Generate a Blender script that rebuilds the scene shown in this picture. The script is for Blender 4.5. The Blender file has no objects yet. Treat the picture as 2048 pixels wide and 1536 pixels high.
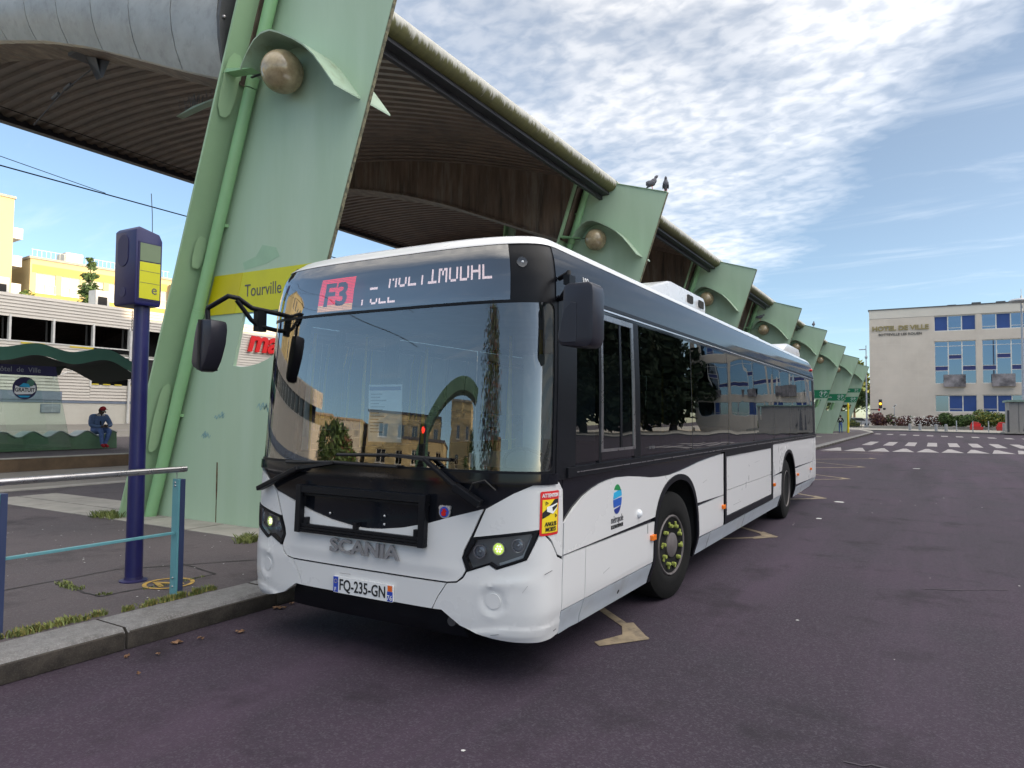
import bpy, bmesh, math, random
from mathutils import Vector, Matrix
from mathutils.geometry import tessellate_polygon
random.seed(7)
S = bpy.context.scene
COL = S.collection
R = math.radians
PI = math.pi

# ------------------------------------------------------------------ camera, sky, sun, exposure
cam_d = bpy.data.cameras.new("camera")
cam = bpy.data.objects.new("camera", cam_d)
COL.objects.link(cam)
cam_d.sensor_width = 36.0
cam_d.lens = 36.0 * 1414.0 / 2048.0
cam_d.clip_start = 0.05
cam_d.clip_end = 6000
def cam_matrix(yaw, pitch, roll, loc):
    m = Matrix.Rotation(yaw, 4, 'Z') @ Matrix.Rotation(pitch, 4, 'X') @ Matrix.Rotation(roll, 4, 'Y')
    base = Matrix.Rotation(R(90), 4, 'X')
    return Matrix.Translation(loc) @ m @ base
cam.matrix_world = cam_matrix(0.5318, 0.0424, -0.0091, (3.2548, -3.612, 1.663))
S.camera = cam

SUN_EL, SUN_AZ = R(9.5), R(3)        # azimuth measured from +X towards +Y
sun_dir = Vector((math.cos(SUN_EL) * math.cos(SUN_AZ), math.cos(SUN_EL) * math.sin(SUN_AZ), math.sin(SUN_EL)))
W = bpy.data.worlds.new("World")
S.world = W
W.use_nodes = True
nt = W.node_tree
for n in list(nt.nodes):
    nt.nodes.remove(n)
def wn(t, **k):
    n = nt.nodes.new(t)
    for a, b in k.items():
        setattr(n, a, b)
    return n
def wmath(op, a, b=None, c=None, clamp=False):
    n = wn('ShaderNodeMath', operation=op, use_clamp=clamp)
    for i, v in enumerate((a, b, c)):
        if v is None:
            continue
        if isinstance(v, (int, float)):
            n.inputs[i].default_value = v
        else:
            nt.links.new(v, n.inputs[i])
    return n.outputs[0]
sky = wn('ShaderNodeTexSky', sky_type='NISHITA')
sky.sun_disc = False
sky.sun_elevation = SUN_EL
sky.sun_rotation = R(90) - SUN_AZ
sky.altitude = 50
sky.air_density = 0.62
sky.dust_density = 0.5
sky.ozone_density = 2.2
tc = wn('ShaderNodeTexCoord')
sep = wn('ShaderNodeSeparateXYZ')
nt.links.new(tc.outputs['Generated'], sep.inputs[0])
zz = wmath('MAXIMUM', sep.outputs[2], 0.0)
den = wmath('ADD', zz, 0.10)
px = wmath('DIVIDE', sep.outputs[0], den)
py = wmath('DIVIDE', sep.outputs[1], den)
comb = wn('ShaderNodeCombineXYZ')
nt.links.new(px, comb.inputs[0]); nt.links.new(py, comb.inputs[1])
def wnoise(scale, detail, rough, dist=0.0, off=(0, 0, 0), sc=(1, 1, 1), rot=0.0):
    mp = wn('ShaderNodeMapping')
    mp.inputs['Location'].default_value = off
    mp.inputs['Scale'].default_value = sc
    mp.inputs['Rotation'].default_value = (0, 0, rot)
    nt.links.new(comb.outputs[0], mp.inputs[0])
    n = wn('ShaderNodeTexNoise')
    n.inputs['Scale'].default_value = scale
    n.inputs['Detail'].default_value = detail
    n.inputs['Roughness'].default_value = rough
    n.inputs['Distortion'].default_value = dist
    nt.links.new(mp.outputs[0], n.inputs['Vector'])
    return n.outputs[0]
def wramp(v, a, b, c=0.0, d=1.0):
    n = wn('ShaderNodeMapRange', interpolation_type='SMOOTHSTEP')
    for i, q in enumerate((a, b, c, d)):
        n.inputs[i + 1].default_value = q
    nt.links.new(v, n.inputs[0])
    return n.outputs[0]
# one broad bank of altocumulus, carried on overhead and sunward out of view to add light, small cells inside it, a thin veil of cirrus
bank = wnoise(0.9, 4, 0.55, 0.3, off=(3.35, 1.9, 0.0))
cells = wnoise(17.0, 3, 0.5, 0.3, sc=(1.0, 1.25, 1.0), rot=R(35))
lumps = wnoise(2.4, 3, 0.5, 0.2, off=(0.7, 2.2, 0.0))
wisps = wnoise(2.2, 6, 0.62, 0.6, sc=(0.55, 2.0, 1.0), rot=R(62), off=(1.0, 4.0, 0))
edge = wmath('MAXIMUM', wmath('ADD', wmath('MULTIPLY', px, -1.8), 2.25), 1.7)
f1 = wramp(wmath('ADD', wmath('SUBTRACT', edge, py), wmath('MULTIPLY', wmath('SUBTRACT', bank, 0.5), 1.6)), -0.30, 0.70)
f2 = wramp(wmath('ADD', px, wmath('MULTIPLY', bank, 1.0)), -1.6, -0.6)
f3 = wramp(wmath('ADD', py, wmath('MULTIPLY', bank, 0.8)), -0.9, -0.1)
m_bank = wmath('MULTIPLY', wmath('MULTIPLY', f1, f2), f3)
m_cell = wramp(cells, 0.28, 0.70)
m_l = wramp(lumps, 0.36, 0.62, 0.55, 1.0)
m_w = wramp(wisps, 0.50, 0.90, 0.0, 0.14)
high = wramp(sep.outputs[2], 0.48, 0.80, 0.0, 1.0)          # unseen overhead cloud thickened to raise the light on the scene
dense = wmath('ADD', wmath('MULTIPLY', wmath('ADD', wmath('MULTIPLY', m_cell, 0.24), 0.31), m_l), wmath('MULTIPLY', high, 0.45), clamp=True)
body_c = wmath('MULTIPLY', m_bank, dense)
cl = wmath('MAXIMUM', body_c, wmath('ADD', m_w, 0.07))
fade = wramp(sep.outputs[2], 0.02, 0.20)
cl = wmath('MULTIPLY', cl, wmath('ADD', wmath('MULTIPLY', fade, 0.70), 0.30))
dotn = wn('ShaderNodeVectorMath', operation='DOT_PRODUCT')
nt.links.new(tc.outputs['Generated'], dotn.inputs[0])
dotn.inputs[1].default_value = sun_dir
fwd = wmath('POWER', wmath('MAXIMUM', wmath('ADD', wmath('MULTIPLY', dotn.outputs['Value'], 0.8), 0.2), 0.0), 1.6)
lum = wmath('MULTIPLY', wmath('ADD', wmath('MULTIPLY', fwd, 3.2), 1.0), 2.9)   # cloud glow raised towards the unseen sun for more side light
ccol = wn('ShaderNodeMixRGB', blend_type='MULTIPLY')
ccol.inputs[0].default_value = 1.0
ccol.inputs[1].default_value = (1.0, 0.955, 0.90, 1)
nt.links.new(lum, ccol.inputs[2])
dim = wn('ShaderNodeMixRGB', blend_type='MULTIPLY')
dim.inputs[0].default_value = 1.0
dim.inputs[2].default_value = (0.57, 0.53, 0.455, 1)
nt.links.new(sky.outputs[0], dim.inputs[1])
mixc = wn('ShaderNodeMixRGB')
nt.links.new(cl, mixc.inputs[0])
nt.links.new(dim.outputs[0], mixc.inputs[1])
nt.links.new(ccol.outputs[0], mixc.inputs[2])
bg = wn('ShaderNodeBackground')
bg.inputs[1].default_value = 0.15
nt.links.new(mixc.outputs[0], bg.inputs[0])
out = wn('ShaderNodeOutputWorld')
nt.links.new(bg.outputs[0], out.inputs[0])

sun_d = bpy.data.lights.new("sun", 'SUN')
sun_d.energy = 2.0
sun_d.angle = R(0.53)
sun_d.color = (1.0, 0.78, 0.50)
sun_o = bpy.data.objects.new("sun", sun_d)
COL.objects.link(sun_o)
sun_o.rotation_euler = sun_dir.to_track_quat('Z', 'Y').to_euler()
sun_o.location = (40, 0, 60)

S.view_settings.view_transform = 'Standard'
S.view_settings.look = 'None'
S.view_settings.gamma = 1.0
S.view_settings.use_curve_mapping = False
S.view_settings.exposure = 1.98
S.render.engine = 'CYCLES'
S.cycles.max_bounces = 8
S.cycles.transparent_max_bounces = 16

# ------------------------------------------------------------------ materials
def pm(name, col, rough=0.55, metal=0.0, var=0.12, scale=3.0, bump=0.0, bscale=60.0, col2=None, streak=False,
       coat=0.0, dirt=None, dirt_amt=0.35, dirt_scale=1.2, spec=0.5, speck=None, speck_amt=0.5, speck_scale=90.0):
    m = bpy.data.materials.new(name)
    m.use_nodes = True
    t = m.node_tree
    b = t.nodes['Principled BSDF']
    b.inputs['Roughness'].default_value = rough
    b.inputs['Metallic'].default_value = metal
    b.inputs['Specular IOR Level'].default_value = spec
    if coat:
        b.inputs['Coat Weight'].default_value = coat
        b.inputs['Coat Roughness'].default_value = 0.04
    c = t.nodes.new('ShaderNodeTexCoord')
    src = c.outputs['Object']
    mp = t.nodes.new('ShaderNodeMapping')
    if streak:
        mp.inputs['Scale'].default_value = (1.0, 1.0, 0.12)
    t.links.new(src, mp.inputs[0])
    n = t.nodes.new('ShaderNodeTexNoise')
    n.inputs['Scale'].default_value = scale
    n.inputs['Detail'].default_value = 7
    n.inputs['Roughness'].default_value = 0.62
    t.links.new(mp.outputs[0], n.inputs['Vector'])
    rm = t.nodes.new('ShaderNodeMapRange')
    rm.inputs[1].default_value = 0.32; rm.inputs[2].default_value = 0.68
    t.links.new(n.outputs[0], rm.inputs[0])
    mx = t.nodes.new('ShaderNodeMixRGB')
    t.links.new(rm.outputs[0], mx.inputs[0])
    lo = tuple(v * (1 - var) for v in col)
    hi = tuple(min(1, v * (1 + var)) for v in (col2 or col))
    mx.inputs[1].default_value = (*lo, 1)
    mx.inputs[2].default_value = (*hi, 1)
    res = mx.outputs[0]
    if dirt:
        n2 = t.nodes.new('ShaderNodeTexNoise')
        n2.inputs['Scale'].default_value = dirt_scale
        n2.inputs['Detail'].default_value = 8
        n2.inputs['Roughness'].default_value = 0.7
        t.links.new(mp.outputs[0], n2.inputs['Vector'])
        r2 = t.nodes.new('ShaderNodeMapRange')
        r2.inputs[1].default_value = 0.5; r2.inputs[2].default_value = 0.75
        r2.inputs[4].default_value = dirt_amt
        t.links.new(n2.outputs[0], r2.inputs[0])
        mx2 = t.nodes.new('ShaderNodeMixRGB')
        t.links.new(r2.outputs[0], mx2.inputs[0])
        t.links.new(res, mx2.inputs[1])
        mx2.inputs[2].default_value = (*dirt, 1)
        res = mx2.outputs[0]
    if speck:
        v = t.nodes.new('ShaderNodeTexVoronoi')
        v.inputs['Scale'].default_value = speck_scale
        t.links.new(src, v.inputs['Vector'])
        wv = t.nodes.new('ShaderNodeSeparateColor')
        t.links.new(v.outputs['Color'], wv.inputs[0])
        r3 = t.nodes.new('ShaderNodeMapRange')
        r3.inputs[1].default_value = 0.62; r3.inputs[2].default_value = 1.0
        r3.inputs[4].default_value = speck_amt
        t.links.new(wv.outputs[0], r3.inputs[0])
        mx3 = t.nodes.new('ShaderNodeMixRGB')
        t.links.new(r3.outputs[0], mx3.inputs[0])
        t.links.new(res, mx3.inputs[1])
        mx3.inputs[2].default_value = (*speck, 1)
        res = mx3.outputs[0]
    t.links.new(res, b.inputs['Base Color'])
    # gloss varies a little with wear
    rr = t.nodes.new('ShaderNodeMapRange')
    rr.inputs[3].default_value = max(0.02, rough * 0.85); rr.inputs[4].default_value = min(1, rough * 1.15)
    t.links.new(n.outputs[0], rr.inputs[0])
    t.links.new(rr.outputs[0], b.inputs['Roughness'])
    if bump:
        n3 = t.nodes.new('ShaderNodeTexNoise')
        n3.inputs['Scale'].default_value = bscale
        n3.inputs['Detail'].default_value = 4
        t.links.new(src, n3.inputs['Vector'])
        bp = t.nodes.new('ShaderNodeBump')
        bp.inputs['Strength'].default_value = bump
        bp.inputs['Distance'].default_value = 0.01
        t.links.new(n3.outputs[0], bp.inputs['Height'])
        t.links.new(bp.outputs[0], b.inputs['Normal'])
    return m
def glass(name, tint, base, gloss_col=(1, 1, 1), rough=0.0, wob=0.0, wscale=1.5):
    m = bpy.data.materials.new(name)
    m.use_nodes = True
    t = m.node_tree
    t.nodes.remove(t.nodes['Principled BSDF'])
    o = t.nodes['Material Output']
    tr = t.nodes.new('ShaderNodeBsdfTransparent')
    tr.inputs[0].default_value = (*tint, 1)
    gl = t.nodes.new('ShaderNodeBsdfGlossy')
    gl.inputs[0].default_value = (*gloss_col, 1)
    gl.inputs['Roughness'].default_value = rough
    fr = t.nodes.new('ShaderNodeFresnel')
    fr.inputs[0].default_value = 1.5
    ad = t.nodes.new('ShaderNodeMath')
    ad.operation = 'ADD'; ad.use_clamp = True
    ad.inputs[1].default_value = base
    t.links.new(fr.outputs[0], ad.inputs[0])
    mx = t.nodes.new('ShaderNodeMixShader')
    t.links.new(ad.outputs[0], mx.inputs[0])
    t.links.new(tr.outputs[0], mx.inputs[1])
    t.links.new(gl.outputs[0], mx.inputs[2])
    t.links.new(mx.outputs[0], o.inputs[0])
    if wob:
        c = t.nodes.new('ShaderNodeTexCoord')
        n3 = t.nodes.new('ShaderNodeTexNoise')
        n3.inputs['Scale'].default_value = wscale
        n3.inputs['Detail'].default_value = 1
        t.links.new(c.outputs['Object'], n3.inputs['Vector'])
        bp = t.nodes.new('ShaderNodeBump')
        bp.inputs['Strength'].default_value = wob
        bp.inputs['Distance'].default_value = 0.1
        t.links.new(n3.outputs[0], bp.inputs['Height'])
        t.links.new(bp.outputs[0], gl.inputs['Normal'])
    return m
def emit(name, col, strength):
    m = bpy.data.materials.new(name)
    m.use_nodes = True
    b = m.node_tree.nodes['Principled BSDF']
    b.inputs['Base Color'].default_value = (*[c * 0.5 for c in col], 1)
    b.inputs['Emission Color'].default_value = (*col, 1)
    b.inputs['Emission Strength'].default_value = strength
    return m

M = {}
M['bus_white'] = pm('bus white paint', (0.67, 0.67, 0.675), 0.28, var=0.006, scale=0.8, coat=0.4)
M['bus_silver'] = pm('silver skirt paint', (0.44, 0.48, 0.53), 0.35, var=0.05, coat=0.2, dirt=(0.26, 0.245, 0.23), dirt_amt=0.55, dirt_scale=2.5)
M['bus_black'] = pm('gloss black paint', (0.008, 0.009, 0.013), 0.08, var=0.1, spec=0.3)
M['bus_plastic'] = pm('black plastic', (0.007, 0.0075, 0.010), 0.40, var=0.2, spec=0.2, bump=0.05, bscale=300)
M['mirror_shell'] = pm('dark grey mirror plastic', (0.020, 0.020, 0.030), 0.36, var=0.15)
M['rubber'] = pm('tyre rubber', (0.009, 0.009, 0.009), 0.85, var=0.25, bump=0.2, bscale=80, dirt=(0.028, 0.024, 0.022), dirt_amt=0.4, spec=0.2)
M['underbody'] = pm('underbody black', (0.01, 0.01, 0.01), 0.9)
M['rim'] = pm('dirty steel rim', (0.14, 0.125, 0.125), 0.6, metal=0.3, var=0.2, dirt=(0.1, 0.07, 0.06), dirt_amt=0.5, scale=12)
M['nut_yellow'] = pm('yellow green nut indicators', (0.29, 0.33, 0.075), 0.5, var=0.15, scale=30)
M['chrome'] = pm('chrome', (0.62, 0.62, 0.64), 0.14, metal=0.6, var=0.05)
M['letters_chrome'] = pm('brushed letters', (0.22, 0.22, 0.235), 0.35, metal=0.25, var=0.1)
M['ws_glass'] = glass('windscreen glass', (0.76, 0.86, 0.87), 0.14)
M['side_glass'] = glass('dark side glass', (0.13, 0.15, 0.165), 0.055, wob=0.05, wscale=1.1)
M['door_glass'] = glass('kerb side glass', (0.72, 0.78, 0.78), 0.04)
M['display_glass'] = glass('display glass', (0.50, 0.53, 0.57), 0.22)
M['lamp_glass'] = glass('lamp cover glass', (0.9, 0.9, 0.9), 0.03)
M['interior_grey'] = pm('interior grey panel', (0.36, 0.365, 0.37), 0.6)
M['interior_light'] = pm('interior pale lining', (0.62, 0.63, 0.63), 0.6)
M['interior_dark'] = pm('interior dark trim', (0.03, 0.03, 0.034), 0.6)
M['seat_blue'] = pm('seat fabric', (0.05, 0.08, 0.22), 0.9, var=0.3, scale=30)
M['rail_yellow'] = pm('yellow handrail', (0.6, 0.42, 0.03), 0.4)
M['plate_white'] = pm('plate white', (0.78, 0.78, 0.78), 0.4, var=0.02)
M['plate_blue'] = pm('plate blue', (0.02, 0.06, 0.42), 0.4, var=0.02)
M['plate_orange'] = pm('plate orange', (0.75, 0.14, 0.02), 0.4, var=0.02)
M['ink'] = pm('black ink', (0.012, 0.012, 0.013), 0.6, var=0.05)
M['ink_grey'] = pm('grey ink', (0.10, 0.10, 0.11), 0.6, var=0.05)
M['sticker_red'] = pm('sticker red', (0.62, 0.018, 0.02), 0.45, var=0.04)
M['sticker_yellow'] = pm('sticker yellow', (0.82, 0.62, 0.02), 0.45, var=0.04)
M['print_white'] = pm('print white', (0.8, 0.8, 0.8), 0.5, var=0.02)
M['logo_green'] = pm('logo green', (0.01, 0.22, 0.06), 0.5, var=0.03)
M['logo_cyan'] = pm('logo cyan', (0.02, 0.36, 0.62), 0.5, var=0.03)
M['logo_blue'] = pm('logo blue', (0.015, 0.09, 0.42), 0.5, var=0.03)
M['logo_navy'] = pm('logo navy', (0.012, 0.03, 0.22), 0.5, var=0.03)
M['amber'] = pm('amber lens', (0.8, 0.18, 0.01), 0.2, var=0.08)
M['red_lens'] = pm('red lens', (0.55, 0.01, 0.01), 0.2, var=0.08)
M['lamp_on'] = emit('low beam lit', (0.62, 0.85, 0.16), 0.22)
M['lamp_dots'] = emit('low beam core', (1.0, 1.0, 0.75), 0.5)
M['lamp_in'] = pm('lamp reflector', (0.50, 0.51, 0.55), 0.12, metal=0.35, var=0.1)
M['lamp_housing'] = pm('lamp housing', (0.26, 0.26, 0.27), 0.35, metal=0.3, var=0.2)
M['drl'] = pm('light guide', (0.8, 0.82, 0.85), 0.2, var=0.02)
M['led_white'] = emit('led white', (1.0, 0.74, 0.70), 0.6)
M['led_red'] = emit('led red', (1.0, 0.015, 0.035), 0.6)
M['led_amber'] = emit('led amber', (1.0, 0.5, 0.22), 0.5)
M['led_panel'] = pm('led panel face', (0.022, 0.028, 0.042), 0.4, var=0.1)
M['green'] = pm('green pylon paint', (0.385, 0.525, 0.365), 0.42, var=0.03, scale=0.9, streak=True, col2=(0.43, 0.56, 0.43), dirt=(0.29, 0.43, 0.27), dirt_amt=0.45, dirt_scale=0.7, bump=0.03, bscale=5)
M['green_flange'] = pm('green flange paint', (0.34, 0.50, 0.31), 0.45, var=0.08, scale=1.0, col2=(0.33, 0.48, 0.30), dirt=(0.40, 0.58, 0.33), dirt_amt=0.6, dirt_scale=0.7)
M['green_pipe'] = pm('light green pipe', (0.275, 0.50, 0.255), 0.42, var=0.05, scale=2.0, dirt=(0.33, 0.52, 0.26), dirt_amt=0.4)
M['green_edge'] = pm('flaking edge', (0.07, 0.08, 0.06), 0.8, var=0.5, scale=18, col2=(0.20, 0.18, 0.11))
M['visor'] = pm('visor paint', (0.34, 0.45, 0.34), 0.55, var=0.1, dirt=(0.16, 0.16, 0.04), dirt_amt=0.7, dirt_scale=4.0)
M['globe'] = pm('stained globe lamp', (0.30, 0.22, 0.115), 0.16, var=0.3, scale=4.0, col2=(0.42, 0.34, 0.21), spec=0.8, dirt=(0.14, 0.09, 0.05), dirt_amt=0.6, dirt_scale=2.6)
M['soffit'] = pm('brown corrugated soffit', (0.115, 0.078, 0.058), 0.5, var=0.35, scale=1.5, dirt=(0.05, 0.04, 0.034), dirt_amt=0.6)
M['beam'] = pm('rusty brown beam', (0.115, 0.078, 0.058), 0.75, var=0.6, scale=5.0, streak=True, dirt=(0.26, 0.23, 0.20), dirt_amt=0.75, dirt_scale=4.0, bump=0.2, bscale=25)
M['zinc'] = pm('weathered zinc', (0.34, 0.355, 0.35), 0.5, metal=0.2, var=0.16, scale=2.0, dirt=(0.15, 0.15, 0.14), dirt_amt=0.5, dirt_scale=5, bump=0.06, bscale=40)
M['zinc_seam'] = pm('dark seam', (0.08, 0.08, 0.085), 0.6)
M['gutter'] = pm('pale gutter with algae', (0.50, 0.49, 0.44), 0.6, var=0.12, scale=1.5, dirt=(0.08, 0.08, 0.03), dirt_amt=0.35, dirt_scale=5)
M['moss'] = pm('moss', (0.10, 0.115, 0.035), 0.95, var=0.5, scale=20, col2=(0.22, 0.22, 0.10), bump=0.6, bscale=60)
M['dark_steel'] = pm('dark steel', (0.03, 0.03, 0.034), 0.5, var=0.3)
M['roof_sheet'] = pm('roof sheet', (0.30, 0.31, 0.31), 0.6, var=0.15)
M['sign_yellow'] = pm('sign yellow', (0.60, 0.585, 0.012), 0.4, var=0.04, dirt=(0.42, 0.40, 0.03), dirt_amt=0.25)
M['sign_yellow2'] = pm('sign yellow end', (0.58, 0.50, 0.006), 0.4, var=0.04)
M['sign_green'] = pm('sign green', (0.01, 0.20, 0.09), 0.4, var=0.06)
M['navy'] = pm('navy paint', (0.012, 0.0125, 0.085), 0.35, var=0.12, scale=4, dirt=(0.03, 0.034, 0.11), dirt_amt=0.3, dirt_scale=5)
M['navy_dark'] = pm('navy plastic', (0.016, 0.013, 0.07), 0.5, var=0.15)
M['screen_grey'] = pm('grey lcd', (0.17, 0.22, 0.13), 0.2, var=0.05)
M['steel'] = pm('brushed steel', (0.42, 0.41, 0.42), 0.28, metal=0.9, var=0.15, scale=10)
M['teal'] = pm('teal paint', (0.11, 0.30, 0.34), 0.45, var=0.08, dirt=(0.2, 0.35, 0.36), dirt_amt=0.4, dirt_scale=8)
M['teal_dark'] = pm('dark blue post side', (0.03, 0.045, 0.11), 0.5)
M['asphalt'] = None
M['stone'] = pm('kerb granite', (0.155, 0.15, 0.15), 0.8, var=0.25, scale=14, speck=(0.28, 0.28, 0.285), speck_amt=0.5, speck_scale=140, dirt=(0.075, 0.065, 0.055), dirt_amt=0.7, dirt_scale=2.5, bump=0.4, bscale=90)
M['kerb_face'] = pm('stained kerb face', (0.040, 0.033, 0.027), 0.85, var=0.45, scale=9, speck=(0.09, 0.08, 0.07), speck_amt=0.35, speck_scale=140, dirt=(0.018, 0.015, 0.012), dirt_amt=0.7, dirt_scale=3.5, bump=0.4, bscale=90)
M['concrete'] = pm('pale concrete', (0.30, 0.285, 0.255), 0.85, var=0.16, scale=3, dirt=(0.17, 0.16, 0.14), dirt_amt=0.5, bump=0.2, bscale=50)
M['road_paint'] = pm('white road paint', (0.29, 0.27, 0.275), 0.8, var=0.15, scale=2, dirt=(0.06, 0.05, 0.055), dirt_amt=0.95, dirt_scale=3.5)
M['road_yellow'] = pm('worn yellow road paint', (0.24, 0.19, 0.125), 0.8, var=0.25, scale=9, dirt=(0.045, 0.036, 0.043), dirt_amt=1.0, dirt_scale=7)
M['stencil'] = pm('yellow stencil', (0.42, 0.27, 0.06), 0.8, var=0.2, scale=10, dirt=(0.07, 0.06, 0.06), dirt_amt=1.0, dirt_scale=11)
M['weed'] = pm('weed leaf', (0.075, 0.13, 0.03), 0.7, var=0.35, scale=3, col2=(0.16, 0.18, 0.05))
M['weed_dry'] = pm('dry grass', (0.23, 0.20, 0.06), 0.8, var=0.3, scale=3)
M['leaf_brown'] = pm('fallen leaf', (0.20, 0.11, 0.06), 0.8, var=0.3)
M['litter'] = pm('litter white', (0.55, 0.55, 0.54), 0.7)
M['siding'] = pm('cream metal siding', (0.55, 0.50, 0.44), 0.55, var=0.06, scale=0.6, dirt=(0.42, 0.38, 0.34), dirt_amt=0.3)
M['wall_cream'] = pm('cream rendered wall', (0.52, 0.49, 0.43), 0.8, var=0.06, scale=0.5, dirt=(0.4, 0.36, 0.3), dirt_amt=0.35)
M['post_white'] = pm('white post', (0.6, 0.58, 0.55), 0.6)
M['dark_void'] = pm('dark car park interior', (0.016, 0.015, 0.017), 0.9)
M['tint_panel'] = glass('smoked panel', (0.06, 0.055, 0.06), 0.05)
M['stripe_yellow'] = pm('yellow warning stripe', (0.62, 0.48, 0.03), 0.6)
M['stripe_blue'] = pm('blue grey band', (0.16, 0.19, 0.25), 0.6)
M['red_letter'] = pm('red letters', (0.62, 0.008, 0.008), 0.35, var=0.05)
M['shelter_green'] = pm('shelter green', (0.075, 0.20, 0.145), 0.45, var=0.1, scale=1.2)
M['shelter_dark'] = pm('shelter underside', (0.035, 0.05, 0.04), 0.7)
M['bench_green'] = pm('bench green', (0.15, 0.27, 0.16), 0.6, var=0.15, dirt=(0.09, 0.10, 0.06), dirt_amt=0.5)
M['bench_top'] = pm('bench seat metal', (0.34, 0.40, 0.37), 0.35, metal=0.3, var=0.1)
M['shelter_glass'] = glass('shelter glass', (0.86, 0.93, 0.90), 0.03)
M['yellow_wall'] = pm('yellow apartment render', (0.43, 0.355, 0.20), 0.8, var=0.05, scale=0.3)
M['yellow_deep'] = pm('deep yellow band', (0.42, 0.31, 0.09), 0.8, var=0.06)
M['cream_wall'] = pm('cream apartment render', (0.42, 0.345, 0.20), 0.8, var=0.05, scale=0.3)
M['frame_white'] = pm('white frame', (0.68, 0.66, 0.62), 0.5)
M['win_pale'] = pm('drawn pale shutters', (0.50, 0.47, 0.40), 0.6, var=0.05)
M['win_dark'] = glass('window glass', (0.10, 0.12, 0.14), 0.12)
M['th_stone'] = pm('town hall stone', (0.63, 0.555, 0.48), 0.85, var=0.06, scale=0.35, dirt=(0.50, 0.43, 0.365), dirt_amt=0.6, dirt_scale=0.3)
M['th_fascia'] = pm('town hall fascia', (0.66, 0.61, 0.54), 0.8, var=0.05, scale=0.3)
M['th_blue'] = pm('blue blind', (0.028, 0.072, 0.255), 0.45, var=0.12, scale=0.8)
M['th_glass'] = glass('town hall glass', (0.06, 0.08, 0.11), 0.30, gloss_col=(0.55, 0.72, 0.98))
M['th_grey'] = pm('grey marble panel', (0.10, 0.088, 0.095), 0.5, var=0.6, scale=0.8, col2=(0.22, 0.20, 0.21), dirt=(0.05, 0.04, 0.05), dirt_amt=0.6, dirt_scale=0.9)
M['th_navy'] = pm('navy spandrel', (0.03, 0.04, 0.16), 0.4, var=0.1)
M['gold'] = pm('tarnished gilt letters', (0.34, 0.27, 0.12), 0.45, metal=0.3, var=0.15)
M['grey_letter'] = pm('grey letters', (0.16, 0.145, 0.13), 0.6)
M['bollard'] = pm('grey bollard', (0.27, 0.28, 0.30), 0.6)
M['red_tub'] = pm('red tub', (0.42, 0.035, 0.03), 0.5)
M['kiosk'] = pm('kiosk cladding', (0.30, 0.28, 0.26), 0.6, var=0.1, scale=1)
M['kiosk_roof'] = pm('kiosk green roof edge', (0.22, 0.31, 0.26), 0.6)
M['lamp_grey'] = pm('lamp post grey', (0.34, 0.36, 0.40), 0.5)
M['bright_yellow'] = pm('bright yellow post', (0.72, 0.56, 0.01), 0.5, var=0.08)
M['leaf_dark'] = pm('dark leaf', (0.045, 0.085, 0.025), 0.7, var=0.4, scale=2)
M['leaf_deep'] = pm('darkened leaf', (0.022, 0.038, 0.014), 0.8, var=0.3, scale=2)  # leaf tone darkened to dim the trees mirrored in the side windows
M['leaf_mid'] = pm('mid leaf', (0.075, 0.125, 0.03), 0.7, var=0.4, scale=2)
M['leaf_yellow'] = pm('yellowing leaf', (0.19, 0.19, 0.03), 0.7, var=0.35, scale=2)
M['leaf_purple'] = pm('purple leaf', (0.085, 0.03, 0.045), 0.7, var=0.4, scale=2)
M['leaf_rust'] = pm('rusty leaf', (0.13, 0.06, 0.035), 0.7, var=0.4, scale=2)
M['flower'] = pm('white flower', (0.7, 0.68, 0.66), 0.7)
M['bark'] = pm('bark', (0.10, 0.075, 0.055), 0.9, var=0.4, scale=12, bump=0.5, bscale=30)
M['denim'] = pm('blue denim', (0.10, 0.16, 0.30), 0.85, var=0.2, scale=20)
M['denim_dark'] = pm('jeans', (0.09, 0.15, 0.34), 0.85, var=0.25, scale=14)
M['skin_dark'] = pm('dark skin', (0.05, 0.028, 0.018), 0.5, var=0.1)
M['skin'] = pm('skin', (0.36, 0.21, 0.15), 0.5, var=0.08)
M['black_cloth'] = pm('black cloth', (0.014, 0.014, 0.017), 0.9)
M['white_cloth'] = pm('white cloth', (0.55, 0.54, 0.52), 0.9)
M['red_cloth'] = pm('red cap', (0.34, 0.012, 0.02), 0.8)
M['hair'] = pm('black hair', (0.012, 0.010, 0.010), 0.8)
M['pigeon'] = pm('pigeon grey', (0.11, 0.11, 0.13), 0.7, var=0.4, scale=12)
M['signal_black'] = pm('signal black', (0.02, 0.02, 0.02), 0.5)
M['signal_amber'] = emit('amber signal lit', (1.0, 0.42, 0.03), 1.0)
M['signal_red'] = emit('red signal lit', (1.0, 0.03, 0.02), 2.0)
M['car_white'] = pm('car paint', (0.6, 0.6, 0.62), 0.25, coat=0.5)
M['car_glass'] = pm('car glass', (0.02, 0.025, 0.03), 0.08)
M['brick_far'] = pm('pale brick', (0.40, 0.31, 0.22), 0.85, var=0.1)
M['wire'] = pm('wire', (0.012, 0.012, 0.013), 0.6)
M['road_scuff'] = pm('pale road scuff', (0.055, 0.046, 0.058), 0.85, var=0.3, scale=12, dirt=(0.03, 0.024, 0.033), dirt_amt=1.0, dirt_scale=9)
M['rust'] = pm('rust stain', (0.10, 0.055, 0.025), 0.9, var=0.5, scale=20, dirt=(0.2, 0.3, 0.18), dirt_amt=0.7, dirt_scale=12)
M['blue_scrawl'] = pm('faded blue scrawl', (0.20, 0.38, 0.42), 0.6, var=0.2, scale=20, dirt=(0.36, 0.5, 0.36), dirt_amt=1.0, dirt_scale=16)
M['plate_dark'] = pm('dark closing plate', (0.065, 0.066, 0.07), 0.5, var=0.3)
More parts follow.
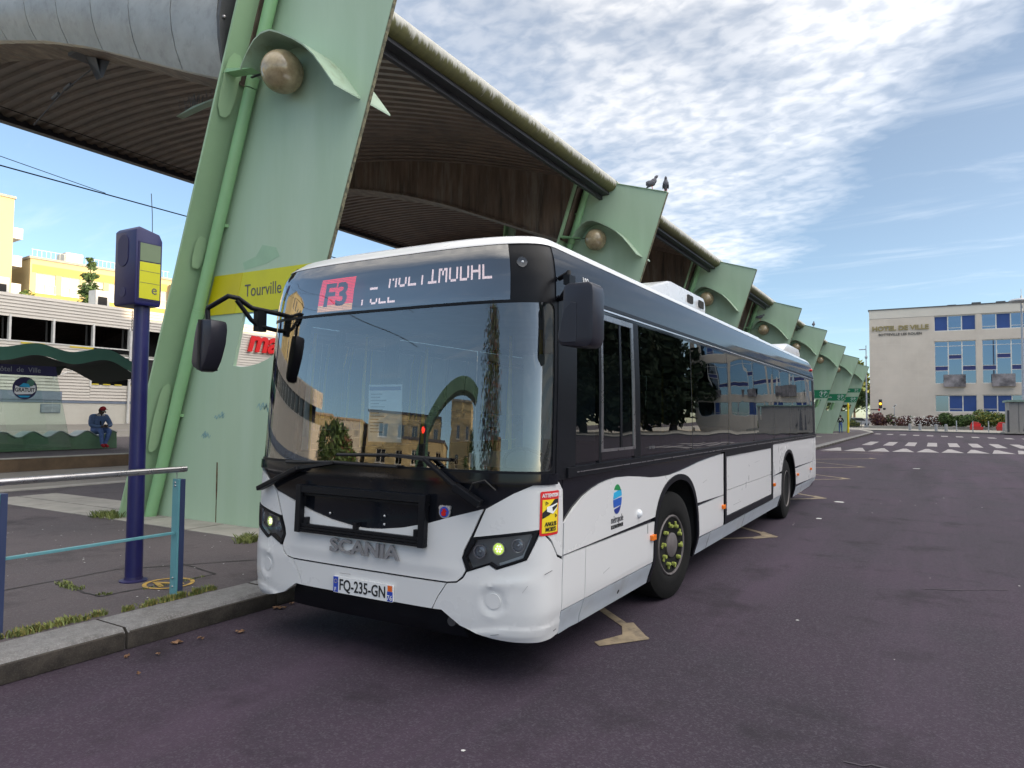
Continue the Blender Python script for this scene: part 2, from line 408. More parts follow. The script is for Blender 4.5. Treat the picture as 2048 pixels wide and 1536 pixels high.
M['repaint'] = pm('fresh green patch', (0.40, 0.565, 0.35), 0.45, var=0.04)
M['repaint_dark'] = pm('darker green touch up', (0.31, 0.485, 0.33), 0.45, var=0.08)
# ------------------------------------------------------------------ ground materials
def asphalt(name, c1, c2, c3, speck, tracks=True):
    """worn tarmac: broad purple and grey patches, wheel-track streaks, oil stains, aggregate"""
    m = pm(name, c1, 0.84, var=0.1, scale=0.22, col2=c2, dirt=c3, dirt_amt=0.6, dirt_scale=0.55, bump=0.6, bscale=120, speck=speck, speck_amt=0.5, speck_scale=95, spec=0.3)
    t = m.node_tree; b = t.nodes['Principled BSDF']; lk = b.inputs['Base Color'].links[0].from_socket
    c = t.nodes.new('ShaderNodeTexCoord')
    def layer(sc, scale, lo, hi, col, amt, detail=6, rough=.65):
        nonlocal lk
        mp = t.nodes.new('ShaderNodeMapping'); mp.inputs['Scale'].default_value = sc; mp.inputs['Location'].default_value = (scale * 3.1, scale * 1.7, 0)
        t.links.new(c.outputs['Object'], mp.inputs[0])
        n = t.nodes.new('ShaderNodeTexNoise'); n.inputs['Scale'].default_value = scale; n.inputs['Detail'].default_value = detail; n.inputs['Roughness'].default_value = rough
        t.links.new(mp.outputs[0], n.inputs['Vector'])
        r = t.nodes.new('ShaderNodeMapRange'); r.inputs[1].default_value = lo; r.inputs[2].default_value = hi; r.inputs[4].default_value = amt
        t.links.new(n.outputs[0], r.inputs[0])
        mx = t.nodes.new('ShaderNodeMixRGB'); t.links.new(r.outputs[0], mx.inputs[0]); t.links.new(lk, mx.inputs[1]); mx.inputs[2].default_value = (*col, 1)
        lk = mx.outputs[0]
    if tracks:
        layer((1.0, 0.06, 1), 0.9, .50, .72, tuple(v * 1.6 for v in c2), .6)
        layer((1.0, 0.10, 1), 0.5, .52, .70, tuple(v * .45 for v in c1), .65)
    layer((1, 1, 1), 1.1, .54, .70, tuple(v * .40 for v in c1), .75)
    layer((1, 1, 1), 6.0, .66, .74, tuple(v * .35 for v in c1), .6)
    layer((1, 1, 1), 30.0, .60, .75, speck, .35, 3)
    layer((1, 1, 1), 4.2, .68, .74, tuple(v * 1.8 for v in c2), .30)
    t.links.new(lk, b.inputs['Base Color'])
    return m
M['asphalt'] = asphalt('road asphalt', (0.027, 0.0205, 0.031), (0.043, 0.028, 0.045), (0.021, 0.021, 0.028), (0.085, 0.075, 0.092))
M['pave_asphalt'] = asphalt('pavement asphalt', (0.072, 0.062, 0.069), (0.095, 0.079, 0.084), (0.054, 0.049, 0.053), (0.13, 0.12, 0.125), False)
M['lane_grey'] = pm('bus lane surface', (0.20, 0.185, 0.165), 0.85, var=0.15, scale=0.5, dirt=(0.13, 0.12, 0.11), dirt_amt=0.4, dirt_scale=0.7, bump=0.2, bscale=60)
M['platform_face'] = pm('stained platform face', (0.13, 0.085, 0.05), 0.8, var=0.3, scale=2, dirt=(0.06, 0.045, 0.035), dirt_amt=0.5)
M['seam'] = pm('tar seam', (0.028, 0.026, 0.026), 0.9)

# ------------------------------------------------------------------ builders
def wloc(o):
    v = Vector((0, 0, 0))
    while o is not None:
        v = v + o.location
        o = o.parent
    return v
def link_mesh(name, me, parent=None):
    o = bpy.data.objects.new(name, me)
    COL.objects.link(o)
    if parent is not None:
        o.parent = parent
    return o
class MB:
    def __init__(s):
        s.v = []; s.f = []; s.mi = []; s.cur = 0
    def add(s, vs, fs, mi=None):
        n = len(s.v)
        s.v.extend([tuple(p) for p in vs])
        for f in fs:
            s.f.append(tuple(i + n for i in f)); s.mi.append(s.cur if mi is None else mi)
        return s
    def quad(s, a, b, c, d):
        return s.add((a, b, c, d), ((0, 1, 2, 3),))
    def box(s, x0, x1, y0, y1, z0, z1, mi=None):
        vs = [(x, y, z) for z in (z0, z1) for y in (y0, y1) for x in (x0, x1)]
        return s.add(vs, ((0, 2, 3, 1), (4, 5, 7, 6), (0, 1, 5, 4), (2, 6, 7, 3), (0, 4, 6, 2), (1, 3, 7, 5)), mi)
    def bar(s, a, b, w, h, up=(0, 0, 1), mi=None):
        a = Vector(a); b = Vector(b); d = (b - a).normalized(); u = Vector(up)
        if abs(d.dot(u)) > 0.98:
            u = Vector((0, 1, 0))
        r = d.cross(u).normalized(); u = r.cross(d).normalized()
        vs = [p + r * (i * w / 2) + u * (j * h / 2) for p in (a, b) for j in (-1, 1) for i in (-1, 1)]
        return s.add(vs, ((0, 1, 3, 2), (4, 6, 7, 5), (0, 4, 5, 1), (2, 3, 7, 6), (0, 2, 6, 4), (1, 5, 7, 3)), mi)
    def tube(s, path, r, n=10, caps=True, mi=None):
        P = [Vector(p) for p in path]
        rs = r if isinstance(r, (list, tuple)) else [r] * len(P)
        t0 = (P[1] - P[0]).normalized()
        u = Vector((0, 0, 1)) if abs(t0.z) < 0.9 else Vector((1, 0, 0))
        nrm = t0.cross(u).normalized()
        vs = []
        for i, p in enumerate(P):
            a = P[max(0, i - 1)]; b = P[min(len(P) - 1, i + 1)]
            t = (b - a).normalized()
            nrm = (nrm - t * nrm.dot(t)).normalized()
            bi = t.cross(nrm)
            for k in range(n):
                an = 2 * PI * k / n
                vs.append(p + (nrm * math.cos(an) + bi * math.sin(an)) * rs[i])
        fs = []
        for i in range(len(P) - 1):
            for k in range(n):
                a = i * n + k; b = i * n + (k + 1) % n
                fs.append((a, b, b + n, a + n))
        if caps:
            fs.append(tuple(range(n))[::-1])
            fs.append(tuple((len(P) - 1) * n + k for k in range(n)))
        return s.add(vs, fs, mi)
    def lathe(s, prof, o=(0, 0, 0), axis='z', n=24, mi=None):
        vs = []; fs = []
        for (r, h) in prof:
            for k in range(n):
                an = 2 * PI * k / n; c, q = r * math.cos(an), r * math.sin(an)
                p = {'z': (c, q, h), 'x': (h, c, q), 'y': (q, h, c)}[axis]
                vs.append((p[0] + o[0], p[1] + o[1], p[2] + o[2]))
        for i in range(len(prof) - 1):
            for k in range(n):
                a = i * n + k; b = i * n + (k + 1) % n
                fs.append((a, b, b + n, a + n))
        if prof[0][0] > 1e-6:
            fs.append(tuple(range(n))[::-1])
        if prof[-1][0] > 1e-6:
            fs.append(tuple((len(prof) - 1) * n + k for k in range(n)))
        return s.add(vs, fs, mi)
    def ball(s, c, r, n=16, m=10, mi=None):
        rx, ry, rz = r if isinstance(r, (tuple, list)) else (r, r, r)
        vs = []; fs = []
        for i in range(m + 1):
            t = PI * i / m
            for k in range(n):
                a = 2 * PI * k / n
                vs.append((c[0] + rx * math.sin(t) * math.cos(a), c[1] + ry * math.sin(t) * math.sin(a), c[2] - rz * math.cos(t)))
        for i in range(m):
            for k in range(n):
                a = i * n + k; b = i * n + (k + 1) % n
                fs.append((a, b, b + n, a + n))
        return s.add(vs, fs, mi)
    def prism(s, outline, fn, d0, d1, holes=(), mi=None):
        """outline (u,v) -> fn(u,v,d); solid between d0 and d1, holes allowed"""
        loops = [list(outline)] + [list(h) for h in holes]
        flat = [p for l in loops for p in l]
        tris = tessellate_polygon([[Vector((p[0], p[1], 0)) for p in l] for l in loops])
        n = len(flat)
        vs = [fn(p[0], p[1], d0) for p in flat] + [fn(p[0], p[1], d1) for p in flat]
        fs = []
        for t in tris:
            fs.append(tuple(t)); fs.append(tuple(i + n for i in reversed(t)))
        k = 0
        for l in loops:
            for i in range(len(l)):
                a = k + i; b = k + (i + 1) % len(l)
                fs.append((a, b, b + n, a + n))
            k += len(l)
        return s.add(vs, fs, mi)
    def build(s, name, mats, parent=None, smooth=None, local=False, fix=True, bevel=0.0):
        if not isinstance(mats, (list, tuple)):
            mats = [mats]
        off = Vector((0, 0, 0)) if (local or parent is None) else wloc(parent)
        me = bpy.data.meshes.new(name)
        me.from_pydata([(p[0] - off.x, p[1] - off.y, p[2] - off.z) for p in s.v], [], s.f)
        for m in mats:
            me.materials.append(m)
        if len(mats) > 1:
            me.polygons.foreach_set('material_index', s.mi)
        if fix or bevel:
            bm = bmesh.new(); bm.from_mesh(me)
            bmesh.ops.remove_doubles(bm, verts=bm.verts, dist=1e-5)
            bmesh.ops.recalc_face_normals(bm, faces=bm.faces)
            if bevel:
                es = [e for e in bm.edges if len(e.link_faces) == 2 and e.calc_face_angle(0) > 0.6]
                bmesh.ops.bevel(bm, geom=es, offset=bevel, segments=2, affect='EDGES', profile=0.6)
            bm.to_mesh(me); bm.free()
        if smooth is not None:
            me.polygons.foreach_set('use_smooth', [True] * len(me.polygons))
            if smooth < 180:
                me.set_sharp_from_angle(angle=R(smooth))
        me.update()
        return link_mesh(name, me, parent)
def setp(o, label=None, cat=None, group=None, kind=None):
    if label: o['label'] = label
    if cat: o['category'] = cat
    if group: o['group'] = group
    if kind: o['kind'] = kind
    return o
def thing(name, label, cat, loc=(0, 0, 0), group=None, rotz=0.0):
    o = bpy.data.objects.new(name, None)
    o.empty_display_size = 0.2
    COL.objects.link(o)
    o.location = loc; o.rotation_euler = (0, 0, rotz)
    return setp(o, label, cat, group)
def kids(o):
    return [c for c in COL.objects if c.parent == o]
KID = {}
def copy_tree(o, parent=None):
    c = o.copy(); COL.objects.link(c)
    if parent is not None:
        c.parent = parent
    for ch in list(o.children):
        copy_tree(ch, c)
    return c
def copy_thing(o, label, loc, rotz=None):
    c = copy_tree(o); c.location = loc; c['label'] = label
    if rotz is not None:
        c.rotation_euler = (0, 0, rotz)
    return c
def text_geo(body, size, depth=0.0, align='CENTER', bold=0.0, shear=0.0, space=1.0):
    cu = bpy.data.curves.new('t', 'FONT')
    cu.body = body; cu.size = size; cu.extrude = depth / 2; cu.align_x = align; cu.align_y = 'CENTER'
    cu.offset = bold; cu.shear = shear; cu.space_character = space; cu.resolution_u = 3
    ob = bpy.data.objects.new('t', cu)
    COL.objects.link(ob)
    dg = bpy.context.evaluated_depsgraph_get()
    me = bpy.data.meshes.new_from_object(ob.evaluated_get(dg))
    vs = [tuple(v.co) for v in me.vertices]; fs = [tuple(p.vertices) for p in me.polygons]
    bpy.data.objects.remove(ob); bpy.data.curves.remove(cu); bpy.data.meshes.remove(me)
    return vs, fs
def text_part(name, body, size, fn, mat, parent=None, depth=0.002, width=None, **k):
    """fn(u,v,d) -> world; text is centred on u=v=0"""
    vs, fs = text_geo(body, size, depth, **k)
    sx = 1.0
    if width:
        us = [v[0] for v in vs]; sx = width / (max(us) - min(us))
    mb = MB(); mb.add([fn(v[0] * sx, v[1], v[2] + depth / 2) for v in vs], fs)
    return mb.build(name, mat, parent, fix=False)
def circle(cx, cy, r, n=24, ry=None):
    return [(cx + r * math.cos(2 * PI * i / n), cy + (ry or r) * math.sin(2 * PI * i / n)) for i in range(n)]
def rect(u0, u1, v0, v1):
    return [(u0, v0), (u1, v0), (u1, v1), (u0, v1)]
def inside(p, poly):
    x, y = p; c = False
    for i in range(len(poly)):
        x0, y0 = poly[i]; x1, y1 = poly[i - 1]
        if (y0 > y) != (y1 > y) and x < (x1 - x0) * (y - y0) / (y1 - y0) + x0:
            c = not c
    return c
def rounded(u0, u1, v0, v1, r, n=5):
    P = []
    for cx, cy, a in ((u1 - r, v1 - r, 0), (u0 + r, v1 - r, 90), (u0 + r, v0 + r, 180), (u1 - r, v0 + r, 270)):
        for i in range(n + 1):
            t = R(a + 90 * i / n); P.append((cx + r * math.cos(t), cy + r * math.sin(t)))
    return P
def patch(outline, fn, d=0.0, thick=0.012, cell=(0.05, 0.06), holes=(), relief=None):
    """a panel: outline in (u,v) cut into small cells and laid on the curved surface fn(u,v,d)"""
    loops = [list(outline)] + [list(h) for h in holes]
    flat = [p for l in loops for p in l]
    tris = tessellate_polygon([[Vector((p[0], p[1], 0)) for p in l] for l in loops])
    bm = bmesh.new()
    bv = [bm.verts.new((p[0], p[1], 0)) for p in flat]
    for t in tris:
        try: bm.faces.new([bv[i] for i in t])
        except ValueError: pass
    us = [p[0] for p in flat]; vs = [p[1] for p in flat]
    for ax, lo, hi, c in ((0, min(us), max(us), cell[0]), (1, min(vs), max(vs), cell[1])):
        if not c: continue
        k = math.ceil(lo / c + 1e-6)
        while k * c < hi - 1e-6:
            co = [0, 0, 0]; no = [0, 0, 0]; co[ax] = k * c; no[ax] = 1
            bmesh.ops.bisect_plane(bm, geom=bm.verts[:] + bm.edges[:] + bm.faces[:], plane_co=co, plane_no=no, dist=1e-6)
            k += 1
    bmesh.ops.dissolve_degenerate(bm, edges=bm.edges[:], dist=1e-5)
    bm.verts.index_update()
    uv = [(v.co.x, v.co.y) for v in bm.verts]
    faces = [tuple(v.index for v in f.verts) for f in bm.faces]
    bd = [(e.verts[0].index, e.verts[1].index) for e in bm.edges if len(e.link_faces) == 1]
    bm.free()
    n = len(uv)
    rf = relief or (lambda u, v: 0.0)
    mb = MB()
    top = [fn(u, v, d + rf(u, v)) for u, v in uv]
    if thick:
        bot = [fn(u, v, d - thick) for u, v in uv]
        fs = list(faces) + [(a, b, b + n, a + n) for a, b in bd]
        mb.add(top + bot, fs)
    else:
        mb.add(top, faces)
    return mb
def ground_sheet(name, poly, z, mat, parent=None, label=None, kind='structure', holes=()):
    mb = MB()
    loops = [list(poly)] + [list(h) for h in holes]
    flat = [p for l in loops for p in l]
    tris = tessellate_polygon([[Vector((p[0], p[1], 0)) for p in l] for l in loops])
    mb.add([(p[0], p[1], z) for p in flat], [tuple(t) for t in tris])
    o = mb.build(name, mat, parent)
    for p in o.data.polygons:
        if p.normal.z < 0:
            o.data.flip_normals(); break
    if parent is None and kind:
        o['kind'] = kind
    if label:
        o['label'] = label
    return o
# ------------------------------------------------------------------ THE BUS: one surface body(s, z, d): s runs from the middle of the
# front round the corner and along the side, z is the height, d the distance off the skin
import bisect
A_,B_,N_=1.27,0.34,3.4
def _plan():
    pts=[];n=240
    for i in range(n+1):
        t=i/n*math.pi/2
        x=A_*math.sin(t)**(2/N_); y=B_*(1-math.cos(t)**(2/N_))
        pts.append((x,y))
    S=[0]
    for a,b in zip(pts,pts[1:]): S.append(S[-1]+math.hypot(b[0]-a[0],b[1]-a[1]))
    return pts,S
PL,PS=_plan()
SC=PS[-1]
def _lerp(z,T):
    if z<=T[0][0]: return T[0][1]
    for (a,p),(b,q) in zip(T,T[1:]):
        if z<=b: return p+(q-p)*(z-a)/(b-a)
    return T[-1][1]
WT=[(.22,1.195),(.27,1.212),(.33,1.228),(.40,1.252),(.46,1.268),(.5,1.27),(1.26,1.27),(1.9,1.26),(2.42,1.240),(2.55,1.228),(2.66,1.205),(2.76,1.160),(2.82,1.095)]
YT=[(.27,.02),(.33,-.008),(.42,-.012),(.62,-.012),(.75,.0),(1.25,.02),(2.4,.10),(2.55,.118),(2.68,.142),(2.76,.175),(2.82,.25)]
def plan(s):
    a=abs(s)
    if a>=SC: x,y,nx,ny=A_,B_+a-SC,1.,0.
    else:
        i=max(1,bisect.bisect_left(PS,a)); t=(a-PS[i-1])/max(1e-9,PS[i]-PS[i-1])
        x=PL[i-1][0]+(PL[i][0]-PL[i-1][0])*t; y=PL[i-1][1]+(PL[i][1]-PL[i-1][1])*t
        j0,j1=max(0,i-3),min(len(PL)-1,i+2)
        tx,ty=PL[j1][0]-PL[j0][0],PL[j1][1]-PL[j0][1]; L=math.hypot(tx,ty); nx,ny=ty/L,-tx/L
    return (x,y,nx,ny) if s>=0 else (-x,y,-nx,ny)
def body(s,z,d=0.):
    x,y,nx,ny=plan(s); w=_lerp(z,WT)/A_; o=_lerp(z,YT)
    if z<.5 and abs(s)<SC+.112: w=1-(1-w)*.75
    k=max(0,min(1,1-(y-.42)/1.2)) if y>.42 else 1
    return (x*w+nx*d, y+o*k+ny*d, z)
def s_of_x(x):
    a=abs(x)
    for i in range(1,len(PL)):
        if PL[i][0]>=a: 
            t=(a-PL[i-1][0])/(PL[i][0]-PL[i-1][0]); s=PS[i-1]+t*(PS[i]-PS[i-1]); return s if x>=0 else -s
    return SC if x>=0 else -SC
def s_of_y(y): return SC+y-B_
def side(y, z, d=0.0): return body(s_of_y(y), z, d)
def sideR(y, z, d=0.0): return body(-s_of_y(y), z, d)
bus = thing('city_bus', 'white and black single deck city bus parked at the kerb showing F3', 'bus')
def bp(name, mat, outline, d=0.0, thick=0.012, cell=(0.04, 0.06), holes=(), fn=body, relief=None, parent=None, smooth=32):
    return patch(outline, fn, d, thick, cell, holes, relief).build(name, mat, parent or bus, smooth=smooth)
def mir(P): return [(-a, b) for a, b in reversed(P)]
def sm(a, b, x):
    t = max(0, min(1, (x - a) / (b - a))); return t * t * (3 - 2 * t)
# --- front: gloss black mask, white panels proud of it
wave = [(0, .890), (.13, .897), (.314, .922), (.516, .967), (.70, 1.023), (.908, 1.080)]
MASKLOW = 0
A = wave + [(.883, 1.032), (.831, .917), (.782, .821), (.772, .778), (.800, .705), (.780, .666), (.742, .634), (.676, .624)]
flap = mir(A)[:-1] + A
flap = [(a, b) for a, b in flap]
def flap_rel(s, z):
    e = 0.85 - 0.32 * (1 - sm(0.62, 0.9, z))
    return 0.010 * sm(0.63, 0.72, z) * (1 - sm(0.62, 0.82, abs(s)))
bp('front_flap', M['bus_white'], flap, 0.0, 0.02, (0.03, 0.03), relief=flap_rel)
B = [(.925, 1.082), (1.096, 1.18), (1.246, 1.245), (1.348, 1.262), (1.437, 1.24), (1.49, 1.19), (1.502, 1.023), (1.508, .775), (1.437, .800), (1.36, .897), (1.292, .955), (1.255, .968), (1.104, .948), (.848, .908), (.893, 1.01)]
C = [(.812, .694), (.957, .747), (1.004, .722), (1.190, .787), (1.270, .945), (1.290, .937), (1.353, .885), (1.436, .784), (1.505, .758), (1.512, .752),
     (1.515, .312), (1.50, .296), (1.42, .288), (1.30, .290), (1.10, .302), (1.006, .314), (.90, .336), (.783, .368), (.69, .42), (.64, .448), (.573, .446), (.61, .52), (.676, .613), (.742, .622), (.788, .655)]
def lip(s, z):
    a = abs(s)
    v = 0.007 * (1 - sm(0.37, 0.392, z + .05 * (1 - sm(.75, 1.1, a))))
    rr = math.hypot(a - 0.99, z - 0.537)
    v += 0.006 * math.exp(-((z - 0.635 - 0.12 * max(0, a - 1.0)) / 0.022) ** 2) * sm(0.90, 1.0, a) * (1 - sm(1.12, 1.3, a))
    v += 0.003 * math.exp(-((rr - .098) / .016) ** 2) * (1 if z < .55 or a < .99 else max(0, 1 - (z - .55) / .05))
    v -= 0.008 * (1 - sm(0.065, 0.088, rr))
    return v
for P, nm in ((B, 'corner_panel'), (C, 'bumper_corner')):
    rl = lip if P is C else None
    bp(nm, M['bus_white'], P, 0.0, 0.02, (0.025, 0.025), relief=rl)
    bp(nm, M['bus_white'], mir(P), 0.0, 0.02, (0.025, 0.025), relief=rl)
D = [(-.668, .612), (.668, .612), (.603, .52), (.566, .446), (-.566, .446), (-.603, .52)]
bp('bumper_middle', M['bus_white'], D, 0.0, 0.02, (0.04, 0.03))
bp('air_dam', M['bus_plastic'], [(-.80, .27), (.80, .27), (.70, .47), (-.70, .47)], -0.07, 0.02, (0.05, 0.05))
for sg in (1, -1):
    mb = MB(); mb.prism(circle(sg * .99, .537, .046), body, -0.020, -0.0035)
    mb.prism(circle(sg * .99, .537, .056), body, -0.03, -0.0075)
    mb.build('fog_lamp_cover', M['bus_white'], bus, smooth=30)
mb = MB(); mb.tube([body(.72, .385, 0.0), body(.72, .385, -0.2)], 0.03, 14); mb.build('tow_eye', M['dark_steel'], bus, smooth=40)
# --- headlights
HL = [(.845, .900), (1.104, .942), (1.255, .962), (1.188, .797), (1.004, .731), (.957, .756), (.815, .703), (.775, .778)]
def shrink_(P, k):
    cx = sum(p[0] for p in P) / len(P); cy = sum(p[1] for p in P) / len(P)
    return [(cx + (p[0] - cx) * k, cy + (p[1] - cy) * k) for p in P]
bp('front_mask', M['bus_black'], [(-1.50, .62), (-.70, .56), (.70, .56), (1.50, .62), (1.50, 1.268), (-1.50, 1.268)], -0.012, 0.02, (0.04, 0.06), [shrink_(HL, .97)[::-1], mir(shrink_(HL, .97))[::-1]])
def shrink(P, k):
    cx = sum(p[0] for p in P) / len(P); cy = sum(p[1] for p in P) / len(P)
    return [(cx + (p[0] - cx) * k, cy + (p[1] - cy) * k) for p in P]
for sg in (1, -1):
    f = (lambda s, z, d, sg=sg: body(sg * s, z, d))
    hl = patch(shrink(HL, 1.0), f, 0.006, 0.05, (0.03, 0.03), [shrink(HL, 0.89)[::-1]]).build('headlight', M['bus_plastic'], bus, smooth=30)
    patch(shrink(HL, .95), f, -0.035, 0.004, (0.03, 0.03)).build('housing', M['lamp_housing'], hl, smooth=30)
    for s0, z0, lit in ((.886, .822, 0), (1.010, .846, 1), (1.132, .872, 0)):
        mb = MB(); mb.prism(circle(s0, z0, .042), f, -0.034, -0.010, [circle(s0, z0, .035)[::-1]])
        mb.build('lamp_ring', M['chrome'], hl, smooth=30)
        mb = MB(); c = f(s0, z0, -0.030); mb.ball(c, (.035, .012, .035), 20, 12)
        if lit: mb.prism(circle(s0, z0, .041), f, -0.0335, -0.031)
        mb.build('lamp_lens', M['lamp_on'] if lit else M['lamp_in'], hl, smooth=60)
        if lit:
            mb = MB()
            for i in range(7):
                a = 2 * PI * i / 6; r = 0.017 if i < 6 else 0
                mb.ball(f(s0 + r * math.cos(a), z0 + r * math.sin(a), -0.016), .0055, 8, 6)
            mb.build('lamp_core', M['lamp_dots'], hl, smooth=60)
        else:
            mb = MB(); mb.ball(f(s0, z0, -0.021), (.014, .012, .014), 12, 8); mb.build('bulb', M['chrome'], hl, smooth=60)
    g = [(1.226, .938), (1.172, .808), (1.008, .752), (1.030, .752), (1.186, .80), (1.240, .936)]
    g = [(1.216, .930), (1.163, .815), (1.018, .762), (1.022, .745), (1.182, .800), (1.238, .938)]
    patch(g, f, -0.014, 0.012, (0.03, 0.03)).build('light_guide', M['drl'], hl, smooth=30)
    patch(shrink(HL, .93), f, 0.000, 0, (0.03, 0.03)).build('cover_glass', M['lamp_glass'], hl, smooth=60)
# --- panel gaps on the front (black seams left and right of the flap are the mask showing through)
# --- number plate
fy = body(0, .5, 0)[1] - 0.012
def plate_fn(u, v, d): return (0.01 + u, fy - d, .499 + v)
pl = MB().prism(rounded(-.262, .262, -.055, .055, .008), plate_fn, -0.008, 0.004).build('number_plate', M['plate_white'], bus)
MB().prism(rect(-.259, -.216, -.051, .051), plate_fn, 0.004, 0.006).build('blue_band', M['plate_blue'], pl)
MB().prism(rect(.214, .259, -.051, .010), plate_fn, 0.004, 0.006).build('blue_band', M['plate_blue'], pl)
MB().prism(rect(.218, .255, .012, .048), plate_fn, 0.004, 0.006).build('orange_square', M['plate_orange'], pl)
text_part('plate_text', 'FQ-235-GN', .105, lambda u, v, d: plate_fn(u - 0.002, v - .002, d + .005), M['ink'], pl, width=.40, bold=0.0012)
text_part('plate_text', '76', .046, lambda u, v, d: plate_fn(u + .236, v - .030, d + .007), M['print_white'], pl)
text_part('plate_text', 'F', .036, lambda u, v, d: plate_fn(u - .238, v - .034, d + .007), M['print_white'], pl)
mb = MB()
for i in range(12):
    a = 2 * PI * i / 12; mb.prism(circle(-.2375 + .013 * math.cos(a), .022 + .013 * math.sin(a), .0022, 6), plate_fn, .006, .0065)
mb.build('star_ring', M['sticker_yellow'], pl)
# --- maker's letters, badge, advert holder frame
text_part('maker_letters', 'SCANIA', .125, lambda u, v, d: body(.012 + u, .757 + v, d + .012 + flap_rel(.012 + u, .757 + v)), M['letters_chrome'], bus, depth=0.014, width=.605, bold=0.003)
bd = MB().prism(circle(.64, 1.047, .040, 28), lambda s, z, d: body(s, z, d), -0.006, 0.010).build('badge', M['chrome'], bus, smooth=30)
mb = MB()
for sx in (-1, 1):
    mb.prism(circle(.64 + sx * .026, 1.071, .017, 14), body, -0.005, 0.011)
mb.build('badge_lobe', M['chrome'], bd, smooth=30)
MB().prism(circle(.64, 1.047, .033, 24), body, 0.010, 0.013).build('badge_disc', M['plate_blue'], bd, smooth=30)
MB().prism([(.622, 1.028), (.632, 1.022), (.650, 1.024), (.656, 1.036), (.650, 1.044), (.660, 1.054), (.650, 1.060), (.646, 1.072), (.636, 1.064), (.626, 1.068), (.630, 1.054), (.620, 1.046)], body, 0.013, 0.016).build('badge_figure', M['red_lens'], bd)
fr = MB()
fr.prism(rect(-.625, .525, 1.098, 1.145), body, 0.004, 0.055)
fr.prism(rect(-.625, .525, 1.076, 1.091), body, 0.004, 0.035)
fr2 = fr.build('advert_frame', M['bus_plastic'], bus)
for z0, z1 in ((.822, .838), (.842, .858), (.862, .880)):
    MB().prism(rect(-.612, .525, z0, z1), body, 0.020, 0.050 if z0 < .83 else 0.044).build('frame_rail', M['bus_plastic'], fr2)
for s0 in (-.620, .475):
    MB().prism(rect(s0, s0 + .048, .818, 1.149), body, 0.012, 0.058).build('frame_upright', M['bus_plastic'], fr2, bevel=0.004)
for s0 in (-.545, -.08, .43):
    MB().prism(rect(s0, s0 + .03, .875, .925), body, 0.0, 0.04).build('frame_bracket', M['bus_plastic'], fr2)
for s0, z0 in ((.16, .985), (.16, .93), (-.33, .965)):
    MB().ball(body(s0, z0, 0), .009, 8, 6).build('screw_head', M['chrome'], fr2, smooth=60)
# --- windscreen, display, pillars
ZW0, ZW1 = 1.270, 2.372
bp('windscreen', M['ws_glass'], rect(-1.385, 1.385, ZW0, ZW1), -0.006, 0, (0.03, 0.06), smooth=180)
hole = rounded(-1.352, 1.352, ZW0 + .045, ZW1 - .012, .05)
bp('windscreen_frame', M['bus_plastic'], rect(-1.392, 1.392, ZW0 - .004, ZW1 + .004), 0.0, 0.02, (0.03, 0.06), [hole[::-1]])
bp('scuttle', M['bus_black'], rect(-1.40, 1.40, 1.235, 1.300), 0.012, 0.02, (0.03, 0.03))
bp('display_glass', M['display_glass'], rect(-1.36, 1.043, ZW1 + .006, 2.748), 0.0, 0, (0.03, 0.04), smooth=180)
bp('display_surround', M['bus_plastic'], rect(-1.40, 1.40, ZW1 + .004, 2.754), -0.004, 0.02, (0.03, 0.04), [rect(-1.24, 1.045, ZW1 + .02, 2.728)[::-1]])
MB().prism(circle(1.125, 2.62, .034), body, -0.002, 0.004).build('front_sensor', M['lamp_glass'], bus, smooth=30)
MB().ball(body(1.128, 2.62, 0.004), .008, 8, 6).build('sensor_bulb', M['drl'], bus, smooth=60)
dsp = patch(rect(-1.24, 1.05, ZW1 + .02, 2.740), body, -0.045, 0.01, (0.04, 0.05)).build('destination_display', M['led_panel'], bus, smooth=60)
FONT = {'M': '10001 11011 10101 10101 10001 10001 10001', 'U': '10001 10001 10001 10001 10001 10001 01110', 'L': '10000 10000 10000 10000 10000 10000 11111',
        'T': '11111 00100 00100 00100 00100 00100 00100', 'I': '11111 00100 00100 00100 00100 00100 11111', 'O': '01110 10001 10001 10001 10001 10001 01110',
        'D': '11110 10001 10001 10001 10001 10001 11110', 'A': '01110 10001 10001 11111 10001 10001 10001', 'P': '11110 10001 10001 11110 10000 10000 10000',
        'E': '11111 10000 10000 11110 10000 10000 11111', ' ': '00000 00000 00000 00000 00000 00000 00000'}
def led_line(txt, s0, s1, z0, z1, keep, name, flatten=1.0):
    mb = MB(); cols = len(txt) * 6 - 1
    st = (s1 - s0) / cols
    for ci, ch in enumerate(txt):
        rows = FONT[ch].split()
        for r, row in enumerate(rows):
            for k, b in enumerate(row):
                if b == '1' and keep(ci, r, ci * 6 + k):
                    for (du, dv) in ((-.25, -.25), (.25, -.25), (-.25, .25), (.25, .25)):
                        u = s0 + (ci * 6 + k + du) * st; v = z1 - (z1 - z0) * (r + .5 + dv) / 7
                        mb.add([body(u - st * .17, v - .0042, -0.043), body(u + st * .17, v - .0042, -0.043), body(u + st * .17, v + .0042, -0.043), body(u - st * .17, v + .0042, -0.043)], [(0, 1, 2, 3)])
    o = mb.build(name, M['led_white'], dsp); o['kind'] = 'stuff'
    return o
led_line('E MULTIMODAL', -.135, .905, 2.53, 2.645, lambda c, r, k: (r >= 3 if c > 6 else r >= 3 and c >= 2) or (c > 5 and r >= 1) or (c == 0 and r == 6), 'led_text')
led_line('POLE', -.205, .11, 2.425, 2.515, lambda c, r, k: r >= 4, 'led_text')
rb = MB()
nu, nv = 34, 22
